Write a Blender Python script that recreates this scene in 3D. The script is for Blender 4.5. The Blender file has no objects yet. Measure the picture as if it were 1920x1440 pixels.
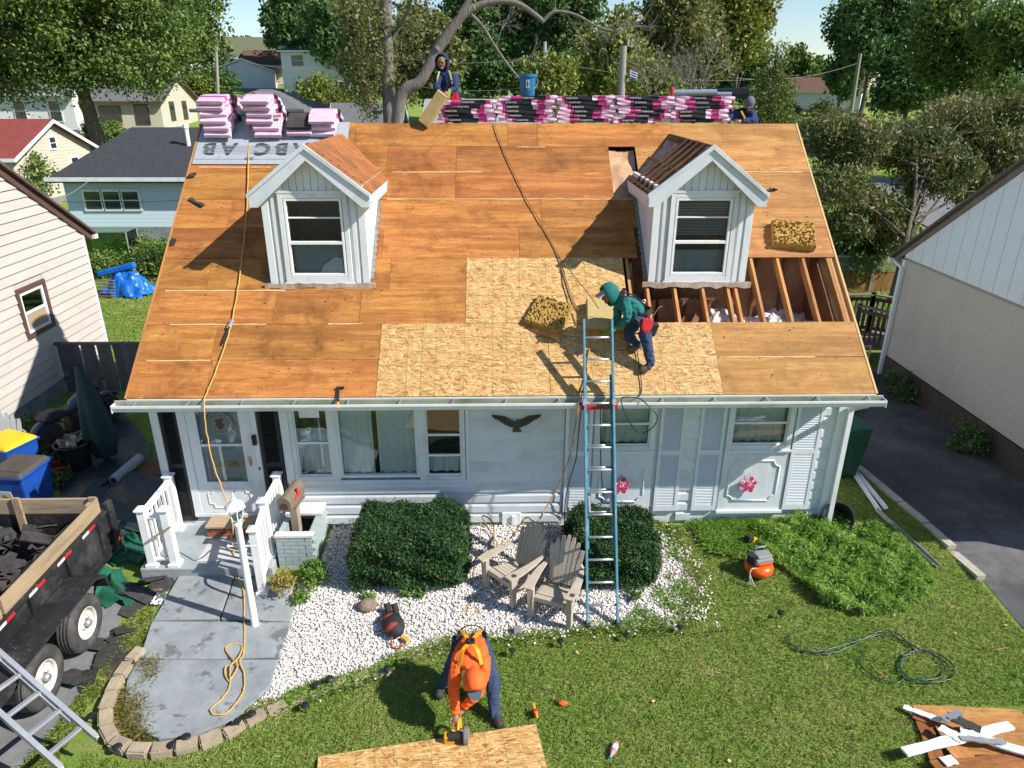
import bpy, math, random
import numpy as np
from mathutils import Vector, Matrix, Euler
random.seed(7); RNG = np.random.default_rng(11)
R = math.radians
sc = bpy.context.scene
COL = sc.collection

# ------------------------------------------------------------------ camera, sky, sun, exposure
CAM = np.array([-0.1318, -9.6887, 6.5098]); PIT, YAW, ROL, FPX = 0.3961, 0.0243, 0.0027, 1333.13
FW = np.array([math.sin(YAW)*math.cos(PIT), math.cos(YAW)*math.cos(PIT), -math.sin(PIT)])
RT = np.array([math.cos(YAW), -math.sin(YAW), 0.0]); UP = np.cross(RT, FW)
RT, UP = RT*math.cos(ROL)+UP*math.sin(ROL), -RT*math.sin(ROL)+UP*math.cos(ROL)
cam = bpy.data.cameras.new('camera'); cam.sensor_width = 36; cam.sensor_fit = 'HORIZONTAL'
cam.lens = FPX/1920*36; cam.clip_end = 3000; cam.clip_start = .05
camo = bpy.data.objects.new('camera', cam); COL.objects.link(camo)
mw = Matrix.Identity(4)
for i in range(3):
    mw[i][0] = RT[i]; mw[i][1] = UP[i]; mw[i][2] = -FW[i]; mw[i][3] = CAM[i]
camo.matrix_world = mw
sc.camera = camo

SUN = Vector((1.10, -0.40, 1.0)).normalized()            # direction towards the sun
el = math.asin(SUN.z); az = math.atan2(SUN.x, SUN.y)
w = bpy.data.worlds.new('World'); sc.world = w; w.use_nodes = True
nt = w.node_tree; bg = nt.nodes['Background']
sky = nt.nodes.new('ShaderNodeTexSky'); sky.sky_type = 'NISHITA'; sky.sun_disc = False
sky.sun_elevation = el; sky.sun_rotation = az; sky.air_density = 1.0; sky.dust_density = .15; sky.ozone_density = 3.0
nt.links.new(sky.outputs[0], bg.inputs[0]); bg.inputs[1].default_value = 0.092
sl = bpy.data.lights.new('sun', 'SUN'); sl.energy = 4.75; sl.angle = R(0.55); sl.color = (1.0, .955, .88)
so = bpy.data.objects.new('sun', sl); COL.objects.link(so); so.location = (20, -10, 30)
so.rotation_euler = SUN.to_track_quat('Z', 'Y').to_euler()
sc.view_settings.view_transform = 'Standard'; sc.view_settings.look = 'None'
sc.view_settings.exposure = 0.70; sc.view_settings.gamma = 1.0
sc.render.resolution_x = 1024; sc.render.resolution_y = 768

# ------------------------------------------------------------------ surveying: photograph pixel (1920 wide) -> place
def ray(px, py): return FW + RT*(px-960)/FPX - UP*(py-720)/FPX
def at(px, py, y):
    d = ray(px, py); return Vector(CAM + d*(y-CAM[1])/d[1])
def atz(px, py, z):
    d = ray(px, py); return Vector(CAM + d*(z-CAM[2])/d[2])
def sm(t): t = np.clip(t, 0, 1); return t*t*(3-2*t)
def terr(x, y):
    x = np.asarray(x, float); y = np.asarray(y, float)
    front = np.where(y > -.3, 0, np.where(y > -2.2, -.27*(-.3-y)/1.9, -.27-.02*(-2.2-y)))
    t = np.clip(y-13, 0, 115)
    return front + t*(.040+.028*sm((-x+8)/30.))*sm(t/12)
def gnd(px, py):
    d = ray(px, py); t = 4.0
    for i in range(4000):
        P = CAM+d*t
        if P[2] <= terr(P[0], P[1]): break
        t += .02+.002*t
    return Vector((P[0], P[1], float(terr(P[0], P[1]))))
O_, ZE, RUN, RISE = .5895, 2.5214, 4.266, 3.3927
SL = math.hypot(RUN, RISE); CA, SA = RUN/SL, RISE/SL
def roofp(x, s, h=0.0): return Vector((x, -O_+CA*s-SA*h, ZE+SA*s+CA*h))
def roofat(px, py, h=0.0):
    n = np.array([0, -SA, CA]); p0 = np.array([0, -O_, ZE])+n*h
    d = ray(px, py); P = CAM+d*(((p0-CAM)@n)/(d@n)); q = P-p0
    return P[0], q[1]*CA+q[2]*SA
ROOFM = Matrix(((1, 0, 0, 0), (0, CA, -SA, -O_), (0, SA, CA, ZE), (0, 0, 0, 1)))   # local (x, s, h) -> world

# ------------------------------------------------------------------ mesh building
class MB:
    def __init__(s): s.v = []; s.f = []; s.m = []
    def add(s, vs, fs, mi=0):
        n = len(s.v); s.v += [tuple(v) for v in vs]; s.f += [tuple(n+i for i in f) for f in fs]; s.m += [mi]*len(fs); return s
    def box(s, x0, x1, y0, y1, z0, z1, mi=0):
        return s.add([(x0,y0,z0),(x1,y0,z0),(x1,y1,z0),(x0,y1,z0),(x0,y0,z1),(x1,y0,z1),(x1,y1,z1),(x0,y1,z1)],
                     [(0,3,2,1),(4,5,6,7),(0,1,5,4),(1,2,6,5),(2,3,7,6),(3,0,4,7)], mi)
    def obox(s, c, size, rot=(0,0,0), mi=0):
        m = Euler(rot).to_matrix() if not isinstance(rot, Matrix) else rot
        h = Vector(size)/2; c = Vector(c)
        vs = [c+m@Vector((sx*h.x, sy*h.y, sz*h.z)) for sz in(-1,1) for sx,sy in((-1,-1),(1,-1),(1,1),(-1,1))]
        return s.add(vs, [(0,3,2,1),(4,5,6,7),(0,1,5,4),(1,2,6,5),(2,3,7,6),(3,0,4,7)], mi)
    def beam(s, p, q, wd, h, up=(0,0,1), mi=0):
        p = Vector(p); q = Vector(q); d = (q-p).normalized(); u = Vector(up); r = d.cross(u)
        if r.length < 1e-4: r = d.cross(Vector((1,0,0)))
        r.normalize(); u = r.cross(d)
        vs = [b+r*(sx*wd/2)+u*(sz*h/2) for b in (p,q) for sx,sz in((-1,-1),(1,-1),(1,1),(-1,1))]
        return s.add(vs, [(0,1,2,3),(7,6,5,4),(0,4,5,1),(1,5,6,2),(2,6,7,3),(3,7,4,0)], mi)
    def tube(s, pts, r, n=6, mi=0, closed=False):
        pts = [Vector(p) for p in pts]; k = len(pts); rs = r if isinstance(r, (list,tuple)) else [r]*k
        vs = []; prev = None
        for i, p in enumerate(pts):
            a = pts[i-1] if (i or closed) else p; b = pts[(i+1) % k] if (i < k-1 or closed) else p
            t = (b-a).normalized() if (b-a).length > 1e-9 else Vector((0,0,1))
            if prev is None:
                u = t.orthogonal().normalized()
            else:
                u = prev-t*prev.dot(t); u = u.normalized() if u.length > 1e-5 else t.orthogonal().normalized()
            prev = u; v = t.cross(u)
            vs += [p+(u*math.cos(2*math.pi*j/n)+v*math.sin(2*math.pi*j/n))*rs[i] for j in range(n)]
        fs = []
        for i in range(k if closed else k-1):
            for j in range(n):
                a = i*n+j; b = i*n+(j+1) % n; c = ((i+1) % k)*n+(j+1) % n; d = ((i+1) % k)*n+j
                fs.append((a,b,c,d))
        if not closed: fs += [tuple(range(n-1,-1,-1)), tuple(range((k-1)*n, k*n))]
        return s.add(vs, fs, mi)
    def cyl(s, p, q, r0, r1=None, n=12, mi=0): return s.tube([p,q], [r0, r0 if r1 is None else r1], n, mi)
    def lathe(s, prof, n=16, M=None, mi=0, cap=True):
        vs = []; M = M or Matrix.Identity(4)
        for r, z in prof: vs += [M@Vector((r*math.cos(2*math.pi*j/n), r*math.sin(2*math.pi*j/n), z)) for j in range(n)]
        fs = [(i*n+j, i*n+(j+1) % n, (i+1)*n+(j+1) % n, (i+1)*n+j) for i in range(len(prof)-1) for j in range(n)]
        if cap: fs += [tuple(range(n-1,-1,-1)), tuple(range((len(prof)-1)*n, len(prof)*n))]
        return s.add(vs, fs, mi)
    def prism(s, poly, ax, a, b, mi=0):
        k = len(poly); vs = []
        for t in (a, b):
            for p in poly:
                vs.append({'x': (t,p[0],p[1]), 'y': (p[0],t,p[1]), 'z': (p[0],p[1],t)}[ax])
        ar = sum(poly[i][0]*poly[(i+1) % k][1]-poly[(i+1) % k][0]*poly[i][1] for i in range(k))
        flip = (ar > 0) ^ (ax == 'y') ^ (b < a)
        fs = [tuple(range(k)), tuple(range(2*k-1, k-1, -1))]+[(i, k+i, k+(i+1) % k, (i+1) % k) for i in range(k)]
        if flip: fs = [f[::-1] for f in fs]
        return s.add(vs, fs, mi)
    def grid(s, fn, nu, nv, mi=0):
        vs = [fn(i/nu, j/nv) for j in range(nv+1) for i in range(nu+1)]
        return s.add(vs, [(j*(nu+1)+i, j*(nu+1)+i+1, (j+1)*(nu+1)+i+1, (j+1)*(nu+1)+i) for j in range(nv) for i in range(nu)], mi)
    def sphere(s, c, r, n=12, k=8, mi=0, rot=None):
        r = (r,r,r) if not isinstance(r, (tuple,list)) else r; c = Vector(c); m = rot or Matrix.Identity(3)
        vs = []
        for i in range(1, k):
            a = math.pi*i/k
            vs += [c+m@Vector((r[0]*math.sin(a)*math.cos(2*math.pi*j/n), r[1]*math.sin(a)*math.sin(2*math.pi*j/n), r[2]*math.cos(a))) for j in range(n)]
        t = len(vs); vs += [c+m@Vector((0,0,r[2])), c+m@Vector((0,0,-r[2]))]
        fs = [(i*n+j, (i+1)*n+j, (i+1)*n+(j+1) % n, i*n+(j+1) % n) for i in range(k-2) for j in range(n)]
        fs += [(t, j, (j+1) % n) for j in range(n)]+[(t+1, (k-2)*n+(j+1) % n, (k-2)*n+j) for j in range(n)]
        return s.add(vs, fs, mi)
    def xf(s, M, start=0):
        for i in range(start, len(s.v)): s.v[i] = tuple(M@Vector(s.v[i]))
        return s
    def mesh(s, name, mats, smooth=False):
        me = bpy.data.meshes.new(name); me.from_pydata(s.v, [], s.f)
        for m in (mats if isinstance(mats, (list,tuple)) else [mats]): me.materials.append(m)
        if any(s.m): me.polygons.foreach_set('material_index', s.m)
        if smooth: me.polygons.foreach_set('use_smooth', [True]*len(me.polygons))
        me.update(); return me
    def build(s, name, mats, parent=None, smooth=False, bevel=0, loc=None, M=None):
        me = s.mesh(name, mats, smooth)
        o = bpy.data.objects.new(name, me); COL.objects.link(o)
        if parent: o.parent = parent
        if loc is not None: o.location = loc
        if M is not None: o.matrix_local = M
        if bevel:
            b = o.modifiers.new('bevel', 'BEVEL'); b.width = bevel; b.segments = 2; b.limit_method = 'ANGLE'; b.angle_limit = R(40)
        return o
def tag(o, label, cat, group=None, kind=None):
    if label: o['label'] = label
    if cat: o['category'] = cat
    if group: o['group'] = group
    if kind: o['kind'] = kind
    return o
def struct(o): o['kind'] = 'structure'; return o
def thing(name, label, cat, loc=(0,0,0), rz=0, group=None, rot=None):
    o = bpy.data.objects.new(name, None); COL.objects.link(o); o.location = loc
    o.rotation_euler = rot if rot else (0,0,rz); o.empty_display_size = .1
    return tag(o, label, cat, group)
def inst(me, name, parent=None, M=None, loc=None, rot=None, scale=None):
    o = bpy.data.objects.new(name, me); COL.objects.link(o)
    if parent: o.parent = parent
    if M is not None: o.matrix_local = M
    if loc is not None: o.location = loc
    if rot is not None: o.rotation_euler = rot
    if scale is not None: o.scale = scale
    return o
def copy_tree(o, parent=None, loc=None, rz=None):
    c = o.copy(); COL.objects.link(c)
    if parent: c.parent = parent
    if loc is not None: c.location = loc
    if rz is not None: c.rotation_euler[2] = rz
    for ch in o.children: copy_tree(ch, c)
    return c
def text(name, body, mat, parent, M, size=.1, depth=.0015, align='CENTER', bold=0):
    cu = bpy.data.curves.new(name, 'FONT'); cu.body = body; cu.size = size; cu.extrude = depth; cu.align_x = align; cu.align_y = 'CENTER'
    cu.resolution_u = 2; cu.offset = bold
    t = bpy.data.objects.new(name, cu); COL.objects.link(t)
    me = bpy.data.meshes.new_from_object(t.evaluated_get(bpy.context.evaluated_depsgraph_get()))
    bpy.data.objects.remove(t); me.materials.clear(); me.materials.append(mat)
    return inst(me, name, parent, M)
def smooth_path(pts, k=6):
    pts = [Vector(p) for p in pts]; out = []
    for i in range(len(pts)-1):
        p0 = pts[max(i-1,0)]; p1 = pts[i]; p2 = pts[i+1]; p3 = pts[min(i+2,len(pts)-1)]
        for j in range(k):
            t = j/k
            out.append(.5*((2*p1)+(p2-p0)*t+(2*p0-5*p1+4*p2-p3)*t*t+(3*p1-p0-3*p2+p3)*t**3))
    out.append(pts[-1]); return out

# ------------------------------------------------------------------ materials
def nd(nt, t, ins=None, **props):
    n = nt.nodes.new('ShaderNode'+t)
    for k, v in props.items(): setattr(n, k, v)
    for k, v in (ins or {}).items():
        if isinstance(v, bpy.types.NodeSocket): nt.links.new(v, n.inputs[k])
        else: n.inputs[k].default_value = v
    return n
def ramp(nt, fac, stops, interp='LINEAR'):
    r = nt.nodes.new('ShaderNodeValToRGB'); nt.links.new(fac, r.inputs[0]); cr = r.color_ramp; cr.interpolation = interp
    while len(cr.elements) < len(stops): cr.elements.new(.5)
    for e, (p, c) in zip(cr.elements, stops): e.position = p; e.color = (*c, 1)
    return r.outputs[0]
def mixc(nt, fac, a, b, mode='MIX'):
    m = nt.nodes.new('ShaderNodeMix'); m.data_type = 'RGBA'; m.blend_type = mode
    for sock, v in ((m.inputs[0], fac), (m.inputs[6], a), (m.inputs[7], b)):
        if isinstance(v, bpy.types.NodeSocket): nt.links.new(v, sock)
        elif isinstance(v, (int, float)): sock.default_value = v
        else: sock.default_value = (*v, 1)
    return m.outputs[2]
def mth(nt, op, a, b=0.0, c=0.0):
    n = nt.nodes.new('ShaderNodeMath'); n.operation = op
    for i, v in enumerate((a, b, c)):
        if isinstance(v, bpy.types.NodeSocket): nt.links.new(v, n.inputs[i])
        else: n.inputs[i].default_value = v
    return n.outputs[0]
def newmat(name):
    m = bpy.data.materials.new(name); m.use_nodes = True; nt = m.node_tree; return m, nt, nt.nodes['Principled BSDF']
def coords(nt, scale=(1,1,1), rnd=True, rot=(0,0,0)):
    tc = nd(nt, 'TexCoord'); v = tc.outputs['Object']
    if rnd:
        oi = nd(nt, 'ObjectInfo'); off = nd(nt, 'VectorMath', {0: (37.,53.,17.), 'Scale': oi.outputs['Random']}, operation='SCALE')
        v = nd(nt, 'VectorMath', {0: v, 1: off.outputs[0]}, operation='ADD').outputs[0]
    return nd(nt, 'Mapping', {'Vector': v, 'Scale': scale, 'Rotation': rot}).outputs[0]
def setb(nt, b, height, dist=.01, strength=.6):
    bp = nd(nt, 'Bump', {'Height': height, 'Distance': dist, 'Strength': strength}); nt.links.new(bp.outputs[0], b.inputs['Normal'])
def hsv(nt, col, rnd_v=.2, rnd_h=0.0):
    oi = nd(nt, 'ObjectInfo')
    v = mth(nt, 'MULTIPLY_ADD', oi.outputs['Random'], 2*rnd_v, 1-rnd_v)
    h = mth(nt, 'MULTIPLY_ADD', mth(nt, 'FRACT', mth(nt, 'MULTIPLY', oi.outputs['Random'], 7.31)), 2*rnd_h, .5-rnd_h)
    return nd(nt, 'HueSaturation', {'Hue': h, 'Value': v, 'Color': col}).outputs[0]
def pm(name, c1, c2=None, rough=.6, sc_=6, stretch=(1,1,1), bump=0, bsc=40, metal=0, rv=0, rh=0, spots=None, detail=5, spec=.4, dirt=None):
    m, nt, b = newmat(name); c2 = c2 or tuple(x*.8 for x in c1); v = coords(nt, stretch)
    n = nd(nt, 'TexNoise', {'Vector': v, 'Scale': sc_, 'Detail': detail, 'Roughness': .62})
    col = ramp(nt, n.outputs[0], [(.3, c2), (.7, c1)])
    if dirt:
        n2 = nd(nt, 'TexNoise', {'Vector': v, 'Scale': sc_*.35, 'Detail': 7, 'Roughness': .75})
        col = mixc(nt, ramp(nt, n2.outputs[0], [(.5, (0,0,0)), (.72, (1,1,1))]), col, dirt)
    if spots:
        n3 = nd(nt, 'TexNoise', {'Vector': v, 'Scale': spots[1], 'Detail': 3, 'Roughness': .7})
        col = mixc(nt, ramp(nt, n3.outputs[0], [(spots[2], (0,0,0)), (spots[2]+.06, (1,1,1))]), col, spots[0])
    if rv or rh: col = hsv(nt, col, rv, rh)
    nt.links.new(col, b.inputs['Base Color']); b.inputs['Roughness'].default_value = rough; b.inputs['Metallic'].default_value = metal
    b.inputs['Specular IOR Level'].default_value = spec
    if bump:
        n4 = nd(nt, 'TexNoise', {'Vector': v, 'Scale': bsc, 'Detail': 4}); setb(nt, b, n4.outputs[0], bump)
    return m
def leafmat(name, cols, rough=.55, trans=.25):
    m, nt, b = newmat(name); g = nd(nt, 'NewGeometry'); tc = nd(nt, 'TexCoord')
    n = nd(nt, 'TexNoise', {'Vector': tc.outputs['Object'], 'Scale': .55, 'Detail': 3})
    f = mth(nt, 'MULTIPLY_ADD', g.outputs['Random Per Island'], .6, mth(nt, 'MULTIPLY_ADD', n.outputs[0], 1.0, -.3))
    k = len(cols); col = ramp(nt, f, [(.08+.84*i/(k-1), c) for i, c in enumerate(cols)])
    nt.links.new(col, b.inputs['Base Color']); b.inputs['Roughness'].default_value = rough; b.inputs['Specular IOR Level'].default_value = .25
    tr = nd(nt, 'BsdfTranslucent', {'Color': col}); mx = nd(nt, 'MixShader', {0: trans, 1: b.outputs[0], 2: tr.outputs[0]})
    nt.links.new(mx.outputs[0], nt.nodes['Material Output'].inputs[0]); return m
def plywood(name, light, mid, dark, stain=.5):
    m, nt, b = newmat(name); v = coords(nt, (1,1,1))
    mp = nd(nt, 'Mapping', {'Vector': v, 'Scale': (.8,7,7)}).outputs[0]
    n1 = nd(nt, 'TexNoise', {'Vector': mp, 'Scale': 1.3, 'Detail': 10, 'Roughness': .72, 'Distortion': .3})
    col = ramp(nt, n1.outputs[0], [(.26, dark), (.44, mid), (.62, light)])
    mp2 = nd(nt, 'Mapping', {'Vector': v, 'Scale': (2.2,55,55)}).outputs[0]
    n2 = nd(nt, 'TexNoise', {'Vector': mp2, 'Scale': 2.2, 'Detail': 4, 'Roughness': .6})
    col = mixc(nt, ramp(nt, n2.outputs[0], [(.38, (.6,.6,.6)), (.5, (0,0,0))]), col, dark)
    n3 = nd(nt, 'TexNoise', {'Vector': v, 'Scale': 1.5, 'Detail': 6, 'Roughness': .7})
    col = mixc(nt, mth(nt, 'MULTIPLY', ramp(nt, n3.outputs[0], [(.5, (0,0,0)), (.66, (1,1,1))]), stain), col, tuple(x*.42 for x in mid))
    # pale, freshly torn veneer streaks
    mp4 = nd(nt, 'Mapping', {'Vector': v, 'Scale': (.9,7,7)}).outputs[0]
    n4 = nd(nt, 'TexNoise', {'Vector': mp4, 'Scale': 2.0, 'Detail': 5, 'Roughness': .7})
    col = mixc(nt, ramp(nt, n4.outputs[0], [(.64, (0,0,0)), (.74, (.8,.8,.8))]), col, tuple(min(1,x*1.35+.03) for x in light))
    # tar and nail marks
    n5 = nd(nt, 'TexNoise', {'Vector': v, 'Scale': 26, 'Detail': 2})
    col = mixc(nt, ramp(nt, n5.outputs[0], [(.71, (0,0,0)), (.74, (.85,.85,.85))]), col, (.035,.022,.012))
    mp6 = nd(nt, 'Mapping', {'Vector': v, 'Scale': (3.2,40,40)}).outputs[0]
    n6 = nd(nt, 'TexNoise', {'Vector': mp6, 'Scale': 1.3, 'Detail': 5, 'Roughness': .75})
    col = mixc(nt, ramp(nt, n6.outputs[0], [(.65, (0,0,0)), (.73, (.65,.65,.65))]), col, (.06,.03,.015))
    vo = nd(nt, 'TexVoronoi', {'Vector': v, 'Scale': 5.2, 'Randomness': .8}, voronoi_dimensions='2D')
    col = mixc(nt, ramp(nt, vo.outputs['Distance'], [(.022, (.9,.9,.9)), (.034, (0,0,0))]), col, (.05,.03,.015))
    ge = nd(nt, 'NewGeometry'); px = nd(nt, 'SeparateXYZ', {0: ge.outputs['Position']}).outputs[0]
    ln = mth(nt, 'LESS_THAN', mth(nt, 'ABSOLUTE', mth(nt, 'SUBTRACT', mth(nt, 'FRACT', mth(nt, 'DIVIDE', px, .4064)), .5)), .006)
    n7 = nd(nt, 'TexNoise', {'Vector': v, 'Scale': 13, 'Detail': 3})
    col = mixc(nt, mth(nt, 'MULTIPLY', ln, ramp(nt, n7.outputs[0], [(.50, (0,0,0)), (.60, (.4,.4,.4))])), col, (.05,.025,.012))
    n8 = nd(nt, 'TexNoise', {'Vector': v, 'Scale': 4.5, 'Detail': 8, 'Roughness': .8})
    col = mixc(nt, ramp(nt, n8.outputs[0], [(.55, (0,0,0)), (.72, (.4,.4,.4))]), col, tuple(x*.35 for x in mid))
    mp9 = nd(nt, 'Mapping', {'Vector': v, 'Scale': (.35,5.5,5.5)}).outputs[0]
    n9 = nd(nt, 'TexNoise', {'Vector': mp9, 'Scale': 1.0, 'Detail': 3, 'Roughness': .5})
    col = mixc(nt, ramp(nt, n9.outputs[0], [(.52, (0,0,0)), (.60, (.42,.42,.42)), (.72, (.5,.5,.5))]), col, dark)
    col = hsv(nt, col, .17, .007)
    nt.links.new(col, b.inputs['Base Color']); b.inputs['Roughness'].default_value = .72; b.inputs['Specular IOR Level'].default_value = .25
    setb(nt, b, n2.outputs[0], .004, .5); return m
def osb(name):
    m, nt, b = newmat(name); v = coords(nt, (1,1,1)); cols = None; last = None
    warp = nd(nt, 'TexNoise', {'Vector': v, 'Scale': 7, 'Detail': 2}); h = None
    for i, (rot, s, st) in enumerate(((.25, 9, (1,5.5,1)), (-.5, 8, (1,5.0,1)), (1.1, 10, (1,4.2,1)), (.05, 13, (1,6.5,1)))):
        vv = nd(nt, 'VectorMath', {0: v, 1: nd(nt, 'VectorMath', {0: warp.outputs['Color'], 'Scale': .05}, operation='SCALE').outputs[0]}, operation='ADD').outputs[0]
        mp = nd(nt, 'Mapping', {'Vector': nd(nt, 'Mapping', {'Vector': vv, 'Rotation': (0,0,rot), 'Location': (i*3.3,i*1.7,0)}).outputs[0], 'Scale': st}).outputs[0]
        vo = nd(nt, 'TexVoronoi', {'Vector': mp, 'Scale': s}, voronoi_dimensions='2D')
        sp = nd(nt, 'SeparateColor', {0: vo.outputs['Color']})
        c = ramp(nt, sp.outputs[0], [(0, (.22,.085,.022)), (.12, (.36,.175,.05)), (.45, (.48,.275,.09)), (.85, (.57,.36,.14)), (1, (.70,.48,.23))])
        if cols is None: cols = c; h = sp.outputs[1]
        else:
            f = mth(nt, 'GREATER_THAN', sp.outputs[2], .52); cols = mixc(nt, f, cols, c); h = mth(nt, 'ADD', h, mth(nt, 'MULTIPLY', f, sp.outputs[1]))
    tc = nd(nt, 'TexCoord'); xyz = nd(nt, 'SeparateXYZ', {0: tc.outputs['Object']})
    def line(sock, per):
        return mth(nt, 'LESS_THAN', mth(nt, 'ABSOLUTE', mth(nt, 'SUBTRACT', mth(nt, 'FRACT', mth(nt, 'ADD', mth(nt, 'DIVIDE', sock, per), .5)), .5)), .0040/per)
    L = mth(nt, 'MAXIMUM', mth(nt, 'MAXIMUM', line(xyz.outputs[0], .4064), line(xyz.outputs[0], .6096)), line(xyz.outputs[1], .4877))
    cols = mixc(nt, mth(nt, 'MULTIPLY', L, .72), cols, (.05,.16,.04)); cols = hsv(nt, cols, .06)
    nt.links.new(cols, b.inputs['Base Color']); b.inputs['Roughness'].default_value = .6; setb(nt, b, h, .003, .5); return m
def glassmat(name, tint=(.86,.90,.90), fac=.75):
    m, nt, b = newmat(name); nt.nodes.remove(b)
    t = nd(nt, 'BsdfTransparent', {'Color': (*tint, 1)}); g = nd(nt, 'BsdfGlossy', {'Color': (.9,.95,1,1), 'Roughness': .03})
    fr = nd(nt, 'Fresnel', {'IOR': 1.42}); f = mth(nt, 'MULTIPLY_ADD', fr.outputs[0], 1.0, max(0,.75-fac))
    mx = nd(nt, 'MixShader', {0: f, 1: t.outputs[0], 2: g.outputs[0]}); nt.links.new(mx.outputs[0], nt.nodes['Material Output'].inputs[0]); return m

WHITE = pm('white_paint', (.76,.77,.78), (.70,.71,.725), .5, 5, (1.5,1.5,.4), bump=.0015, bsc=30, dirt=(.56,.565,.55))
WTRIM = pm('white_trim', (.74,.76,.775), (.68,.70,.72), .4, 3, (1.5,1.5,.4), dirt=(.52,.53,.52))
VINYL = pm('white_vinyl', (.84,.84,.83), (.78,.78,.78), .45, 6, dirt=(.66,.64,.58))
SIDING = pm('pale_siding', (.63,.665,.685), (.575,.61,.635), .5, 3, (.6,1,.5), dirt=(.43,.465,.48), rv=.04)
BLUEW = pm('pale_blue_trim', (.65,.69,.715), (.60,.64,.67), .45, 4, (1,1,.5), dirt=(.44,.475,.49))
PLY = plywood('old_plywood', (.49,.215,.058), (.375,.145,.036), (.20,.068,.018), .8)
PLYP = plywood('pale_plywood', (.53,.28,.095), (.42,.20,.060), (.25,.10,.030), .5)
PLYR = plywood('red_plywood', (.42,.165,.058), (.32,.115,.038), (.17,.055,.02), .5)
OSB = osb('strand_board')
RAFT = pm('rafter_wood', (.52,.26,.085), (.36,.155,.045), .7, 3, (6,.8,6), dirt=(.2,.08,.03), rv=.12)
RAFTD = pm('dark_old_wood', (.20,.10,.045), (.10,.05,.025), .8, 4, (1,6,6), rv=.2, bump=.004)
KRAFT = pm('kraft_paper', (.36,.17,.085), (.20,.085,.045), .75, 3, dirt=(.5,.3,.18), bump=.01, bsc=12)
FLUFF = pm('loose_insulation', (.74,.70,.68), (.50,.42,.40), .95, 9, bump=.02, bsc=25)
BATT = pm('pink_batt', (.56,.36,.22), (.42,.22,.12), .95, 5, bump=.02, bsc=18)
FOAM = pm('yellow_foam', (.43,.27,.07), (.33,.19,.045), .95, 16, bump=.01, bsc=50)
FOAMS = pm('foam_skin', (.46,.35,.155), (.40,.29,.12), .9, 5)
FELT = pm('grey_underlayment', (.36,.39,.42), (.30,.33,.36), .6, 4, bump=.006, bsc=5)
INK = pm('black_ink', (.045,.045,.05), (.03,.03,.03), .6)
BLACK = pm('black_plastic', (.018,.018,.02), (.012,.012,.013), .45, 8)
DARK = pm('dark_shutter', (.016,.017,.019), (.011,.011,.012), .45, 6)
ALU = pm('aluminium', (.62,.63,.64), (.48,.49,.5), .35, 6, metal=.7)
ZINC = pm('galvanised_steel', (.5,.51,.52), (.38,.39,.4), .4, 10, metal=.6)
GUT = pm('gutter_white', (.72,.75,.77), (.66,.69,.71), .4, 3, dirt=(.5,.51,.47))
GUTI = pm('gutter_inside', (.34,.36,.27), (.25,.26,.18), .7, 3, dirt=(.10,.11,.05))
GLASS = glassmat('window_glass', fac=.72)
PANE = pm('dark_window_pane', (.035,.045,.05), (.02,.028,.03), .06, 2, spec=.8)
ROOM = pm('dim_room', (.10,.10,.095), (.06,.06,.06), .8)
CURT = pm('curtain', (.80,.82,.82), (.70,.73,.74), .9, 2, (8,1,.4))
BLIND = pm('blind', (.72,.72,.70), (.6,.6,.6), .6)
BRASS = pm('brass', (.55,.38,.12), (.4,.25,.07), .35, 8, metal=.8)
PINK = pm('pink_wrap', (.70,.52,.62), (.62,.38,.51), .35, 7, bump=.01, bsc=16, rv=.06)
MAG = pm('magenta_print', (.46,.045,.21), (.36,.03,.16), .35, 7, rv=.06)
BLKW = pm('black_wrap', (.018,.018,.022), (.01,.01,.012), .28, 9, bump=.006, bsc=14)
WINK = pm('white_print', (.75,.74,.75), (.62,.6,.62), .5)
ROPEY = pm('yellow_rope', (.60,.37,.10), (.45,.26,.07), .8, 60)
ROPEB = pm('brown_rope', (.30,.18,.08), (.2,.12,.05), .8, 60)
HOSE = pm('dark_hose', (.012,.022,.02), (.008,.012,.012), .4, 20)
GHOSE = pm('green_hose', (.028,.075,.05), (.02,.05,.035), .35, 20)
LADB = pm('blue_fibreglass', (.10,.25,.33), (.075,.20,.27), .4, 10, dirt=(.22,.38,.42))
RED = pm('red_plastic', (.55,.02,.02), (.42,.015,.015), .4)
CONC = pm('grey_concrete', (.27,.295,.31), (.17,.19,.20), .85, 2.6, bump=.005, bsc=60, dirt=(.32,.33,.32), spots=((.13,.135,.135), 3.2, .585), rv=.08, detail=9)
PORCHC = pm('porch_paint', (.29,.325,.34), (.23,.265,.28), .6, 4, dirt=(.43,.45,.45), spots=((.1,.1,.1), 9, .7))
STEP = pm('step_wood', (.42,.32,.2), (.3,.22,.13), .8, 4, (.6,8,8), bump=.003)
REDB = pm('red_brick', (.36,.12,.07), (.27,.085,.05), .85, 9, rv=.15, bump=.004)
PBRICK = pm('painted_brick', (.36,.42,.43), (.31,.37,.38), .7, 9, bump=.004, rv=.07)
PAVER = pm('tan_paver', (.40,.325,.23), (.30,.24,.165), .9, 9, bump=.012, bsc=30, rv=.12, dirt=(.24,.2,.15))
TAUPE = pm('taupe_plastic', (.44,.375,.30), (.38,.32,.255), .55, 6, dirt=(.46,.40,.33))
GREYP = pm('grey_plastic', (.24,.245,.25), (.2,.205,.21), .5, 6)
MAILB = pm('mailbox_plastic', (.19,.145,.10), (.16,.12,.085), .5, 6)
FLAGR = pm('mailbox_flag', (.62,.03,.04), (.5,.02,.03), .45)
BARK = pm('bark', (.17,.135,.105), (.085,.065,.05), .95, 5, (3,3,.6), bump=.05, bsc=9)
BARKG = pm('grey_bark', (.21,.18,.155), (.11,.092,.078), .95, 4, (3,3,.6), bump=.04, bsc=9)
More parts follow.
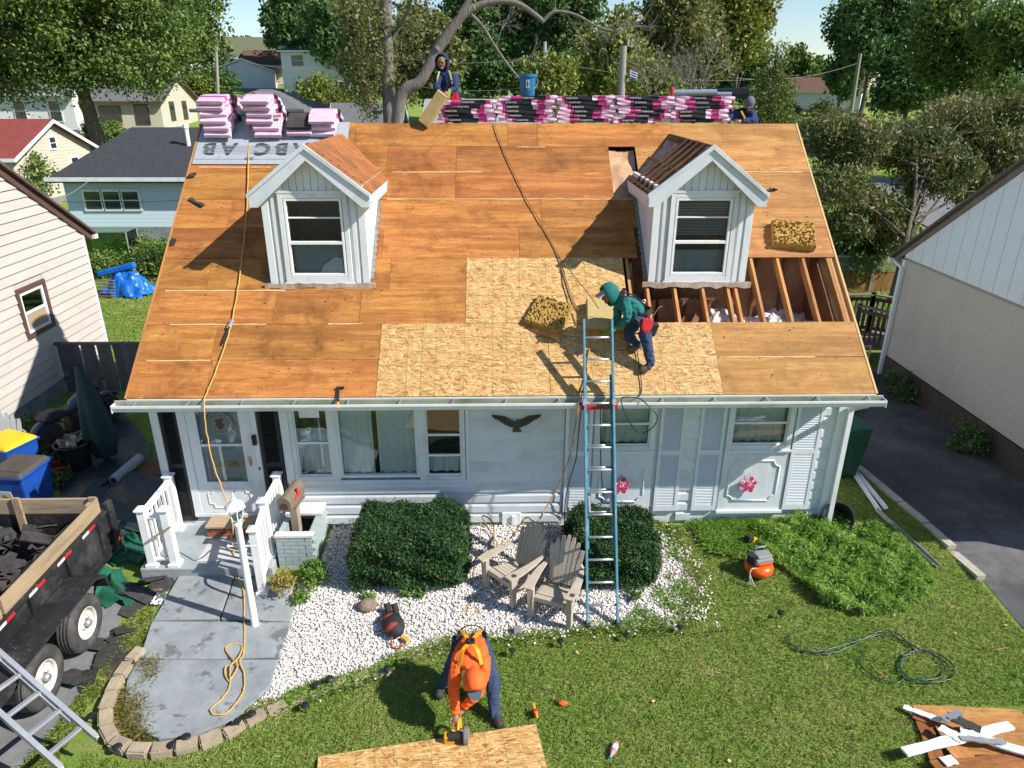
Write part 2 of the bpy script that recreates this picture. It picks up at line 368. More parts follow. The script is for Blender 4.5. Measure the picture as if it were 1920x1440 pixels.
TWIG = pm('dead_twig', (.26,.225,.19), (.17,.14,.12), .95, 5)
SKIN = pm('skin', (.30,.15,.09), (.26,.125,.075), .5, 10)
JEAN = pm('blue_denim', (.035,.06,.12), (.02,.035,.075), .9, 18, bump=.004, bsc=25)
ORANGE = pm('orange_cloth', (.86,.13,.015), (.74,.09,.01), .75, 4, bump=.015, bsc=9)
TEAL = pm('teal_hoodie', (.008,.15,.14), (.006,.105,.10), .85, 6, bump=.015, bsc=10)
NAVY = pm('navy_cloth', (.016,.028,.10), (.01,.018,.065), .85, 6, bump=.012, bsc=10)
GREENG = pm('green_glove', (.06,.36,.05), (.04,.26,.04), .7)
SHOE = pm('brown_boot', (.16,.115,.085), (.07,.05,.04), .8, 20)
SHOEB = pm('black_boot', (.03,.03,.032), (.02,.02,.02), .7, 20)
STRAPY = pm('yellow_strap', (.72,.36,.01), (.6,.27,.01), .6)
STRAPL = pm('lime_strap', (.45,.55,.10), (.36,.45,.07), .6)
STRAPK = pm('black_strap', (.022,.022,.024), (.012,.012,.012), .75)
CAPG = pm('slate_cap', (.10,.115,.16), (.075,.085,.12), .8)
TARPG = pm('green_tarp', (.02,.125,.075), (.012,.085,.05), .35, 4, bump=.03, bsc=4, dirt=(.03,.10,.07))
TARPD = pm('dark_tarp', (.035,.06,.06), (.02,.035,.036), .45, 3, bump=.05, bsc=5)
TARPB = pm('blue_tarp', (.01,.16,.58), (.008,.1,.42), .35, 4, bump=.03, bsc=8)
TRAILK = pm('trailer_black', (.022,.023,.025), (.012,.012,.013), .4, 5, dirt=(.075,.07,.065), spots=((.17,.16,.15), 22, .66))
WEATH = pm('weathered_plank', (.40,.30,.18), (.27,.195,.12), .85, 3, (6,.6,6), bump=.006, bsc=20, dirt=(.18,.13,.08), rv=.08)
WEATHX = pm('weathered_plank_cross', (.40,.30,.19), (.27,.20,.13), .85, 3, (.6,6,6), bump=.006, bsc=20, dirt=(.18,.13,.09), rv=.08)
RUBBER = pm('tyre_rubber', (.055,.052,.05), (.035,.033,.032), .8, 8, dirt=(.12,.11,.095))
RIM = pm('white_rim', (.62,.61,.59), (.5,.49,.47), .4, 9, dirt=(.35,.31,.26))
SHING = pm('torn_shingle', (.045,.043,.045), (.022,.021,.022), .95, 9, bump=.01, bsc=40, rv=.3, dirt=(.09,.06,.045))
BINB = pm('blue_bin', (.012,.075,.36), (.01,.055,.27), .4, 4)
BINY = pm('yellow_lid', (.78,.46,.006), (.7,.4,.005), .4, 4)
BINBR = pm('brown_lid', (.075,.06,.05), (.055,.045,.038), .6, 4)
BING = pm('green_cart', (.012,.07,.035), (.008,.045,.022), .5, 4)
STRAW = pm('dry_stick', (.33,.2,.09), (.22,.13,.06), .9)
# ------------------------------------------------------------------ ground materials
def groundmat():
    m, nt, b = newmat('lawn_soil'); tc = nd(nt, 'TexCoord'); v = tc.outputs['Object']
    n1 = nd(nt, 'TexNoise', {'Vector': v, 'Scale': .7, 'Detail': 8, 'Roughness': .7})
    n2 = nd(nt, 'TexNoise', {'Vector': v, 'Scale': 40, 'Detail': 8, 'Roughness': .8})
    n3 = nd(nt, 'TexNoise', {'Vector': v, 'Scale': 4.5, 'Detail': 6, 'Roughness': .7})
    col = ramp(nt, mth(nt, 'MULTIPLY_ADD', n3.outputs[0], .5, mth(nt, 'MULTIPLY', n1.outputs[0], .55)), [(.36, (.13,.24,.035)), (.50, (.20,.30,.055)), (.62, (.30,.33,.10)), (.72, (.40,.35,.16))])
    col = mixc(nt, ramp(nt, n2.outputs[0], [(.40, (.75,.75,.75)), (.55, (0,0,0))]), col, (.07,.11,.022))
    nt.links.new(col, b.inputs['Base Color']); b.inputs['Roughness'].default_value = .95; b.inputs['Specular IOR Level'].default_value = .1
    setb(nt, b, n2.outputs[0], .04, .8); return m
LAWN = groundmat()
ASPH = pm('drive_asphalt', (.085,.085,.088), (.04,.04,.043), .95, 1.6, bump=.008, bsc=140, dirt=(.15,.145,.14), spots=((.22,.21,.20), 60, .67), detail=9)
ASPHG = pm('grey_old_asphalt', (.20,.20,.205), (.13,.13,.135), .95, 4, bump=.01, bsc=120, spots=((.33,.33,.33), 120, .6), dirt=(.12,.12,.115))
KERB = pm('kerb_stone', (.42,.38,.31), (.3,.27,.22), .9, 6, bump=.006, bsc=40)
def gravelbase():
    m, nt, b = newmat('white_gravel_bed'); v = coords(nt, rnd=False)
    vo = nd(nt, 'TexVoronoi', {'Vector': v, 'Scale': 32}); sp = nd(nt, 'SeparateColor', {0: vo.outputs['Color']})
    col = ramp(nt, sp.outputs[0], [(0, (.34,.29,.25)), (.3, (.55,.5,.46)), (1, (.78,.75,.72))])
    col = mixc(nt, ramp(nt, vo.outputs['Distance'], [(.5, (0,0,0)), (.75, (.8,.8,.8))]), col, (.10,.085,.07))
    nt.links.new(col, b.inputs['Base Color']); b.inputs['Roughness'].default_value = .9
    setb(nt, b, vo.outputs['Distance'], -.02, 1); return m
GRAV = gravelbase()
STONE = pm('white_pebble', (.80,.76,.72), (.62,.56,.52), .8, 25)

# ------------------------------------------------------------------ terrain
xs = np.unique(np.concatenate([np.linspace(-260,-40,20), np.linspace(-40,-12,15), np.linspace(-12,12,49), np.linspace(12,40,15), np.linspace(40,260,20)]))
ys = np.unique(np.concatenate([np.linspace(-14,-5,7), np.linspace(-5,3,41), np.linspace(3,20,18), np.linspace(20,140,41), np.linspace(140,700,20)]))
XX, YY = np.meshgrid(xs, ys); ZZ = terr(XX, YY)
mb = MB(); nx = len(xs)
mb.v = list(zip(XX.ravel().tolist(), YY.ravel().tolist(), ZZ.ravel().tolist()))
mb.f = [(j*nx+i, j*nx+i+1, (j+1)*nx+i+1, (j+1)*nx+i) for j in range(len(ys)-1) for i in range(nx-1)]; mb.m = [0]*len(mb.f)
struct(mb.build('ground', LAWN, smooth=True))
def sheet_poly(name, pts, mat, lift, sub=.35):
    """flat-lying sheet that follows the terrain, cut to a polygon outline"""
    import bmesh
    bm = bmesh.new(); vs = [bm.verts.new((p[0], p[1], 0)) for p in pts]; bm.faces.new(vs)
    lo = [min(p[k] for p in pts) for k in (0,1)]; hi = [max(p[k] for p in pts) for k in (0,1)]
    for k in (0, 1):
        c = lo[k]+sub
        while c < hi[k]:
            no = Vector((1,0,0)) if k == 0 else Vector((0,1,0))
            bmesh.ops.bisect_plane(bm, geom=bm.verts[:]+bm.edges[:]+bm.faces[:], plane_co=no*c, plane_no=no); c += sub
    for v in bm.verts: v.co.z = float(terr(v.co.x, v.co.y))+lift
    bmesh.ops.recalc_face_normals(bm, faces=bm.faces[:])
    if sum(f.normal.z for f in bm.faces) < 0: bmesh.ops.reverse_faces(bm, faces=bm.faces[:])
    me = bpy.data.meshes.new(name); bm.to_mesh(me); bm.free(); me.materials.append(mat)
    o = bpy.data.objects.new(name, me); COL.objects.link(o); return o
def gp(*pix): return [(gnd(*p).x, gnd(*p).y) for p in pix]
# driveway between the houses, kerb, yard of old asphalt under the trailer
DRIVE = [(6.62,4.2), (6.55,2.1), (6.86,-.37), (6.98,-1.19), (7.0,-2.1), (7.1,-3.2), (7.5,-5), (12,-6), (12,-1.4), (9.28,-1.25), (9.28,6.5), (7.6,6.5)]
struct(sheet_poly('driveway', DRIVE, ASPH, .006))
kerb_me = MB().box(-.07,.07,-.3,.3,-.08,.045).mesh('kerb_stone', KERB)
kr = struct(MB().box(-.05,.05,-.02,.02,-.1,-.02).build('kerb', KERB, loc=(6.85,-.2,0)))
yk = -1.05
while yk < 1.9:
    inst(kerb_me, 'kerb_stone', kr, loc=(float(np.interp(yk, [-1.2,-.37,2.1], [6.93,6.82,6.52]))-6.85, yk+.2, float(terr(0,yk))), rot=(0,0,R(7+random.uniform(-1,1)))); yk += .62
struct(sheet_poly('trailer_yard', [(-10.2,-1.0), (-6.2,-.9), (-5.35,-1.5), (-5.2,-2.3), (-5.1,-3.2), (-5.0,-3.6), (-4.95,-5), (-12,-6)], ASPHG, .006))
# back street seen between the trees on the right
struct(sheet_poly('back_street', [(12,30), (60,34), (60,40), (12,37)], ASPHG, .03, 3))
struct(sheet_poly('back_drive', [(20,20), (24,20), (26,32), (21,32)], ASPHG, .05, 3))
# the garden path: four slabs
path_root = struct(MB().box(-.02,.02,-.02,.02,-.05,-.03).build('garden_path', CONC, loc=(-4,-2.2,-.3)))
def slab(pts, mat=CONC, h=.05):
    z = [float(terr(0, p[1])) for p in pts]; k = len(pts); m = MB()
    vs = [(p[0]+4, p[1]+2.2, zz+h+.3) for p, zz in zip(pts, z)]+[(p[0]+4, p[1]+2.2, zz-.1+.3) for p, zz in zip(pts, z)]
    m.add(vs, [tuple(range(k)), tuple(range(2*k-1,k-1,-1))]+[(i, k+i, k+(i+1) % k, (i+1) % k) for i in range(k)])
    return m.build('path_slab', mat, path_root, bevel=.008)
P_ = lambda *a: [gnd(*q)[:2] for q in a]
def ccw(pts):
    a = sum(pts[i][0]*pts[(i+1) % len(pts)][1]-pts[(i+1) % len(pts)][0]*pts[i][1] for i in range(len(pts)))
    return pts if a > 0 else pts[::-1]
slab(ccw(P_((338,1086), (440,1086), (412,1168), (288,1170))))
slab(ccw(P_((443,1086), (520,1100), (555,1135), (545,1172), (416,1168))))
slab(ccw(P_((287,1173), (545,1175), (525,1240), (400,1242), (262,1241))))
slab(ccw(P_((262,1245), (522,1244), (508,1290), (478,1325), (430,1360), (360,1388), (300,1394), (262,1375), (235,1330), (240,1280))))

# ------------------------------------------------------------------ the house
house = thing('house', 'white one-and-a-half storey house with two dormers and stripped plywood roof', 'house')
WX = 5.15; EX = 5.235; RL = SL                # wall half width, roof half width, slope length
RY, RZ = -O_+RUN, ZE+RISE
OPEN = [(-5.15,-3.36,0,2.36), (-3.36,-.55,.84,2.36), (.9,4.86,.22,2.36)]
def hole(*h): OPEN.append(h)
wall = MB()
wall.box(-WX,WX,.02,.12,-.3,.1)
for (a,b,z0,z1) in [(-3.36,-.55,.1,.84), (-.55,.9,.1,2.36), (.9,4.86,.1,.24), (4.86,WX,.1,2.36), (2.36,3.36,.24,2.36), (-5.15,-4.88,.1,2.36), (-3.72,-3.36,.84,2.36),(-3.72,-3.36,.1,.84)]: wall.box(a,b,.022,.118,z0+.001,z1)
for (a,b,z0,z1) in [(.9,1.36,.24,2.36), (2.3,2.36,.24,2.36), (3.36,3.4,.24,2.36), (4.42,4.86,.24,2.36), (1.36,2.3,.24,1.30), (3.4,4.42,.24,1.30)]: wall.box(a,b,.022,.118,z0,z1)
wf = wall.build('front_wall', SIDING, house)
def siding(parent, x0, x1, z0, z1, y, ex=.185, mat=SIDING, holes=()):
    z = z0
    while z < z1-.02:
        zt = min(z+ex, z1); segs = [(x0,x1)]
        for (a,b,c,d) in holes:
            if c < zt-.02 and d > z+.02:
                ns = []
                for (p,q) in segs:
                    if b <= p or a >= q: ns.append((p,q)); continue
                    if a > p: ns.append((p,a))
                    if b < q: ns.append((b,q))
                segs = ns
        for (p,q) in segs:
            m = MB(); e_ = zt-z
            m.prism([(y,z), (y-.030,z), (y-.030,z+.60*e_), (y-.019,z+.72*e_), (y-.010,z+.84*e_), (y-.006,zt), (y,zt)], 'x', p+.001, q-.001)
            m.build('siding_board', mat, parent)
        z += ex
siding(wf, -3.36, 4.86, .06, 2.36, .02, holes=[(-3.36,-.55,.84,3), (.9,2.74,.22,3), (2.97,4.86,.22,3)])
siding(wf, 4.86, 5.05, .06, 2.36, .02)
siding(wf, -5.15, -3.37, .02, .2, .02, .18)
MB().box(-WX,WX,.0,.13,-.35,-.0).build('foundation', CONC, house)
# other walls
for sx in (-1, 1):
    MB().prism([(.13,-.3), (2*RY-.13,-.3), (2*RY-.13,RZ-.15-(RY-.13)*RISE/RUN), (RY,RZ-.15), (.13,RZ-.15-(RY-.13)*RISE/RUN)], 'x', sx*(WX-.02), sx*(WX-.12)).build('gable_wall', SIDING, house)
MB().box(-WX+.13,WX-.13,2*RY-.12,2*RY,-.3,2.4).build('back_wall', SIDING, house)
for x0, x1 in ((-5.27,-5.15), (5.05,5.17)): MB().box(x0,x1,-.045,.10,-.12,2.36).build('corner_board', WTRIM, house, bevel=.004)
MB().prism([(.14,2.33), (2*RY-.14,2.33), (2*RY-.14,RZ-.148-(RY-.14)*RISE/RUN), (RY,RZ-.148), (.14,RZ-.148-(RY-.14)*RISE/RUN)], 'x', WX-.17, WX-.121).build('gable_lining', RAFTD, house)
# soffit, fascia, gutter
MB().box(-EX,EX,-O_+.03,.12,2.36,2.375).build('soffit', WTRIM, house)
MB().box(-EX,EX,-O_,-O_+.025,2.34,2.50).build('fascia', WTRIM, house)
g = MB(); yb = -O_-.004
g.prism([(yb,2.495), (yb,2.355), (yb-.085,2.355), (yb-.105,2.372), (yb-.112,2.40), (yb-.132,2.43), (yb-.132,2.462), (yb-.116,2.462), (yb-.116,2.436), (yb-.098,2.41), (yb-.09,2.38), (yb-.075,2.368), (yb-.012,2.368), (yb-.012,2.495)], 'x', -5.40, 5.34)
gut = g.build('gutter', GUT, house)
MB().box(-5.39,5.33,yb-.088,yb-.0125,2.369,2.385).build('gutter_silt', GUTI, gut); MB().box(-5.39,5.33,yb-.016,yb-.0122,2.386,2.493).build('gutter_back', GUTI, gut)
for xe in (-5.405, 5.34): MB().box(xe,xe+.006,yb-.13,yb,2.356,2.468).build('gutter_end', GUT, gut)
for i in range(15): MB().beam((-5.1+i*.73,yb-.018,2.488),(-5.1+i*.73+random.uniform(-.03,.03),yb-.12,2.462),.025,.01).build('gutter_bracket', ZINC, gut)
MB().box(-EX,EX,-O_-.012,-O_+.02,2.5015,2.508).build('drip_edge', WTRIM, house)
ds = MB(); ds.box(5.17,5.25,-.11,-.04,-.1,2.05); ds.beam((5.21,-.075,2.04),(5.1,-O_-.06,2.36),.075,.06); ds.build('downspout', WTRIM, house, bevel=.006)

# roof: framing, old plywood, new strand board
rf = MB()
for s0, s1 in ((.0,.012),): rf.box(-EX,EX,0,.02,-.055,-.024)
roof = rf.build('roof', RAFT, house, M=ROOFM)
def rsheet(name, x0, x1, s0, s1, mat, h=0.0, t=.016):
    g_ = .0025; m = MB(); dx, ds_ = x1-x0-2*g_, s1-s0-2*g_
    m.box(0,dx,0,ds_,-t,0)
    o = m.build(name, mat, roof, bevel=0)
    o.matrix_local = Matrix.Translation((x0+g_, s0+g_, h+random.uniform(-.0022,.0022))) @ Matrix.Rotation(random.uniform(-.0012,.0012), 4, 'Z')
    return o
U = RL/5.45
ROWS = [(0,.61,[-EX,-4.17,-1.81]), (.61,1.22,[-EX,-4.2,-1.81]), (1.22,1.83,[-EX,-3.42,-2.15,-.58]), (1.83,2.44,[-EX,-4.5,-2.75,-1.75,-.58]),
        (2.44,3.05,[-EX,-3.9,-1.9,.25,2.1]), (3.05,3.66,[-EX,-4.4,-2.0,.62,2.2]), (3.66,4.27,[-EX,-3.2,-.78,1.84]), (4.27,4.88,[-EX,-4.1,-1.95,-.78,1.84]), (4.88,RL,[-EX,-4.4,-2.55,.1,.62,3.0,EX]),
        (0,.61,[3.07,EX]), (.61,1.22,[3.07,EX]), (2.44,3.05,[3.2,EX]), (3.05,3.66,[2.2,3.9,EX]), (3.66,4.27,[2.3,EX]), (4.27,4.88,[2.3,3.7,EX])]
for s0, s1, xb in ROWS:
    for a, b in zip(xb[:-1], xb[1:]):
        rsheet('plywood_sheet', a, b, s0, s1, PLYP if a > 2.15 and s0 != 4.88 or a >= 3 else PLY, h=0)
for a, b, s0, s1 in ((-1.81,.63,0,1.22), (.63,3.07,0,1.22), (-.58,1.86,1.22,2.44)): rsheet('osb_sheet', a, b, s0, s1, OSB, .004)
STRIP = pm('torn_veneer', (.66,.45,.22), (.52,.31,.12), .85, 5, (1,12,1))
for a, b, s in ((-5.1,-4.2,.61), (-4.9,-3.5,1.22), (-2.6,-2.1,1.22), (-5.1,-3.3,1.83), (-1.85,-.35,4.27), (-5.1,-3.9,4.38), (3.75,5.1,4.27), (3.1,4.5,.61), (.25,.75,4.86), (2.3,1.0,3.66), (-1.9,1.0,3.665)):
    m = MB(); k = 14; a, b = min(a,b), max(a,b)
    for sgn in (1,):
        pts = [(a+(b-a)*i/k, s-.006-random.random()*.010) for i in range(k+1)]+[(a+(b-a)*i/k, s+.004+random.random()*.010) for i in range(k,-1,-1)]
        m.prism(pts, 'z', .0035, .0055)
    m.build('veneer_strip', STRIP, roof)
for sx in (-1, 1):
    MB().box(sx*(EX+.001)-.0, sx*(EX+.03), 0, RL, -.10, .006).build('rake_board', STRIP if sx > 0 else RAFT, roof)
    MB().box(sx*(EX-.05), sx*(EX-.09), .02, RL-.05, -.15, -.02).build('end_rafter', RAFT, roof)
MB().box(WX-.126,WX-.012,.95,RL-.05,-.119,-.10).build('top_plate', RAFT, roof)
# back slope
MB().box(-EX,EX,0,RL+.45,-.02,0).build('back_slope', FELT, house, M=Matrix(((1,0,0,0),(0,CA,SA,RY+.004),(0,-SA,CA,RZ-.004),(0,0,0,1))))
# exposed rafters, knee wall and insulation in the openings
for x in (1.93, 2.2, 2.62, 3.05, 3.44, 3.56, 3.90, 4.32, 4.73, 5.12):
    MB().box(x-.021,x+.021,.3,2.75,-.16,-.022).build('rafter', RAFT, roof)
MB().box(-WX+.15,WX-.15,.15,2*RY-.2,2.30,2.345).build('attic_floor', KRAFT, house)
MB().box(.9,WX-.15,1.62,1.66,2.35,4.2).build('knee_wall', KRAFT, house)
for i, x in enumerate((2.05, 2.42, 2.85, 3.27, 3.72, 4.1, 4.55)):
    MB().box(x-.02,x+.02,1.55,1.618,2.35,4.1).build('stud', RAFTD, house)
m = MB(); m.prism([(.15,2.35), (1.5,2.35), (1.5,3.95), (1.35,3.95)], 'x', 1.98, 2.02); m.build('partition', KRAFT, house)
for (a, b, yy) in ((2.03,2.40,1.15), (2.46,2.85,1.2), (2.9,3.3,1.18)):
    MB().grid(lambda u, v: (a+(b-a)*u, yy+.03*math.sin(7*u+5*v)+.02*random.random(), 2.35+1.05*v), 6, 8).build('kraft_batt', KRAFT, house, smooth=True)
fl = MB()
fl.grid(lambda u, v: (3.3+1.75*u, .2+1.4*v, 2.90+.11*math.sin(9*u+4*v)*math.cos(11*v-3*u)+.09*random.random()+.10*v), 34, 26)
fl.build('loose_insulation', FLUFF, house)
# patch of batt in the slot near the ridge
MB().grid(lambda u, v: (1.85+.44*u, 3.67+1.2*v, -.07-.03*math.sin(3*u)*math.sin(9*v)-.03*random.random()), 8, 16).build('roof_batt', BATT, roof, smooth=True)

# ------------------------------------------------------------------ windows
def window(parent, x0, x1, z0, z1, y, bars=(), fw=.05, mat=BLUEW, curtain=None, depth=.06, sash=True, name='window', room=.5):
    """frame stands around the opening; y is the wall face, inside is +y"""
    m = MB(); d0 = y-.02
    m.box(x0,x0+fw,d0,y+depth,z0,z1); m.box(x1-fw,x1,d0,y+depth,z0,z1)
    m.box(x0+fw,x1-fw,d0+.002,y+depth-.002,z0,z0+fw); m.box(x0+fw,x1-fw,d0+.002,y+depth-.002,z1-fw,z1)
    wn = m.build(name, mat, parent, bevel=.004)
    a, b, c, d = x0+fw, x1-fw, z0+fw, z1-fw
    if sash:
        s = MB(); t = .022
        zs = [c]+[bz for bz in bars]+[d]
        s.box(a,a+t,y+.012,y+.04,c,d); s.box(b-t,b,y+.012,y+.04,c,d)
        for z_ in bars: s.box(a+t,b-t,y+.008,y+.042,z_-.016,z_+.016)
        s.box(a+t,b-t,y+.010,y+.041,c,c+t); s.box(a+t,b-t,y+.010,y+.041,d-t,d)
        s.build('sash', WTRIM, wn)
    zs = [c]+list(bars)+[d]
    for p, q in zip(zs[:-1], zs[1:]): MB().box(a+.003,b-.003,y+.026,y+.030,p+.003,q-.003).build('pane', GLASS, wn)
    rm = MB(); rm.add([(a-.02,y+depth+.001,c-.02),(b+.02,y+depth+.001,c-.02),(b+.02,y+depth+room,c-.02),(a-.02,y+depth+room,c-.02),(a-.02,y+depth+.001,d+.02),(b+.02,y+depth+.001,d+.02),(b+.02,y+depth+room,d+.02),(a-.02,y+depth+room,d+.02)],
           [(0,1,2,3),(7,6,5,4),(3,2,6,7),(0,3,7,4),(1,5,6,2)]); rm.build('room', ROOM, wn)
    if curtain:
        for (u0, u1, w0, w1, mt, yy) in curtain:
            k = max(6, int((u1-u0)*30))
            MB().grid(lambda u, v: (u0+(u1-u0)*u, y+yy+.018*math.sin(u*k*1.3)+.008*math.sin(u*31+2*v), w0+(w1-w0)*v), k*3, 2).build('curtain', mt, wn, smooth=True)
    return wn
win = MB().box(-3.36,-.55,-.005,.06,.78,.85)                         # sill under the triple window
trip = win.build('triple_window', BLUEW, house, bevel=.004)
MB().box(-3.37,-3.25,-.035,.06,.85,2.36).build('casing', BLUEW, trip, bevel=.004)
MB().box(-.60,-.545,-.03,.06,.85,2.36).build('casing', BLUEW, trip, bevel=.004)
def sub(w_):
    for c_ in list(w_.children):
        c_.parent = trip
    w_.parent = trip
sub(window(trip, -3.25,-2.60,.86,2.36,0, bars=(1.50,), fw=.07, curtain=[(-3.2,-2.65,.95,1.7,CURT,.12)]))
sub(window(trip, -2.55,-1.32,.90,2.36,0, fw=.05, sash=False, curtain=[(-2.5,-2.02,.94,2.3,CURT,.085), (-1.95,-1.37,.94,2.3,CURT,.085)], room=.6))
MB().box(-2.06,-2.0,.095,.105,.95,2.3).build('curtain_edge', pm('dark_red_cloth', (.12,.02,.02), (.06,.012,.012), .9), trip)
sub(window(trip, -1.26,-.61,.86,2.36,0, bars=(1.27,1.62), fw=.06, curtain=[(-1.2,-.66,.95,1.25,CURT,.1)]))
MB().box(-2.60,-2.55,-.02,.06,.86,2.36).build('mullion', BLUEW, trip); MB().box(-1.32,-1.26,-.02,.06,.86,2.36).build('mullion', BLUEW, trip)
nt_ = MB().box(-3.08,-2.78,.002,.006,1.93,2.06).build('taped_notice', WINK, trip)
SLG = pm('shutter_paint', (.66,.69,.71), (.6,.635,.655), .5, 4, rv=.03)
for (x0, x1) in ((1.36,2.30), (3.40,4.42)):                          # window over a moulded panel
    window(house, x0, x1, 1.33, 2.36, 0, bars=(1.78,), fw=.085, curtain=[(x0+.1,x1-.1,1.42,2.3,BLIND,.13)])
    p = MB().box(x0,x1,-.012,.03,.24,1.32); pn = p.build('window_panel', BLUEW, house, bevel=.004)
    MB().box(x0-.02,x1+.02,-.05,.02,.20,.245).build('panel_sill', WTRIM, pn); MB().box(x0-.01,x1+.01,-.045,.02,1.30,1.335).build('window_sill', WTRIM, pn)
    xc, zc, hw, hh, c = (x0+x1)/2, .78, (x1-x0)/2-.12, .36, .10
    pts = [(xc-hw+c,-.018,zc-hh), (xc+hw-c,-.018,zc-hh)]
    for (cx, cz, a0) in ((xc+hw,zc-hh,180), (xc+hw,zc+hh,270), (xc-hw,zc+hh,0), (xc-hw,zc-hh,90)):
        pts += [(cx+c*math.cos(R(a0-t)), -.018, cz+c*math.sin(R(a0-t))) for t in (0,22,45,67,90)]
    MB().tube(pts, .012, 6, closed=True).build('panel_moulding', WTRIM, pn, smooth=True)
def shutter(x0, x1, z0, z1, mat, y=-.03, mid=None):
    s = MB(); f = .05; mid = mid or (z0+z1)/2
    s.box(x0,x0+f,y,.018,z0,z1); s.box(x1-f,x1,y,.018,z0,z1)
    for a, b in ((z0,z0+.09), (mid-.04,mid+.04), (z1-.07,z1)): s.box(x0+f,x1-f,y+.001,.017,a,b)
    sh = s.build('shutter', mat, house)
    l = MB()
    for a, b in ((z0+.09,mid-.04), (mid+.04,z1-.07)):
        z = a+.016
        while z < b-.01:
            l.beam((x0+f,y+.016,z),(x1-f,y+.016,z),.030,.006,up=(0,-.6,.8)); z += .0285
    lo = l.build('slats', mat, sh); lo['kind'] = 'stuff'
    MB().box(x0+f,x1-f,.005,.016,z0+.09,z1-.07).build('backing', mat, sh)
for x0, x1 in ((.92,1.33), (2.36,2.74), (2.97,3.36), (4.44,4.85)): shutter(x0, x1, .25, 2.36, SLG, mid=1.30)
shutter(-5.14,-4.88,.16,2.36,DARK, mid=1.15); shutter(-3.70,-3.39,.16,2.36,DARK, mid=1.15)
# wreaths of pink blooms on the two panels
PBL = pm('pink_bloom', (.62,.06,.16), (.45,.03,.10), .7, 20); PBL2 = pm('pale_bloom', (.8,.42,.5), (.7,.3,.4), .7, 20)
for i, (xc, zc) in enumerate(((1.82,.74), (3.83,.74))):
    t = thing('flower_hanging', ['hanging of pink artificial blooms behind the blue ladder', 'hanging of pink artificial blooms on the sunlit right panel'][i], 'wreath', (xc,-.05,zc), group='pink flower hangings on the panels')
    for k in range(13):
        a = k*2.4; r = .035*math.sqrt(k)
        mt = PBL if k % 3 else PBL2
        b = MB(); cx, cz = r*math.cos(a), r*math.sin(a)
        for p in range(5): b.sphere((cx+.022*math.cos(p*1.257), -.02+.006*random.random(), cz+.022*math.sin(p*1.257)), (.02,.014,.02), 6, 4)
        b.build('bloom', mt, t)
    MB().tube([(-.05,0,.09), (0,.015,.2), (.05,0,.09)], .003, 4).build('wire', STRAPK, t)
# front door
d = MB(); d.box(-4.88,-4.76,-.04,.06,.30,2.36); d.box(-3.80,-3.72,-.04,.06,.30,2.36); d.box(-4.88,-3.72,-.05,.06,.24,.30)
door = d.build('door', WTRIM, house, bevel=.005)
l = MB(); X0, X1, Y0, Y1 = -4.755,-3.805,-.03,.012
for a, b, z0, z1 in ((X0,X0+.15,.31,2.36), (X1-.17,X1,.31,2.36), (X0+.15,X1-.17,.31,.86), (X0+.15,X1-.17,1.48,1.515), (X0+.15,X1-.17,2.2,2.36)): l.box(a,b,Y0,Y1,z0,z1)
l.build('storm_door', WTRIM, door)
for z0, z1 in ((.86,1.48), (1.515,2.2)): MB().box(X0+.15,X1-.17,-.012,-.006,z0,z1).build('pane', GLASS, door)
MB().box(X0,X1,.075,.11,.31,2.36).build('inner_door', pm('inner_door_white', (.5,.52,.53), (.45,.47,.48), .5), door)
MB().box(-4.47,-4.12,.05,.074,1.08,1.16).build('mail_slot', BRASS, door, bevel=.006)
MB().box(-4.45,-4.14,.044,.052,1.105,1.135).build('mail_flap', BRASS, door)
MB().sphere((-3.89,-.04,1.22),(.025,.02,.09),10,8).build('door_handle', BRASS, door, smooth=True)
MB().sphere((-3.76,-.055,1.1),(.012,.012,.03),8,6).build('latch', STRAPK, door, smooth=True)
MB().box(-3.80,-3.74,-.10,-.04,1.52,1.68).build('door_camera', BLACK, door, bevel=.008)
MB().tube([(-4.62,-.034,.48), (-4.62,-.034,.66), (-4.55,-.034,.67), (-4.54,-.034,.74), (-4.04,-.034,.74), (-4.03,-.034,.67), (-3.97,-.034,.66), (-3.97,-.034,.48), (-4.03,-.034,.47), (-4.04,-.034,.40), (-4.54,-.034,.40), (-4.55,-.034,.47)], .008, 6, closed=True).build('door_moulding', WTRIM, door)
wr = thing('door_plate', 'round white patterned plaque hanging inside the storm door glass', 'plaque', (-4.29,.045,1.83))
MB().lathe([(.0,.02),(.17,.02),(.2,.012),(.2,0),(0,0)], 28, Matrix.Rotation(R(90),4,'X')).build('plate', pm('plate_white', (.6,.58,.55), (.5,.47,.43), .5), wr, smooth=False)
mk = MB()
for k in range(14): mk.sphere((.14*math.cos(k*.449), -.022, .14*math.sin(k*.449)), (.012,.004,.012), 6, 4)
mk.build('rim_pattern', pm('plate_mark', (.22,.16,.13), (.2,.15,.12), .6), wr)
mk = MB()
for a, b, r in ((0,.0,.05), (-.03,.05,.035), (.035,.06,.04), (.01,-.06,.045), (-.04,-.03,.03), (.05,-.02,.03)): mk.sphere((a,-.022,b), (r,.005,r*.8), 8, 5)
mk.build('centre_motif', pm('plate_motif', (.34,.14,.09), (.3,.2,.14), .6), wr)
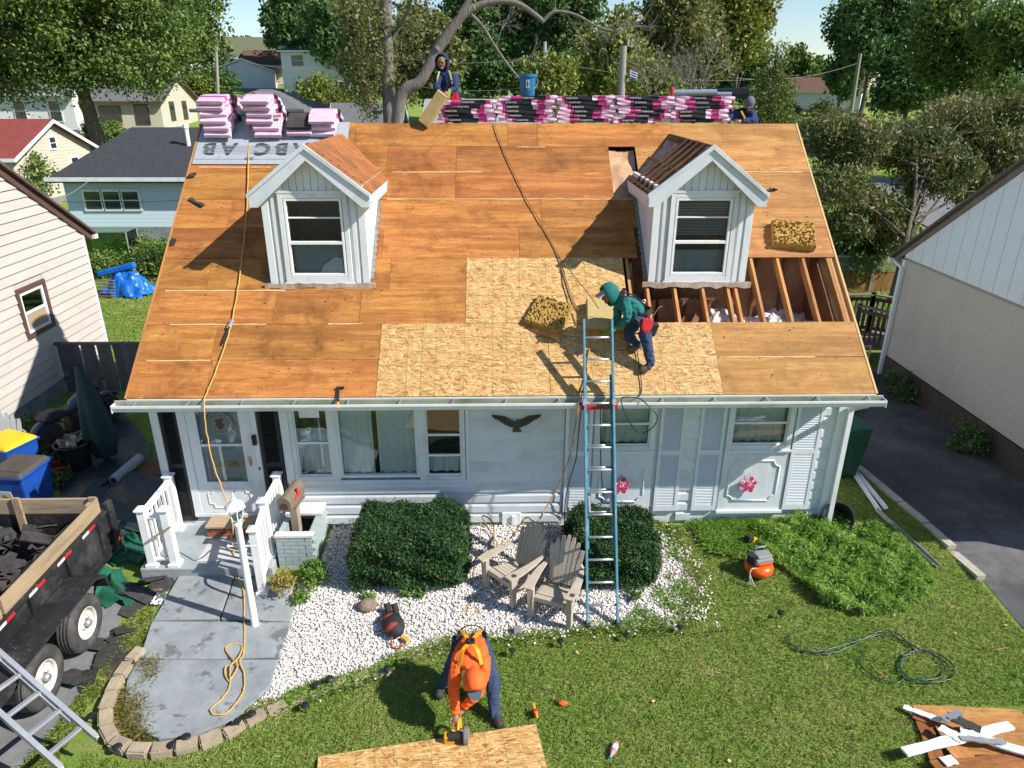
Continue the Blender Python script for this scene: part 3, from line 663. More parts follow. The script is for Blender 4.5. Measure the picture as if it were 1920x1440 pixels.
# eagle over the siding
e = MB(); cx, cz = .17, 1.86
for sx in (-1, 1):
    pts = [(cx,cz-.03), (cx+sx*.08,cz+.02), (cx+sx*.18,cz+.085), (cx+sx*.37,cz+.105), (cx+sx*.33,cz+.06), (cx+sx*.26,cz+.02), (cx+sx*.18,cz-.045), (cx+sx*.08,cz-.09), (cx,cz-.10)]
    e.prism(pts if sx > 0 else pts[::-1], 'y', -.05, -.02)
    for k in range(5): e.beam((cx+sx*(.10+.05*k),-.055,cz-.03+.02*k), (cx+sx*(.16+.05*k),-.055,cz+.05+.012*k), .018, .012)
e.sphere((cx,-.05,cz-.07),(.05,.03,.07),10,6); e.sphere((cx+.02,-.065,cz+.02),(.025,.025,.03),8,6); e.prism([(cx-.05,cz-.12),(cx+.05,cz-.12),(cx+.08,cz-.17),(cx-.06,cz-.17)],'y',-.05,-.03)
tag(e.build('eagle_plaque', pm('dark_bronze', (.07,.055,.045), (.045,.035,.03), .5, 20)), 'dark bronze spread-wing eagle mounted on the pale siding', 'ornament')
m = MB().box(.10,.16,-.06,.02,.02,.2); m.box(-.05,.25,-.03,.015,.0,.24); 
tag(m.build('wall_vent', WTRIM, bevel=.006), 'small white vent hood low on the siding behind chairs', 'vent')

# ------------------------------------------------------------------ dormers
def dormer(xc, left_stripped):
    yf, hw, ze, za = .94, .735, 5.167, 5.74
    zb = ZE+(yf+O_)*RISE/RUN-.02
    yof = lambda z: -O_+(z-ZE)*RUN/RISE
    body = MB()
    for sx in (-1, 1):                                                # cheek walls
        x0, x1 = sorted((xc+sx*hw, xc+sx*(hw-.05)))
        body.prism([(yf,zb), (yof(ze+.02),ze+.02), (yf,ze+.02)], 'x', x0, x1)
    wx, w0, w1 = .50, zb+.06, 5.085
    body.box(xc-hw+.05,xc-wx,yf+.004,yf+.06,zb,ze); body.box(xc+wx,xc+hw-.05,yf+.004,yf+.06,zb,ze); body.box(xc-wx,xc+wx,yf+.004,yf+.06,zb,w0)
    body.prism([(xc-hw+.05,ze+.001), (xc+hw-.05,ze+.001), (xc,za-.08)], 'y', yf+.004, yf+.06)
    db = body.build('dormer', WHITE, house)
    # upright boards of the front
    k = 14; bw = 2*hw/k
    for i in range(k):
        a, b = xc-hw+i*bw, xc-hw+(i+1)*bw
        sl = (za-ze)/hw
        for (lo, hi) in ([(zb,None)] if (b <= xc-wx+.01 or a >= xc+wx-.01) else [(5.095,None)]):
            ta = za-.07-abs(a-xc)*sl; tb = za-.07-abs(b-xc)*sl
            if abs(a-xc) < 1e-6 or abs(b-xc) < 1e-6 or (a-xc)*(b-xc) > 0:
                poly = [(a+.004,lo), (b-.004,lo), (b-.004,tb), (a+.004,ta)]
            else: poly = [(a+.004,lo), (b-.004,lo), (b-.004,tb), (xc,za-.07), (a+.004,ta)]
            if min(ta,tb) > lo: MB().prism(poly, 'y', yf-.012, yf+.003).build('dormer_board', WHITE, db)
    for sx in (-1, 1):                                                # corner boards, inner casing
        a, b = sorted((xc+sx*(hw+.012), xc+sx*(hw-.09))); MB().box(a,b,yf-.03,yf-.013,zb+.02,ze+.03).build('corner_board', WTRIM, db, bevel=.003)
        a, b = sorted((xc+sx*(hw-.13), xc+sx*(hw-.19))); MB().box(a,b,yf-.028,yf-.013,zb+.02,5.07).build('batten', WTRIM, db, bevel=.003)
    # rake fascia with its crown strip
    hx = .86; y0 = yf-.20; sl = (za-ze)/hw; e0 = za-hx*sl
    for sx in (-1, 1):
        p = [(xc,za-.02), (xc+sx*hx,e0-.02), (xc+sx*hx,e0-.165), (xc+sx*(hx-.12),e0-.165), (xc,za-.19)]
        MB().prism(p if sx > 0 else p[::-1], 'y', y0, y0+.028).build('rake_fascia', BLUEW, db, bevel=.003)
        p = [(xc,za+.035), (xc+sx*(hx+.02),e0+.025), (xc+sx*(hx+.02),e0-.035), (xc,za-.04)]
        MB().prism(p if sx > 0 else p[::-1], 'y', y0-.025, y0+.002).build('crown_strip', BLUEW, db, bevel=.003)
        p = [(xc,za-.10), (xc+sx*hx,e0-.10), (xc+sx*hx,e0-.115), (xc,za-.115)]
        MB().prism(p if sx > 0 else p[::-1], 'y', y0+.03, yf-.014).build('rake_soffit', WTRIM, db)
        # eave return and side fascia running back to the roof
        xa, xb = sorted((xc+sx*hx, xc+sx*(hx-.025))); ye = yof(e0)
        MB().prism([(y0+.03,e0-.165), (yof(e0-.165)+.0,e0-.165), (ye,e0-.01), (y0+.03,e0-.01)], 'x', xa, xb).build('side_fascia', WTRIM, db)
        xa, xb = sorted((xc+sx*(hx-.026), xc+sx*(hw+.013)))
        MB().prism([(y0+.03,e0-.165), (yof(e0-.165),e0-.165), (yof(e0-.150),e0-.150), (y0+.03,e0-.150)], 'x', xa, xb).build('side_soffit', WTRIM, db)
        # roof face
        nrm = Vector((sx*(za-ze), 0, hw)).normalized(); yb_e, yb_a = yof(e0)+.02, yof(za)+.02
        if not (left_stripped and sx < 0):
            v = [Vector((xc+sx*(hx+.0),y0-.01,e0-.005)), Vector((xc+sx*hx,yb_e,e0-.005)), Vector((xc,yb_a,za-.005)), Vector((xc,y0-.01,za-.005))]
            m = MB(); m.add(v+[p_+nrm*.018 for p_ in v], [(0,1,2,3)[::-1] if sx > 0 else (0,1,2,3), (4,5,6,7) if sx > 0 else (7,6,5,4), (0,4,5,1), (1,5,6,2), (2,6,7,3), (3,7,4,0)])
            m.build('dormer_sheet', PLYR, db)
        else:
            n = 5
            for i in range(n):
                y = y0+.05+i*.33
                top = Vector((xc,y,za-.02)); lowz = e0-.02; low = Vector((xc-hx+.03,y,lowz+.01))
                if y > yof(lowz): 
                    t = (y-yof(lowz))/(yof(za)-yof(lowz)); low = low.lerp(top, min(t+.06,.95))
                MB().beam(top, low, .04, .10, up=(0,0,1)).build('dormer_rafter', RAFTD, db)
            bt = MB(); bt.grid(lambda u, v: (xc-hx*.96+hx*.94*v, y0+.04+(yb_e-.1-y0+(yb_a-yb_e)*v)*u, e0-.045+(za-e0)*v*.97+.03*math.sin(u*7+4*v)*math.cos(v*9)+.03*random.random()), 28, 16)
            bt.build('dormer_batt', pm('old_batt', (.50,.38,.30), (.24,.15,.11), .95, 9, bump=.03, bsc=20, dirt=(.62,.54,.48)), db)
            for tt in (.06, .5, .93):
                p = Vector((xc-hx*(1-tt)-.0,y0+.02,e0+(za-e0)*tt)); q = p.copy(); q.y = yof(p.z)
                MB().beam(p-Vector((0,0,.01)), q-Vector((0,0,.01)), .035, .02, up=nrm).build('lath', RAFT if tt < .1 else RAFTD, db)
            MB().beam((xc,y0+.02,za-.035),(xc,yof(za),za-.035),.03,.10).build('ridge_board', RAFTD, db)
    # window
    window(db, xc-wx, xc+wx, w0, w1, yf-.03, fw=.07, mat=WTRIM, sash=False, room=.75, name='dormer_window_frame')
    m = MB(); gx, g0, g1 = wx-.08, w0+.075, w1-.075; y = yf-.02
    mid = g0+(g1-g0)*.44; up_ = g0+(g1-g0)*.76
    t = .035
    m.box(xc-gx,xc-gx+t,y-.028,y+.02,g0,g1); m.box(xc+gx-t,xc+gx,y-.028,y+.02,g0,g1)
    for a, b in ((g0,g0+.05), (g1-t,g1)): m.box(xc-gx+t,xc+gx-t,y-.026,y+.018,a,b)
    m.box(xc-gx+t,xc+gx-t,y-.024,y+.02,mid-.02,mid+.025); m.box(xc-gx+t,xc+gx-t,y-.018,y+.012,up_-.01,up_+.01)
    m.build('dormer_sash', VINYL, db, bevel=.003)
    MB().box(xc-wx-.03,xc+wx+.03,yf-.055,yf-.014,w1+.0,w1+.035).build('head_trim', WTRIM, db); MB().box(xc-wx-.02,xc+wx+.02,yf-.05,yf-.012,w0-.03,w0).build('sill', WTRIM, db)
    MB().grid(lambda u, v: (xc-gx+.03+(2*gx-.06)*u, yf+.10+.012*math.sin(30*u), w0+.08+(mid-w0-.10)*v*(.75 if left_stripped else 1)), 24, 2).build('pane_brightener', pm('brightener_grey', (.42,.43,.44), (.34,.35,.36), .9) if 'brightener_grey' not in bpy.data.materials else bpy.data.materials['brightener_grey'], db, smooth=True)  # grey sheet added behind the lower sash to lighten the dark glass
    if left_stripped:
        for i in range(22): MB().beam((xc-gx+.04,yf+.06,mid+.10+i*.022),(xc+gx-.04,yf+.06,mid+.10+i*.022),.018,.002,up=(0,-.3,.95)).build('blind_slat', BLIND, db)
    else:
        MB().prism([(xc-.02,w0+.09), (xc+.36,w0+.09), (xc+.34,w0+.34), (xc+.24,w0+.36), (xc+.06,w0+.24)], 'y', yf+.06, yf+.08).build('white_chair_back', VINYL, db)
    # torn flashing under the front and along the cheek
    m = MB(); kk = 16
    top = [(xc-hw-.10+(2*hw+.2)*i/kk, zb+.035+.015*random.random()) for i in range(kk+1)]
    bot = [(x, zb-.015-.055*random.random()) for x, _ in top]
    m.prism(bot+top[::-1], 'y', yf-.075, yf-.05)
    m.build('torn_flashing', pm('rusty_flashing', (.55,.50,.44), (.36,.24,.16), .8, 8, dirt=(.24,.09,.04)), db)
    sd = 1 if not left_stripped else -1
    for i in range(15):
        s_ = 2.08+i*.125; pz = roofp(xc+sd*(hw+.03), s_, .012)
        o = MB().box(-.032,.032,-.058,.058,-.004,.004).build('step_flashing', pm('grey_flashing', (.30,.30,.29), (.18,.18,.17), .8, 9) if i == 0 and not left_stripped else bpy.data.materials['grey_flashing'], db)
        o.matrix_local = Matrix.Translation(pz) @ Euler((math.atan2(RISE,RUN),R(-25*sd),R(random.uniform(-6,6)))).to_matrix().to_4x4()
    return db
d1 = dormer(-2.78, False); d2 = dormer(2.95, True)
# printed stamp on the left dormer's plywood
nrm = Vector((.78,0,1)).normalized(); ax = Vector((0,-1,0)); ay = nrm.cross(ax)
def onD1(y, t, lift=.0215):
    p = Vector((-2.78+.86*t, y, 5.74-.78*.86*t-.005))+nrm*lift
    return Matrix(((ax.x,ay.x,nrm.x,p.x),(ax.y,ay.y,nrm.y,p.y),(ax.z,ay.z,nrm.z,p.z),(0,0,0,1)))
for k in range(6):
    MB().box(-.035,.035,-.012,.012,0,.001).build('stamp_mark', INK, d1, M=onD1(1.02+k*.012, .22+.115*k))
m = MB().tube([(-.2,-.08,0),(.2,-.08,0),(.2,.08,0),(-.2,.08,0)], .004, 4, closed=True); m.build('stamp_box', INK, d1, M=onD1(1.75,.42) @ Matrix.Rotation(R(90),4,'Z'))
# ------------------------------------------------------------------ porch
porch = thing('porch', 'grey painted porch slab with white vinyl railings at the front door', 'porch', (-4.35,-.55,0))
def pl(mb, name, mat, **k): return mb.xf(Matrix.Translation((4.35,.55,0))).build(name, mat, porch, **k)
pl(MB().box(-5.3,-3.4,-1.12,-.0,-.28,.06), 'slab', PORCHC, bevel=.012)
pl(MB().box(-4.62,-3.72,-.36,-.055,.225,.262), 'tread', STEP, bevel=.006)
bx = MB().box(-.108,.108,-.045,.045,-.032,.032).mesh('brick', REDB)
for r_ in range(2):
    for i in range(4): inst(bx, 'brick', porch, loc=(-4.5+.225*i+(.05 if r_ else 0)+4.35,-.29+.55,.10+.075*r_))
pl(MB().box(-4.58,-3.76,-.25,-.06,.062,.22), 'step_core', REDB)
pl(MB().box(-4.55,-3.65,-.95,-.42,.062,.068), 'door_mat', pm('pale_mat', (.5,.5,.5), (.42,.42,.43), .9))
def post(x, y, z0, z1, w_=.11):
    m = MB(); m.box(x-w_/2,x+w_/2,y-w_/2,y+w_/2,z0,z1); m.box(x-w_*.75,x+w_*.75,y-w_*.75,y+w_*.75,z0,z0+.05)
    m.box(x-w_*.7,x+w_*.7,y-w_*.7,y+w_*.7,z1,z1+.025)
    k = w_*.62; m.add([(x-k,y-k,z1+.0255),(x+k,y-k,z1+.0255),(x+k,y+k,z1+.0255),(x-k,y+k,z1+.0255),(x,y,z1+.07)], [(0,1,4),(1,2,4),(2,3,4),(3,0,4),(3,2,1,0)])
    pl(m, 'post', VINYL, bevel=.004)
def rail(p, q, n, h0, h1):
    p = Vector(p); q = Vector(q)
    for h_ in (h0, h1): pl(MB().beam(p+Vector((0,0,h_)), q+Vector((0,0,h_)), .055, .08 if h_ == h1 else .05), 'rail', VINYL, bevel=.006)
    for i in range(n):
        c_ = p.lerp(q, (i+1)/(n+1)); pl(MB().beam(c_+Vector((0,0,h0)), c_+Vector((0,0,h1)), .035, .035, up=(0,1,0)), 'baluster', VINYL)
post(-5.14,-.11,.06,1.02); post(-5.14,-1.02,.06,1.0); post(-4.82,-1.02,.06,1.0)
rail((-5.14,-.11,0), (-5.14,-1.02,0), 6, .16, .94); rail((-5.14,-1.02,0), (-4.82,-1.02,0), 2, .18, .9)
post(-3.5,-.11,.06,1.02); post(-3.5,-.82,.06,1.0); post(-3.46,-1.42,-.14,.92)
rail((-3.5,-.11,0), (-3.5,-.82,0), 5, .16, .94); rail((-3.5,-.82,.0), (-3.46,-1.42,-.08), 4, .14, .9)
tag(MB().beam(at(280,1012,-1.12), at(320,988,-1.12), .03, .02).build('loose_board', WEATHX), 'short weathered stick leaning across the white porch posts', 'board')
h = thing('grab_rail', 'white tubular hand rail on the right side of the porch', 'rail', (-3.62,-1.2,0))
MB().tube(smooth_path([(-.02,.1,.06),(0,.08,.55),(.02,-.1,.62),(.03,-.35,.55),(.04,-.4,.0)], 5), .018, 8).build('tube', VINYL, h, smooth=True)
MB().cyl((-.02,.1,.06),(-.02,.1,.075),.04).build('flange', VINYL, h)

# ------------------------------------------------------------------ brick planter, mailbox, lamp post, pots
pln = thing('brick_planter', 'grey painted brick planter box against the wall by the porch', 'planter', (-3.09,-.5,-.1))
X0, X1, Y0, Y1, H = -.27,.27,-.44,.44,.55
MB().box(X0+.02,X1-.02,Y0+.02,Y0+.09,0,H-.01).build('mortar_core', pm('mortar', (.27,.32,.33), (.22,.27,.28), .9), pln)
MB().box(X0+.02,X0+.09,Y0+.09,Y1,0,H-.01).build('mortar_core', bpy.data.materials['mortar'], pln); MB().box(X1-.09,X1-.02,Y0+.09,Y1,0,H-.01).build('mortar_core', bpy.data.materials['mortar'], pln)
MB().box(X0+.09,X1-.09,Y0+.09,Y1,0,.3).build('soil', pm('soil', (.06,.045,.035), (.03,.022,.018), .95), pln)
for (ln, nm) in ((.2,'f'),(.095,'h')): pass
fb = {l_: MB().box(-l_/2,l_/2,-.035,.035,-.03,.03).mesh('brick', PBRICK) for l_ in (.2,.095,.19)}
nr = 8
for r_ in range(nr):
    z = .035+r_*.068
    xs_ = [(-.165,.2),(.042,.2),(.207,.095)] if r_ % 2 else [(-.217,.095),(-.06,.2),(.15,.2)]
    for xx, l_ in xs_: inst(fb[l_], 'brick', pln, loc=(xx,Y0+.036,z))
    for sx in (X0+.036, X1-.036):
        for j in range(4): inst(fb[.19], 'brick', pln, loc=(sx,Y0+.18+j*.2+(.06 if r_ % 2 else -.02),z), rot=(0,0,R(90)))
MB().box(X0-.01,X1+.01,Y0-.01,Y0+.11,H,H+.035).build('cap', pm('white_cap', (.68,.67,.65), (.5,.48,.46), .8, 9), pln); MB().box(X0-.01,X1+.01,Y1-.30,Y1+.02,H,H+.035).build('cap', bpy.data.materials['white_cap'], pln)
mbx = thing('mailbox', 'brown plastic mailbox with red flag on its post in the brick planter', 'mailbox', (-3.17,-.55,.2), rz=R(-8))
m = MB(); k = 10; w_, hh = .095, .13
prof = [(w_,0), (w_,hh)]+[(w_*math.cos(math.pi*i/k), hh+w_*math.sin(math.pi*i/k)) for i in range(1,k)]+[(-w_,hh), (-w_,0)]
m.prism([(x,z+.62) for x, z in prof], 'y', -.24, .26); m.build('box', MAILB, mbx, bevel=.006)
MB().prism([(x*1.1,z*1.05+.614) for x, z in prof], 'y', -.275, -.2405).build('door', MAILB, mbx, bevel=.006)
MB().prism([(x*.6,z*.42+.66) for x, z in prof], 'y', -.280, -.276).build('door_recess', pm('mail_dark', (.06,.045,.035), None, .6), mbx)
MB().box(.098,.108,-.10,.10,.72,.75).build('flag', FLAGR, mbx); MB().box(.098,.108,-.02,.03,.75,.86).build('flag_tab', FLAGR, mbx)
MB().box(-.12,.12,-.15,.2,.585,.613).build('shelf', MAILB, mbx); MB().box(-.055,.055,-.01,.10,.0,.585).build('post', pm('mail_post', (.34,.28,.21), (.28,.22,.16), .7, 5), mbx)
lb = gnd(480,1180)
lp = thing('lamp_post', 'white garden lamp post with lantern standing on the grey path', 'lamp post', lb)
MB().lathe([(.055,0),(.055,.06),(.048,.08),(.046,.9),(.043,1.62),(.055,1.64),(.055,1.68),(.03,1.70)], 16).build('pole', VINYL, lp, smooth=True)
MB().tube([(-.17,0,1.32),(.2,0,1.32)], .011, 8).build('crossbar', VINYL, lp); MB().sphere((-.17,0,1.32),.02,8,6).build('crossbar_end', VINYL, lp)
m = MB(); m.lathe([(.05,1.70),(.07,1.73),(.075,1.735)], 6)
for a in range(6): m.beam((.07*math.cos(a*1.047),.07*math.sin(a*1.047),1.735),(.10*math.cos(a*1.047),.10*math.sin(a*1.047),1.90),.012,.012)
m.build('lantern_frame', VINYL, lp); MB().lathe([(.062,1.74),(.092,1.9)], 6, cap=False).build('lantern_glass', GLASS, lp)
MB().lathe([(.135,1.90),(.12,1.93),(.05,1.985),(.03,2.0),(.035,2.02),(.012,2.05),(.016,2.07),(.002,2.12)], 6).build('lantern_cap', VINYL, lp)

# ------------------------------------------------------------------ foliage kit
def leaf_mesh(name, C, size, mat, asp=.5, droop=0.0, up_bias=0.0, rng=RNG):
    n = len(C); C = np.asarray(C, float)
    a = rng.normal(size=(n,3)); a[:,2] = a[:,2]*(1-abs(up_bias))-droop+up_bias; a /= np.linalg.norm(a, axis=1)[:,None]
    b = rng.normal(size=(n,3)); b -= a*(a*b).sum(1)[:,None]; b /= np.linalg.norm(b, axis=1)[:,None]
    L = (size*(.6+.8*rng.random(n)))[:,None]; Wd = L*asp
    V = np.stack([C-a*L*.5, C+b*Wd*.5, C+a*L*.5, C-b*Wd*.5], 1).reshape(-1,3)
    me = bpy.data.meshes.new(name); me.vertices.add(4*n); me.vertices.foreach_set('co', V.astype(np.float32).ravel())
    me.loops.add(4*n); me.loops.foreach_set('vertex_index', np.arange(4*n, dtype=np.int32))
    me.polygons.add(n); me.polygons.foreach_set('loop_start', np.arange(0,4*n,4,dtype=np.int32))
    me.update(calc_edges=True); me.validate(); me.materials.append(mat); return me
def blob_points(lobes, ncl, nleaf, rc, shell=.55, rng=RNG):
    """cluster centres filling ellipsoid lobes (denser outside), leaves scattered round each"""
    lob = np.array(lobes, float); vol = lob[:,3]*lob[:,4]*lob[:,5]; k = rng.choice(len(lob), ncl, p=vol/vol.sum())
    d = rng.normal(size=(ncl,3)); d /= np.linalg.norm(d, axis=1)[:,None]
    r = shell+(1-shell)*rng.random(ncl)**.6; r *= (.85+.3*rng.random(ncl))
    c = lob[k,:3]+d*r[:,None]*lob[k,3:6]
    per = max(1, nleaf//ncl); rr = rc*(.5+.9*rng.random(ncl))
    off = rng.normal(size=(ncl,per,3))*np.array([1,1,.7])
    off /= np.maximum(1, np.linalg.norm(off, axis=2, keepdims=True)/1.7)
    return c, (c[:,None,:]+off*rr[:,None,None]).reshape(-1,3)
def limbs(mb, base, pts, r0, rng=random):
    mb.tube(smooth_path(pts, 4), list(np.linspace(r0, r0*.25, (len(pts)-1)*4+1)), 7)
def tree(name, label, base, lobes, trunk, r0, ncl, nleaf, rc, size, lm, bark=BARK, asp=.55, droop=.15, shell=.5, nlimb=10, group=None, wig=.3):
    base = Vector(base); t = thing(name, label, 'tree', base, group=group)
    c, P = blob_points([(l[0],l[1],l[2],l[3],l[4],l[5]) for l in lobes], ncl, nleaf, rc, shell)
    inst(leaf_mesh('crown', P, size, lm, asp, droop), 'crown', t)
    m = MB(); n = len(trunk); tp = smooth_path(trunk, 5)
    m.tube(tp, [r0*(1.25 if i == 0 else 1-.88*i/len(tp)) for i in range(len(tp))], 10)
    rs = random.Random(len(name)+int(base.x*7))
    for i in range(nlimb):
        s_ = tp[int(len(tp)*rs.uniform(.35,.98))-1]; e_ = Vector(c[rs.randrange(len(c))]); mid = s_.lerp(e_, .5)+Vector((rs.uniform(-1,1),rs.uniform(-1,1),rs.uniform(0,1)))*wig*(e_-s_).length*.4
        limbs(m, s_, [s_, mid, e_], r0*.32)
    m.build('trunk', bark, t, smooth=True); return t
LG1 = leafmat('leaf_oak', [(0.0405,0.081,0.0189),(0.0878,0.1553,0.0324),(0.1553,0.2228,0.0486),(0.2295,0.27,0.0675)])
LG2 = leafmat('leaf_deep', [(0.0243,0.0567,0.0189),(0.054,0.1148,0.0324),(0.1013,0.1755,0.0486),(0.162,0.2295,0.0607)])
LG3 = leafmat('leaf_yellowish', [(0.0625,0.1,0.0187),(0.1375,0.1875,0.0325),(0.2375,0.2625,0.0525),(0.35,0.3125,0.075)])
LG4 = leafmat('leaf_dull', [(0.052,0.078,0.0234),(0.117,0.1495,0.0416),(0.195,0.195,0.0676),(0.312,0.247,0.104)])
LG5 = leafmat('leaf_dying', [(.05,.085,.024),(.11,.145,.04),(.19,.19,.07),(.36,.26,.13)])
LCED = leafmat('leaf_cedar', [(0.039,0.065,0.0156),(0.091,0.1365,0.0286),(0.169,0.208,0.0442),(0.234,0.247,0.0585)])
LHED = leafmat('leaf_yew', [(0.0092,0.0299,0.0115),(0.0207,0.0575,0.0184),(0.0414,0.0978,0.0287),(0.0805,0.1437,0.0414)], trans=.1)
LBRT = leafmat('leaf_bright', [(.05,.12,.015), (.10,.20,.03), (.17,.28,.05), (.24,.34,.08)])
LYEL = leafmat('leaf_ochre', [(.16,.14,.03), (.28,.22,.05), (.38,.30,.08), (.45,.36,.12)])

# hedges: two clipped yews
def hedge(label, x0, x1, y0, y1, zt, seed, n):
    rng = np.random.default_rng(seed); cx, cy = (x0+x1)/2, (y0+y1)/2; zb = float(terr(0,cy)); t = thing('yew_hedge', label, 'hedge', (cx,cy,zb), group='clipped dark green hedges by the wall')
    hx, hy, H = (x1-x0)/2, (y1-y0)/2, zt-zb
    def surf(u, v, w_):  # superellipsoid push
        return u*hx, v*hy, w_*H
    m = MB(); m.grid(lambda u, v: (0,0,0), 1, 1); m = MB()
    k = 20
    def fn(u, v):
        a = 2*math.pi*u; e = .42; ca, sa = math.cos(a), math.sin(a)
        x = math.copysign(abs(ca)**e, ca); y = math.copysign(abs(sa)**e, sa); z = v
        s_ = (1-.10*(1-v)) if v < .8 else (1-((v-.8)/.2)**2.5*.35)
        if v >= .999: s_ = .02
        return (x*hx*.93*s_, y*hy*.93*s_, min(z*1.06,1)*H*.95)
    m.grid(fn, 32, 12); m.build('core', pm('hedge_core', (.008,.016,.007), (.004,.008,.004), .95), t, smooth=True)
    # twigs of needles over the surface
    P = []
    q = rng.random((n,3)); face = rng.random(n); A = [4*hx*hy, 2*2*hx*H, 2*2*hy*H]; tot = sum(A)
    top = face < A[0]/tot; fr = (~top) & (face < (A[0]+A[1])/tot); sd = ~(top | fr)
    C = np.zeros((n,3)); u = q[:,0]*2-1; v = q[:,1]*2-1; sgn = np.sign(q[:,2]-.5)
    C[top] = np.stack([u[top]*hx, v[top]*hy, np.full(top.sum(), H)], 1)
    C[fr] = np.stack([u[fr]*hx, sgn[fr]*hy, (v[fr]*.5+.5)*H], 1); C[sd] = np.stack([sgn[sd]*hx, u[sd]*hy, (v[sd]*.5+.5)*H], 1)
    # round the corners and lump the surface
    ex = np.clip(np.abs(C[:,0])/hx,0,1); ey = np.clip(np.abs(C[:,1])/hy,0,1); ez = np.clip(C[:,2]/H,0,1)
    rd = (ex**11+ey**11+ez**11)**(1/11.); C[:,:2] /= np.maximum(rd,1)[:,None]**.9; C[:,2] /= np.maximum(rd,1)**.9
    lump = .045*np.sin(C[:,0]*11+seed)*np.cos(C[:,1]*13)+.03*np.sin(C[:,2]*17+C[:,0]*7)+.035*rng.normal(size=n)
    nrm = C/np.array([hx**2,hy**2,H**2]); nrm /= np.linalg.norm(nrm, axis=1)[:,None]+1e-6
    C = C+nrm*lump[:,None]; C[:,2] = np.maximum(C[:,2], .02)
    inst(leaf_mesh('needles', C, .042, LHED, .36, 0, .25, rng), 'needles', t)
    k = rng.choice(len(C), 90); S = (C[k][:,None,:]+nrm[k][:,None,:]*(rng.random((90,9,1))*.10)+rng.normal(0,.010,(90,9,3))).reshape(-1,3); inst(leaf_mesh('stray_shoots', S, .04, LG1, .35, 0, .4, rng), 'stray_shoots', t)
    k = rng.choice(len(C), 14); S = (C[k][:,None,:]+rng.normal(0,.035,(14,40,3))).reshape(-1,3); inst(leaf_mesh('dead_needles', S, .035, LG5, .3, 0, .2, rng), 'dead_needles', t); return t
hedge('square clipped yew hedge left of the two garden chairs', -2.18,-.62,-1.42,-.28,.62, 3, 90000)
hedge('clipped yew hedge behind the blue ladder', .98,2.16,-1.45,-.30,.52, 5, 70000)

def bush(label, name, base, r, h, lm, n, size, ncl=40, cat='shrub', group=None, asp=.5):
    t = thing(name, label, cat, base, group=group); c, P = blob_points([(0,0,h*.55,r,r,h*.5)], ncl, n, r*.3, .3)
    P[:,2] = np.maximum(P[:,2], .01)
    inst(leaf_mesh('foliage', P, size, lm, asp, 0, .2), 'foliage', t); m = MB()
    for i in range(7): m.tube([(0,0,0), tuple(Vector(c[i])*.5+Vector((0,0,h*.15))), tuple(c[i])], [.008,.006,.003], 5)
    m.build('stem', BARK, t); return t
bush('bright green bushy plant beside the brick planter', 'garden_plant', gnd(592,1098), .17, .38, LBRT, 1500, .05)
bush('small bright green weed at the path edge', 'weed', gnd(566,1132), .10, .2, LBRT, 500, .04, 18)
pot = thing('flower_pot', 'white pot of ochre sedum standing on the path end', 'planter', gnd(537,1118))
MB().lathe([(.085,0),(.12,.16),(.13,.18),(.13,.2),(.115,.2),(.11,.17)], 20).build('pot', pm('pot_white', (.55,.54,.5), (.4,.38,.34), .8, 8), pot, smooth=False)
c_, P = blob_points([(0,0,.25,.16,.14,.12)], 30, 1400, .05, .2); inst(leaf_mesh('foliage', P, .045, LYEL, .35, 0, .4), 'foliage', pot)
for k, (px, py, h_) in enumerate(((690,1125,.10), (760,1120,.12), (790,1118,.1), (300,1035,.12), (1192,1130,.22))):
    bush('small light green sprout at the foot of '+['the square hedge, leftmost','the square hedge, middle','the square hedge, right','the porch slab','the blue ladder'][k], 'sprout', gnd(px,py), .09, h_, LBRT, 160, .05, 12, 'weed')

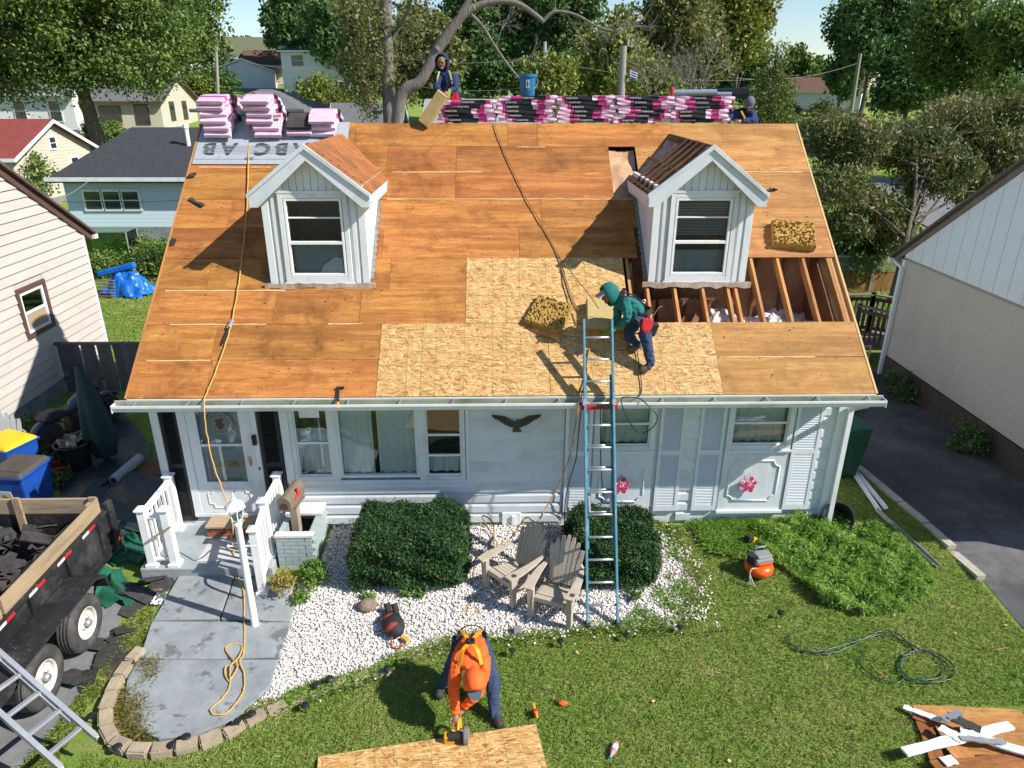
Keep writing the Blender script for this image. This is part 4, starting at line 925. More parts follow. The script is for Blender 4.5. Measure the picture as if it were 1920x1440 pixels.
# ------------------------------------------------------------------ garden chairs
def chair(label, loc, rz, mat, group):
    t = thing('garden_chair', label, 'chair', loc, rz, group)
    for i in range(7):                                               # fan of back slats
        x = (i-3)*.078; H = .98-.018*abs(i-3)**2; 
        b0 = Vector((x*.72,.20,.30)); b1 = Vector((x*1.05,.20+(H-.30)*.42,H))
        m = MB(); w0, w1 = .052, .080
        pts = []
        d_ = (b1-b0)/6
        for j in range(7):
            p = b0+d_*j; ww = (w0+(w1-w0)*j/6)/2*(1 if j < 6 else .55); p.y += .012*abs(i-3)**1.2*-.35
            pts.append((p, ww))
        vs = [(p.x-ww, p.y, p.z) for p, ww in pts]+[(p.x+ww, p.y, p.z) for p, ww in pts]+[(p.x-ww, p.y+.018, p.z-.006) for p, ww in pts]+[(p.x+ww, p.y+.018, p.z-.006) for p, ww in pts]
        fs = []
        for j in range(6):
            a = j; fs += [(a,7+a,8+a,a+1), (14+a,15+a,22+a,21+a), (a,a+1,15+a,14+a), (7+a,21+a,22+a,8+a)]
        fs += [(6,13,27,20), (0,14,21,7)]
        m.add(vs, fs); m.build('back_slat', mat, t)
    for z_, y_ in ((.5,.31), (.78,.43)): MB().beam((-.22,y_,z_),(.22,y_,z_),.03,.05,up=(0,0,1)).build('back_rail', mat, t)
    for j in range(6):
        y = -.28+j*.085; z = .38-.028*j-(.03 if j == 0 else 0)
        MB().obox((0,y,z),(.50,.076,.02),(R(-16 if j else 10),0,0)).build('seat_slat', mat, t, bevel=.004)
    MB().obox((0,-.325,.335),(.52,.02,.07),(R(-8),0,0)).build('seat_apron', mat, t, bevel=.004)
    for sx in (-1, 1):
        MB().add([(sx*.335,-.36,0),(sx*.26,-.36,0),(sx*.24,-.30,0),(sx*.335,-.27,0),(sx*.345,-.40,.55),(sx*.25,-.37,.55),(sx*.25,-.30,.55),(sx*.345,-.27,.55)][::1],
                 [(0,3,2,1),(4,5,6,7),(0,1,5,4),(1,2,6,5),(2,3,7,6),(3,0,4,7)] if sx < 0 else [(1,2,3,0),(7,6,5,4),(4,5,1,0),(5,6,2,1),(6,7,3,2),(7,4,0,3)]).build('front_leg', mat, t, bevel=.006)
        MB().prism([(-.36,.28),(-.30,.36),(.30,.20),(.55,.0),(.47,.0),(.22,.12)], 'x', sx*.255, sx*.285).build('back_leg', mat, t)
        arm = [(sx*.24,-.44),(sx*.38,-.44),(sx*.40,-.25),(sx*.36,.10),(sx*.29,.36),(sx*.25,.36),(sx*.26,.0)]
        MB().prism(arm if sx > 0 else arm[::-1], 'z', .552, .577).build('arm', mat, t, bevel=.006)
        if sx > 0: MB().cyl((sx*.325,-.33,.5772),(sx*.325,-.33,.579),.04,n=16).build('cup_hole', pm('cup_dark', (.06,.05,.045), None, .8) if 'cup_dark' not in bpy.data.materials else bpy.data.materials['cup_dark'], t)
        MB().beam((sx*.29,.30,.555),(sx*.24,.36,.6),.03,.05).build('arm_support', mat, t)
    return t
chair('taupe slatted garden chair turned towards the hedge, left of the pair', Vector((.12,-1.36,float(terr(0,-1.4)))), R(-48), TAUPE, 'taupe garden chairs').scale = (.93,)*3
chair('taupe slatted garden chair facing the lawn, beside the blue ladder', Vector((.70,-1.74,float(terr(0,-1.75)))), R(-24), TAUPE, 'taupe garden chairs').scale = (.93,)*3

# ------------------------------------------------------------------ blue extension ladder
foot = Vector((1.29,-2.1,-.26)); la = math.atan2(2.52+.26, 2.1-.735)
dl = Vector((0,math.cos(la),math.sin(la))); nl = Vector((0,-math.sin(la),math.cos(la)))
lad = thing('extension_ladder', 'blue fibreglass extension ladder leaning on the gutter', 'ladder', foot)
for sx in (-1, 1):
    MB().beam(Vector((sx*.205,0,0))+dl*.05, Vector((sx*.195,0,0))+dl*4.22, .03, .075, up=nl).build('rail', LADB, lad, bevel=.004)
    MB().beam(Vector((sx*.172,0,0))+dl*1.05-nl*.055, Vector((sx*.172,0,0))+dl*3.45-nl*.055, .028, .03, up=nl).build('fly_rail', LADB, lad)
    f_ = MB(); f_.obox(Vector((sx*.205,0,0))+dl*.045, (.05,.10,.10), (R(20),0,0)); f_.build('foot', STRAPK, lad, bevel=.006)
    MB().beam(Vector((sx*.15,0,0))+dl*1.55-nl*.02, Vector((sx*.15,0,0))+dl*1.88-nl*.08, .025, .05).build('rung_lock', ZINC, lad)
    MB().beam(Vector((sx*.205,0,0))+dl*3.02, Vector((sx*.205,0,0))+dl*3.10, .05, .09, up=nl).build('guide_bracket', ZINC, lad)
for i in range(1,14): MB().tube([Vector((-.19,0,0))+dl*.3048*i, Vector((.19,0,0))+dl*.3048*i], .017, 8).build('rung', ALU, lad, smooth=True)
for i in range(5,9): MB().tube([Vector((-.165,0,0))+dl*(.3048*i+.03)-nl*.055, Vector((.165,0,0))+dl*(.3048*i+.03)-nl*.055], .013, 8).build('fly_rung', ALU, lad, smooth=True)
lv = thing('ladder_pad', 'red plastic ladder stabiliser clamped at the gutter edge', 'stabiliser', foot+dl*3.0)
MB().obox((0,.03,-.02),(.44,.06,.06),(0,0,0)).build('bar', RED, lv, bevel=.012)
for sx in (-1,1): MB().obox((sx*.235,.03,.0),(.05,.09,.08),(R(10),0,0)).build('grip', RED, lv, bevel=.015)
MB().obox((.06,-.03,.02),(.2,.03,.05),(0,0,0)).build('buckle', STRAPK, lv)

# ------------------------------------------------------------------ ropes and hoses
def rope(name, label, cat, pts, r, mat, k=6, wob=0, parts=None):
    P = smooth_path(pts, k)
    if wob:
        rr = random.Random(len(pts)*31)
        P = [p+Vector((rr.uniform(-wob,wob), rr.uniform(-wob,wob), rr.uniform(0,wob))) for p in P]
    return tag(MB().tube(P, r, 6).build(name, mat, smooth=True), label, cat)
def rp(px, py, h=.03): x, s_ = roofat(px, py); return roofp(x, s_, h)
def gg(px, py, h=.012): p = gnd(px, py); return Vector((p.x, p.y, p.z+h))
PZ = .062
yl = [roofp(-4.33,5.35,.33)]+[rp(*q) for q in ((468,240), (466,330), (462,420), (455,480), (447,545), (437,600), (425,645), (405,700), (387,745))]
yl += [Vector((*at(384,762,-.73)[:2], 2.51)), at(386,800,-.80), at(400,870,-.9), at(418,920,-1.0), at(432,965,-1.1), at(437,1000,-1.18), gg(440,1040,.3), gg(447,1085,PZ), gg(458,1120,PZ), gg(459,1180,PZ), gg(459,1230,PZ), gg(450,1246,PZ), gg(425,1262,PZ+.01), gg(430,1285,PZ), gg(448,1262,PZ+.02), gg(440,1248,PZ+.015), gg(424,1226,PZ), gg(440,1216,PZ), gg(456,1222,PZ), gg(449,1242,PZ+.02), gg(434,1262,PZ+.02), gg(433,1290,PZ), gg(420,1318,PZ), gg(398,1338,PZ), gg(405,1351,PZ), gg(430,1345,PZ), gg(455,1310,PZ), gg(460,1275,PZ), gg(450,1250,PZ+.02)]
rope('yellow_rope', 'long yellow rope hanging from the roof and looped on the path', 'rope', yl, .0105, ROPEY, 6, .006)
gr = thing('rope_grab', 'metal rope grab clipped on the yellow rope on the roof', 'rope grab', rp(433,610,.03))
MB().obox((0,0,0),(.05,.16,.04),ROOFM.to_3x3() @ Euler((0,0,R(-15))).to_matrix()).build('clamp', ZINC, gr, bevel=.008); MB().tube([(0,-.05,-.02),(-.03,-.2,-.13),(-.04,-.28,-.2)], .012, 6).build('lanyard', STRAPK, gr)
br = [roofp(-.1,5.42,.05)]+[rp(*q) for q in ((930,245), (952,300), (985,370), (1020,430), (1048,482))]+[rp(1075,530,.16), rp(1100,570,.25), rp(1118,600,.3)]
rope('brown_rope', 'taut brown safety rope running from ridge to the green-hooded worker', 'rope', br, .009, ROPEB, 6, .004)
rope('slack_rope', 'slack dark rope lying on the strand board beside the taut one', 'rope', [rp(1046,480), rp(1058,515), rp(1072,560), rp(1086,587)], .011, ROPEB)
hz = [rp(1105,655), rp(1100,690), rp(1096,715), Vector((*at(1090,745,-.66)[:2], 2.53)), at(1082,775,-.8), at(1070,850,-.72), at(1050,905,-.6), at(1025,950,-.7), at(1005,980,-.9), gg(985,1025,.5), gg(955,1065,.5), gg(930,1085,.46), gg(925,1040,.55), gg(905,1030,.58), gg(935,1075,.47), gg(930,1095,.44), gg(895,1075,.3), gg(886,1100,.03), gg(890,1128,.02), gg(925,1125,.02), gg(932,1100,.02), gg(918,1080,.03), gg(895,1120,.02), gg(868,1150,.02), gg(875,1163,.02), gg(895,1150,.02), gg(900,1132,.02)]
rope('tan_hose', 'tan air hose dropping from the gutter over the garden chairs', 'hose', hz, .011, pm('tan_hose', (.42,.25,.09), (.3,.17,.06), .5), 6)
rope('black_hose', 'thin black hose hanging down the siding left of the ladder', 'hose', [Vector((*at(1092,757,-.74)[:2], 2.51)), at(1086,800,-.6), at(1080,860,-.3), at(1068,900,-.1), at(1060,940,-.08), gg(1058,985,.02)], .008, HOSE)
rope('black_hose', 'thin black hose hanging behind the ladder rungs', 'hose', [Vector((*at(1125,765,-.74)[:2], 2.5)), at(1126,830,-.3), at(1127,880,-.2), at(1132,930,-.2), gg(1135,980,.3), gg(1118,1050,.3), gg(1140,1090,.4), gg(1150,1060,.5)], .008, HOSE)
rope('black_hose', 'thin black hose coiled over the gutter right of the ladder', 'hose', [rp(1190,640), rp(1200,700), Vector((*at(1200,745,-.62)[:2], 2.53)), Vector((*at(1165,752,-.72)[:2], 2.53)), at(1180,790,-.85), at(1200,812,-.85), at(1225,800,-.85), at(1232,780,-.85), at(1215,760,-.8), Vector((*at(1195,748,-.7)[:2], 2.53)), Vector((*at(1165,752,-.7)[:2], 2.54))], .008, HOSE)
rope('garden_hose', 'tangled green hose coiled on the lawn at right', 'hose', [gg(1480,1195,.038),gg(1478,1210,.038),gg(1498,1222,.038),gg(1490,1226,.038),gg(1530,1228,.038),gg(1570,1218,.038),gg(1620,1200,.038),gg(1655,1188,.038),gg(1680,1195,.038),gg(1700,1212,.038),gg(1712,1230,.038),gg(1690,1240,.038),gg(1685,1262,.038),gg(1700,1280,.038),gg(1745,1288,.038),gg(1785,1275,.038),gg(1780,1250,.038),gg(1745,1228,.038),gg(1705,1230,.038),gg(1688,1250,.038),gg(1700,1275,.038),gg(1740,1283,.038),gg(1770,1265,.038),gg(1755,1240,.038),gg(1715,1220,.038),gg(1690,1205,.038),gg(1640,1198,.038),gg(1580,1225,.038),gg(1540,1232,.038),gg(1505,1224,.038)], .0105, GHOSE, 8, .01)
rope('garden_hose', 'loose dark hose loop beside the tangled coil on the lawn', 'hose', [gg(1615,1235,.038),gg(1612,1250,.038),gg(1640,1275,.038),gg(1680,1285,.038),gg(1698,1272,.038)], .0095, GHOSE, 8)
rope('ground_cable', 'thin dark cable along the edge of the gravel bed', 'cable', [gg(1105,1160), gg(1140,1190), gg(1180,1196), gg(1280,1192), gg(1380,1185)], .006, HOSE)

# ------------------------------------------------------------------ shingle bundles
def wrapped(name, L, Wd, T, segs):
    """flat bundle: pink paper ends, magenta bands, black middle with white lettering; x along L, front face at -Wd/2"""
    t = thing(name, None, None)
    nm = {PINK: 'pink_end', MAG: 'magenta_band', BLKW: 'black_wrap'}
    for a, b, mt in segs:
        m = MB(); k = 5
        def fn(u, v, a=a, b=b):
            x = (a+(b-a)*u)*L; ang = v*2*math.pi; c, s_ = math.cos(ang), math.sin(ang); e = .11
            y = math.copysign(abs(c)**e, c)*Wd/2; z = math.copysign(abs(s_)**e, s_)*T/2
            sq = 1-.14*max(0,(abs(a+(b-a)*u)-.44)/.06)
            return (x+.008*random.uniform(-1,1), y+.008*math.sin(9*x+3*z*90), (z*sq)+.004*math.sin(23*x+ang*2)+T/2)
        m.grid(fn, k, 16)
        if a == -.5: m.add([fn(0,i/16) for i in range(16)], [tuple(range(15,-1,-1))])
        if b == .5: m.add([fn(1,i/16) for i in range(16)], [tuple(range(16))])
        m.build(nm[mt], mt, t)
    lx = [a for a, b, mt in segs if mt is BLKW][0]+.12
    M_ = Matrix.Translation((lx*L,-Wd/2-.009,T*.52)) @ Matrix.Rotation(R(90),4,'X')
    text('lettering', 'DURATION', WINK, t, M_, .040, .0012)
    return t
VAR = [[(-.5,-.37,PINK), (-.37,-.31,MAG), (-.31,.22,BLKW), (.22,.36,MAG), (.36,.5,PINK)], [(-.5,-.28,PINK), (-.28,-.22,MAG), (-.22,.12,BLKW), (.12,.26,MAG), (.26,.5,PINK)],
       [(-.5,-.30,PINK), (-.30,-.12,MAG), (-.12,.30,BLKW), (.30,.38,MAG), (.38,.5,PINK)], [(-.5,-.41,PINK), (-.41,-.37,MAG), (-.37,.10,BLKW), (.10,.20,PINK), (.20,.33,MAG), (.33,.5,PINK)]]
bunds = [wrapped('shingle_bundle', 1.02, .34, .072, v_) for v_ in VAR]; fresh = [True]*4
stacks = [(-.63,5,'beside the standing navy worker'), (.42,6,'carrying the blue bucket'), (1.50,6,'in the middle of the ridge row'), (2.54,6,'behind the wooden pole'), (3.55,6,'under the underlayment rolls')]
first = True; tops = {}
for si, (xc, n, where) in enumerate(stacks):
    z = RZ+.012
    for i in range(n):
        k = (si*5+i*3+(i//2)) % 4; o = bunds[k] if fresh[k] else copy_tree(bunds[k]); fresh[k] = False
        o.location = (xc+random.uniform(-.06,.06), RY+.19+random.uniform(-.02,.03), z); o.rotation_euler = (0, R(random.uniform(-1.0,1.0)), R(random.uniform(-4,4)))
        tag(o, ('top' if i == n-1 else 'bottom' if i == 0 else ['','second','third','fourth','fifth'][i]+' from bottom')+' shingle bundle in ridge stack '+where, 'shingle bundle', 'shingle bundles stacked along the ridge')
        z += .073
    tops[si] = z
    MB().prism([(RY+.02,RZ-.02),(RY+.36,RZ-.02),(RY+.36,RZ-.34*RISE/RUN-.02),], 'x', xc-.4, xc+.4).build('stack_wedge', RAFT, house)
def draped(name, label, xc, wd, half, off, T, mats, yshift=0, band=True):
    """bundle bent over the ridge: path follows both slopes with a rounded top"""
    path = []; n = 12; r = .12+off
    for i in range(n+1):
        s_ = -half+2*half*i/n
        a = np.clip(s_/(r*1.2), -1, 1)*math.atan2(RISE,RUN)                 # slope angle along the path
        path.append(a)
    pts = []; y = z = 0; ds_ = 2*half/n
    ys_, zs_ = [0], [0]
    for i in range(n):
        a = (path[i]+path[i+1])/2; ys_.append(ys_[-1]+ds_*math.cos(a)); zs_.append(zs_[-1]-ds_*math.sin(a))
    k = int(np.argmax(zs_)); ys_ = np.array(ys_)-ys_[k]+RY+yshift; zs_ = np.array(zs_)-zs_[k]+RZ+.02+off
    t = thing(name, label, 'shingle bundle', (xc,RY,RZ), group='pink shingle bundles draped over the ridge', rz=R(random.uniform(-7,7)))
    def seg(i0, i1, mt, nm, x0, x1, lift=0):
        m = MB(); vs = []
        for i in range(i0, i1+1):
            a = path[i]; ny, nz = math.sin(a), math.cos(a); puff = T*(1-.15*abs(i/n-.5)*2)*(.92 if i in (0,n) else 1)+lift
            w_ = .014*math.sin(i*2.1+xc*9+off*40)+random.uniform(-.006,.006)
            for (x, hh) in ((x0-w_,-lift*.3), (x1+w_,-lift*.3), (x1+w_*.5,puff*.9), (x1-.010,puff), (x0+.010,puff), (x0-w_*.5,puff*.9)):
                vs.append((x, ys_[i]-RY+ny*hh, zs_[i]-RZ+nz*hh))
        fs = []
        for i in range(i1-i0):
            for j in range(6): fs.append((i*6+j, i*6+(j+1) % 6, (i+1)*6+(j+1) % 6, (i+1)*6+j))
        fs += [tuple(range(5,-1,-1)), tuple(range((i1-i0)*6,(i1-i0)*6+6))]
        m.add(vs, [f[::-1] for f in fs]); return m.build(nm, mt, t)
    for i0, i1, mt, nm in mats: seg(i0, i1, mt, nm, -wd/2, wd/2)
    return t
PB = [(0,2,PINK,'pink_end'), (2,3,MAG,'magenta_band'), (3,5,PINK,'pink_wrap'), (5,9,BLKW,'black_wrap'), (9,10,MAG,'magenta_band'), (10,12,PINK,'pink_end')]
PP = [(0,5,PINK,'pink_end'), (5,6,MAG,'magenta_band'), (6,9,BLKW,'black_wrap'), (9,12,PINK,'pink_end')]
od = ['lowest','second','third','fourth','fifth','topmost']
for i in range(6): draped('shingle_bundle', od[i]+' pink shingle bundle draped in the stack at the roof corner', -4.82+(.0 if i < 2 else -.06)+random.uniform(-.03,.03), .44, .46-.012*i, .075*i, .075, PB if i == 5 else PP, -.02+random.uniform(-.03,.03)-.01*i)
for i in range(6): draped('shingle_bundle', od[i]+' pink shingle bundle draped in the stack the yellow rope is tied to', -4.05+(.03 if i < 2 else -.05)+random.uniform(-.03,.03), .44, .46-.012*i, .075*i, .075, PP, -.02+random.uniform(-.03,.03)-.01*i)
for i in range(2): draped('shingle_bundle', ['flat pink shingle bundle under the torn open one','torn open pink shingle bundle showing dark shingles'][i], -3.48, .42, .42, .075*i, .075, PP if i == 0 else [(0,6,SHING,'bare_shingles'), (6,12,PINK,'pink_wrap')], -.02)
m = MB().grid(lambda u, v: (.02+.24*u, -.36+.5*v+.03*math.sin(9*u), .0-.24*(1-v)+.13+.035*math.sin(14*u+5*v)+.02*random.random()), 10, 8)
tag(m.build('torn_wrapper', PINK, loc=(-3.48,RY,RZ), smooth=True), 'crumpled pink wrapper hanging off the torn bundle', 'wrapper')
for i in range(3): draped('shingle_bundle', ['lowest','middle','topmost'][i]+' pink shingle bundle draped over the ridge behind the left dormer', -3.08+random.uniform(-.03,.03), .44, .44, .075*i, .075, PP, random.uniform(-.03,.03))
tag(MB().obox((0,0,0),(.55,.05,.05),(R(0),R(-6),R(6))).build('tie_board', WEATHX, loc=(-4.05,RY-.33,RZ+.10)), 'short timber strapped across the rope stack', 'board')
# grey underlayment with its upside-down print
fe = MB().grid(lambda u, v: (-EX+.02+2.55*u, 4.44+(RL-4.44)*v, .016+.006*math.sin(11*u)*math.sin(5*v)), 24, 6)
felt = tag(fe.build('underlayment', FELT, M=ROOFM, smooth=True), 'grey printed underlayment strip along the ridge at the roof corner', 'underlayment')
rot180 = Matrix.Rotation(math.pi,4,'Z')
for body, x, s_, sz in (('B',-4.98,4.80,.30), ('A',-4.66,4.80,.30), ('C',-4.08,4.80,.30), ('B',-3.76,4.80,.30), ('A',-3.44,4.80,.30)): text('print', body, INK, felt, Matrix.Translation((x,s_,.0245)) @ rot180, sz*1.25, .0012, bold=.014)
text('small_print', 'ABC', INK, felt, Matrix.Translation((-4.28,4.56,.0245)), .085, .001)
for k in range(6):
    MB().box(-5.1,-3.3,4.69+k*.035,4.697+k*.035,.0266,.0272).build('print_gap', FELT, felt)
MB().box(-5.2,-2.75,4.545,4.549,.0235,.0245).build('lap_line', INK, felt)
# rolls and bucket on the stacks
def roll(label, p, q, r, mat, hole=True):
    t = thing('material_roll', label, 'roll', p); q = Vector(q)-Vector(p); p0 = Vector((0,0,0))
    MB().cyl(p0, q, r, n=20).build('roll', mat, t, smooth=False); d_ = q.normalized()
    MB().cyl(q+d_*.001, q+d_*.004, r*.35, n=14).build('core', ZINC, t); MB().cyl(q+d_*.0008, q+d_*.0025, r*.75, n=16).build('end_layer', mat, t); return t
BGREY = pm('blue_grey_roll', (.26,.32,.37), (.2,.25,.3), .4, 3, metal=.2)
ztop = tops[4]
roll('long blue-grey roll lying on the right ridge stack', (3.02,RY+.12,ztop+.05), (3.78,RY+.07,ztop+.06), .055, BGREY)
roll('short grey roll beside the long one on the ridge stack', (3.80,RY+.10,ztop+.035), (4.05,RY+.08,ztop+.035), .035, BGREY)
roll('black roll of roofing felt behind the grey rolls', (3.7,RY+.42,ztop+.03), (4.42,RY+.30,ztop+.06), .09, BLKW)
bk = thing('bucket', 'blue plastic bucket standing on the shingle stack', 'bucket', (.46,RY+.2,tops[1]))
BLUB = pm('bucket_blue', (.012,.14,.30), (.01,.11,.24), .4, 5)
MB().lathe([(.125,0),(.145,.33),(.155,.33),(.155,.30),(.16,.30),(.16,.345),(.15,.352),(.14,.345),(.12,.02)], 24).build('pail', BLUB, bk, smooth=False)
MB().tube(smooth_path([(.15,-.02,.30),(.17,-.06,.2),(.10,-.15,.12),(0,-.17,.10)], 4), .004, 5).build('handle', ZINC, bk)
text('lettering', 'FE\nLE', WINK, bk, Matrix.Translation((.0,-.149,.19)) @ Matrix.Rotation(R(93),4,'X'), .075, .001)
tag(MB().lathe([(.035,0),(.035,.12),(.02,.14),(.02,.16)], 12).build('spray_can', RED, loc=(3.0,RY+.1,tops[3]+.0)), 'small red spray can on the ridge stack', 'can')
# a black tool and scraps of underlayment on the left rake, hammer at the eave
def scrap(label, cx, s_, pts, mat=SHING, name='felt_scrap', cat='scrap'):
    m = MB(); k = len(pts)
    m.add([(x,y,.006+random.uniform(0,.05)) for x, y in pts]+[(x,y,.003+random.uniform(0,.04)) for x, y in pts], [tuple(range(k))]+[(i,(i+1) % k,k+(i+1) % k,k+i)[::-1] for i in range(k)])
    o = m.build(name, mat, M=ROOFM @ Matrix.Translation((cx,s_,0))); return tag(o, label, cat)
scrap('curled black felt scrap on the left roof edge, lower one', -4.95,3.55, [(-.16,.10),(-.08,.04),(.0,-.03),(.1,-.07),(.13,-.02),(.06,.03),(-.02,.05),(-.1,.14)])
scrap('curled black felt scrap on the left roof edge below the underlayment', -5.16,4.17, [(-.08,-.05),(.05,-.03),(.08,.04),(.02,.06),(-.05,.02)])
scrap('small black felt scrap on the right roof near the dormer', 4.5,3.85, [(-.06,-.02),(.02,-.025),(.09,-.01),(.02,.02),(-.05,.025)])
scrap('tiny black felt scrap on the roof edge left of the dormer', -5.17,2.75, [(-.04,-.07),(.03,-.05),(.04,.05),(-.03,.08)])
hm = thing('hammer', 'hammer with black grip hooked at the eave above the front window', 'hammer', roofp(-2.32,.02,.03), rot=(math.atan2(RISE,RUN),0,R(4)))
MB().obox((0,.0,.0),(.03,.2,.03),(0,0,0)).build('grip', STRAPK, hm, bevel=.008); MB().obox((0,-.14,-.02),(.025,.12,.02),(0,0,0)).build('handle', STRAPY, hm); MB().obox((.02,.115,0),(.11,.03,.03),(0,0,0)).build('head', STRAPK, hm, bevel=.006)
# mineral-foam roof cushions
def cushion(label, M, L=.52, Wd=.46, T=.13, rough=True, skin=False):
    t = thing('foam_cushion', label, 'foam block', group='brown foam cushions used on the roof'); t.matrix_world = M
    m = MB(); n = 44; mt = FOAMS if skin else FOAM
    rng = np.random.default_rng(int(abs(M.translation.x)*100)); Hh = rng.random((n+1,n+1))
    Hs = (Hh+np.roll(Hh,1,0)+np.roll(Hh,1,1)+np.roll(Hh,(1,1),(0,1)))/4
    def top(u, v):
        e = min(u,v,1-u,1-v); edge = .02*(e < .02)
        h = T-(.06*max(0,Hs[int(v*n+.5),int(u*n+.5)]-.52)/.2 if rough else .004*Hs[int(v*n+.5),int(u*n+.5)])-edge
        return ((u-.5)*L+(.012*Hs[int(v*n),int(u*n)] if rough else 0), (v-.5)*Wd+(.02*(Hs[int(u*n),int(v*n)]-.5) if rough else 0), h)
    m.grid(top, n, n)
    bd = [(i,0) for i in range(n)]+[(n,j) for j in range(n)]+[(i,n) for i in range(n,0,-1)]+[(0,j) for j in range(n,0,-1)]
    tv = [top(i/n,j/n) for i, j in bd]; k = len(bd)
    m.add(tv+[(x,y,.0) for x, y, z in tv], [(i,k+i,k+(i+1) % k,(i+1) % k) for i in range(k)]+[tuple(range(2*k-1,k-1,-1))])
    m.build('foam', mt, t)
    return t
def rm(x, s_, deg, h=0.004): return ROOFM @ Matrix.Translation((x,s_,h)) @ Matrix.Rotation(R(deg),4,'Z')
cushion('rough brown foam cushion lying near the right roof edge', rm(4.62,2.84,-8), .66,.50,.13)
c2 = cushion('rough brown foam cushion tilted on a plank on the strand board', rm(.66,1.32,-28) @ Matrix.Rotation(R(-9),4,'Y'), .56,.52,.14)
MB().box(-.34,.32,-.33,-.25,0,.045).build('plank', RAFT, c2)
c3 = cushion('smooth-topped foam cushion under the green-hooded worker', rm(1.52,1.30,-3), .62,.50,.15, rough=False, skin=True)
MB().box(-.34,.42,-.33,-.24,0,.06).build('plank', RAFT, c3)
Mh = Matrix.Translation(at(812,204,3.55)) @ Matrix.Rotation(R(0),4,'Z') @ Matrix.Rotation(R(-54),4,'Y') @ Matrix.Rotation(R(75),4,'X') @ Matrix.Translation((0,0,-.07))
cushion('smooth foam cushion held at the ridge by the navy worker', Mh, .62,.2,.12, rough=False, skin=True)
# ------------------------------------------------------------------ people
def person(name, label, J, E_, mats, loc):
    """skeleton J: joint -> (point, radius); E_: (a, b, material index). One continuous skinned body."""
    t = thing(name, label, 'person', loc); loc = Vector(loc)
    names = list(J); me = bpy.data.meshes.new('skeleton'); idx = {n: i for i, n in enumerate(names)}
    me.from_pydata([Vector(J[n][0])-loc for n in names], [(idx[a], idx[b]) for a, b, _ in E_], [])
    o = bpy.data.objects.new('skeleton', me); COL.objects.link(o)
    sk = o.modifiers.new('skin', 'SKIN'); sk.use_smooth_shade = True; sk.branch_smoothing = .6
    for n in names:
        d_ = me.skin_vertices[0].data[idx[n]]; r_ = J[n][1]; kf = 1.42 if n in ('pelvis','spine','chest') else 1.0 if n in ('head','neck') else 1.3; r_ = tuple(x*kf for x in r_) if isinstance(r_, tuple) else r_*kf; d_.radius = r_ if isinstance(r_, tuple) else (r_, r_)
        d_.use_root = (n == 'pelvis')
    ss = o.modifiers.new('sub', 'SUBSURF'); ss.levels = 3; ss.render_levels = 3
    dg = bpy.context.evaluated_depsgraph_get(); dg.update()
    m2 = bpy.data.meshes.new_from_object(o.evaluated_get(dg)); bpy.data.objects.remove(o)
    m2.materials.clear(); [m2.materials.append(m) for m in mats]
    segs = [(np.array(Vector(J[a][0])-loc), np.array(Vector(J[b][0])-loc), mi, .5*(max(np.atleast_1d(J[a][1]))+max(np.atleast_1d(J[b][1])))) for a, b, mi in E_]
    cs = np.zeros(len(m2.polygons)*3); m2.polygons.foreach_get('center', cs); cs = cs.reshape(-1,3); best = np.full(len(cs), 1e9); mi_ = np.zeros(len(cs), int)
    for a, b, mi, r_ in segs:
        ab = b-a; tt = np.clip(((cs-a)@ab)/(ab@ab+1e-9), 0, 1); dd = np.linalg.norm(cs-a-tt[:,None]*ab, axis=1)/(r_+.01)
        k = dd < best; best[k] = dd[k]; mi_[k] = mi
    m2.polygons.foreach_set('material_index', mi_.tolist()); m2.polygons.foreach_set('use_smooth', [True]*len(m2.polygons))
    nv = len(m2.vertices); co = np.zeros(nv*3); no = np.zeros(nv*3); m2.vertices.foreach_get('co', co); m2.vertices.foreach_get('normal', no); co = co.reshape(-1,3); no = no.reshape(-1,3)
    wr_ = np.sin(co@np.array([38.,21,55]))*np.sin(co@np.array([-25.,47,31])+1)+.7*np.sin(co@np.array([71.,-63,44])+2*np.sin(co@np.array([17.,9,-23])))
    vm = np.full(nv, -1); 
    for p_ in m2.polygons:
        for vi in p_.vertices: vm[vi] = max(vm[vi], 1 if p_.material_index in (0,1) else 0)
    co += no*(wr_*.0065*(vm > 0))[:,None]; m2.vertices.foreach_set('co', co.ravel()); m2.update()
    b_ = inst(m2, 'body', t); return t
def hand(t, wrist, tip, side, mat, curl, loc):
    """palm with four fingers curling and a thumb leaving its side"""
    w_ = Vector(wrist); d_ = (Vector(tip)-w_).normalized(); s_ = Vector(side); s_ = (s_-d_*s_.dot(d_)).normalized(); n_ = d_.cross(s_)
    if n_.dot(Vector(curl)) < 0: n_ = -n_
    m = MB(); o_ = Vector(loc)
    rot = Matrix((s_, d_, n_)).transposed(); m.sphere(w_+d_*.045-o_, (.040,.055,.020), 10, 6, rot=rot)
    for i, (off, L) in enumerate(((-.028,.07), (-.009,.08), (.010,.075), (.028,.06))):
        b = w_+d_*.08+s_*off; p1 = b+d_*L*.4+n_*.006; p2 = p1+(d_*.55+n_*.8).normalized()*L*.35; p3 = p2+(d_*-.1+n_).normalized()*L*.3
        m.tube([b-o_, p1-o_, p2-o_, p3-o_], [.0095,.009,.008,.006], 6)
    b = w_+d_*.03-s_*.035; m.tube([b-o_, b-s_*.025+d_*.025+n_*.01-o_, b-s_*.02+d_*.055+n_*.03-o_], [.011,.010,.007], 6)
    return m.build('hand', mat, t, smooth=True)
def strap(t, name, pts, wd, mat, loc, up=(0,0,1)):
    P = smooth_path([Vector(p)-Vector(loc) for p in pts], 5); m = MB(); u = Vector(up)
    for a, b in zip(P[:-1], P[1:]): m.beam(a, b+(b-a)*.12, wd, .009, up=u)
    return m.build(name, mat, t)
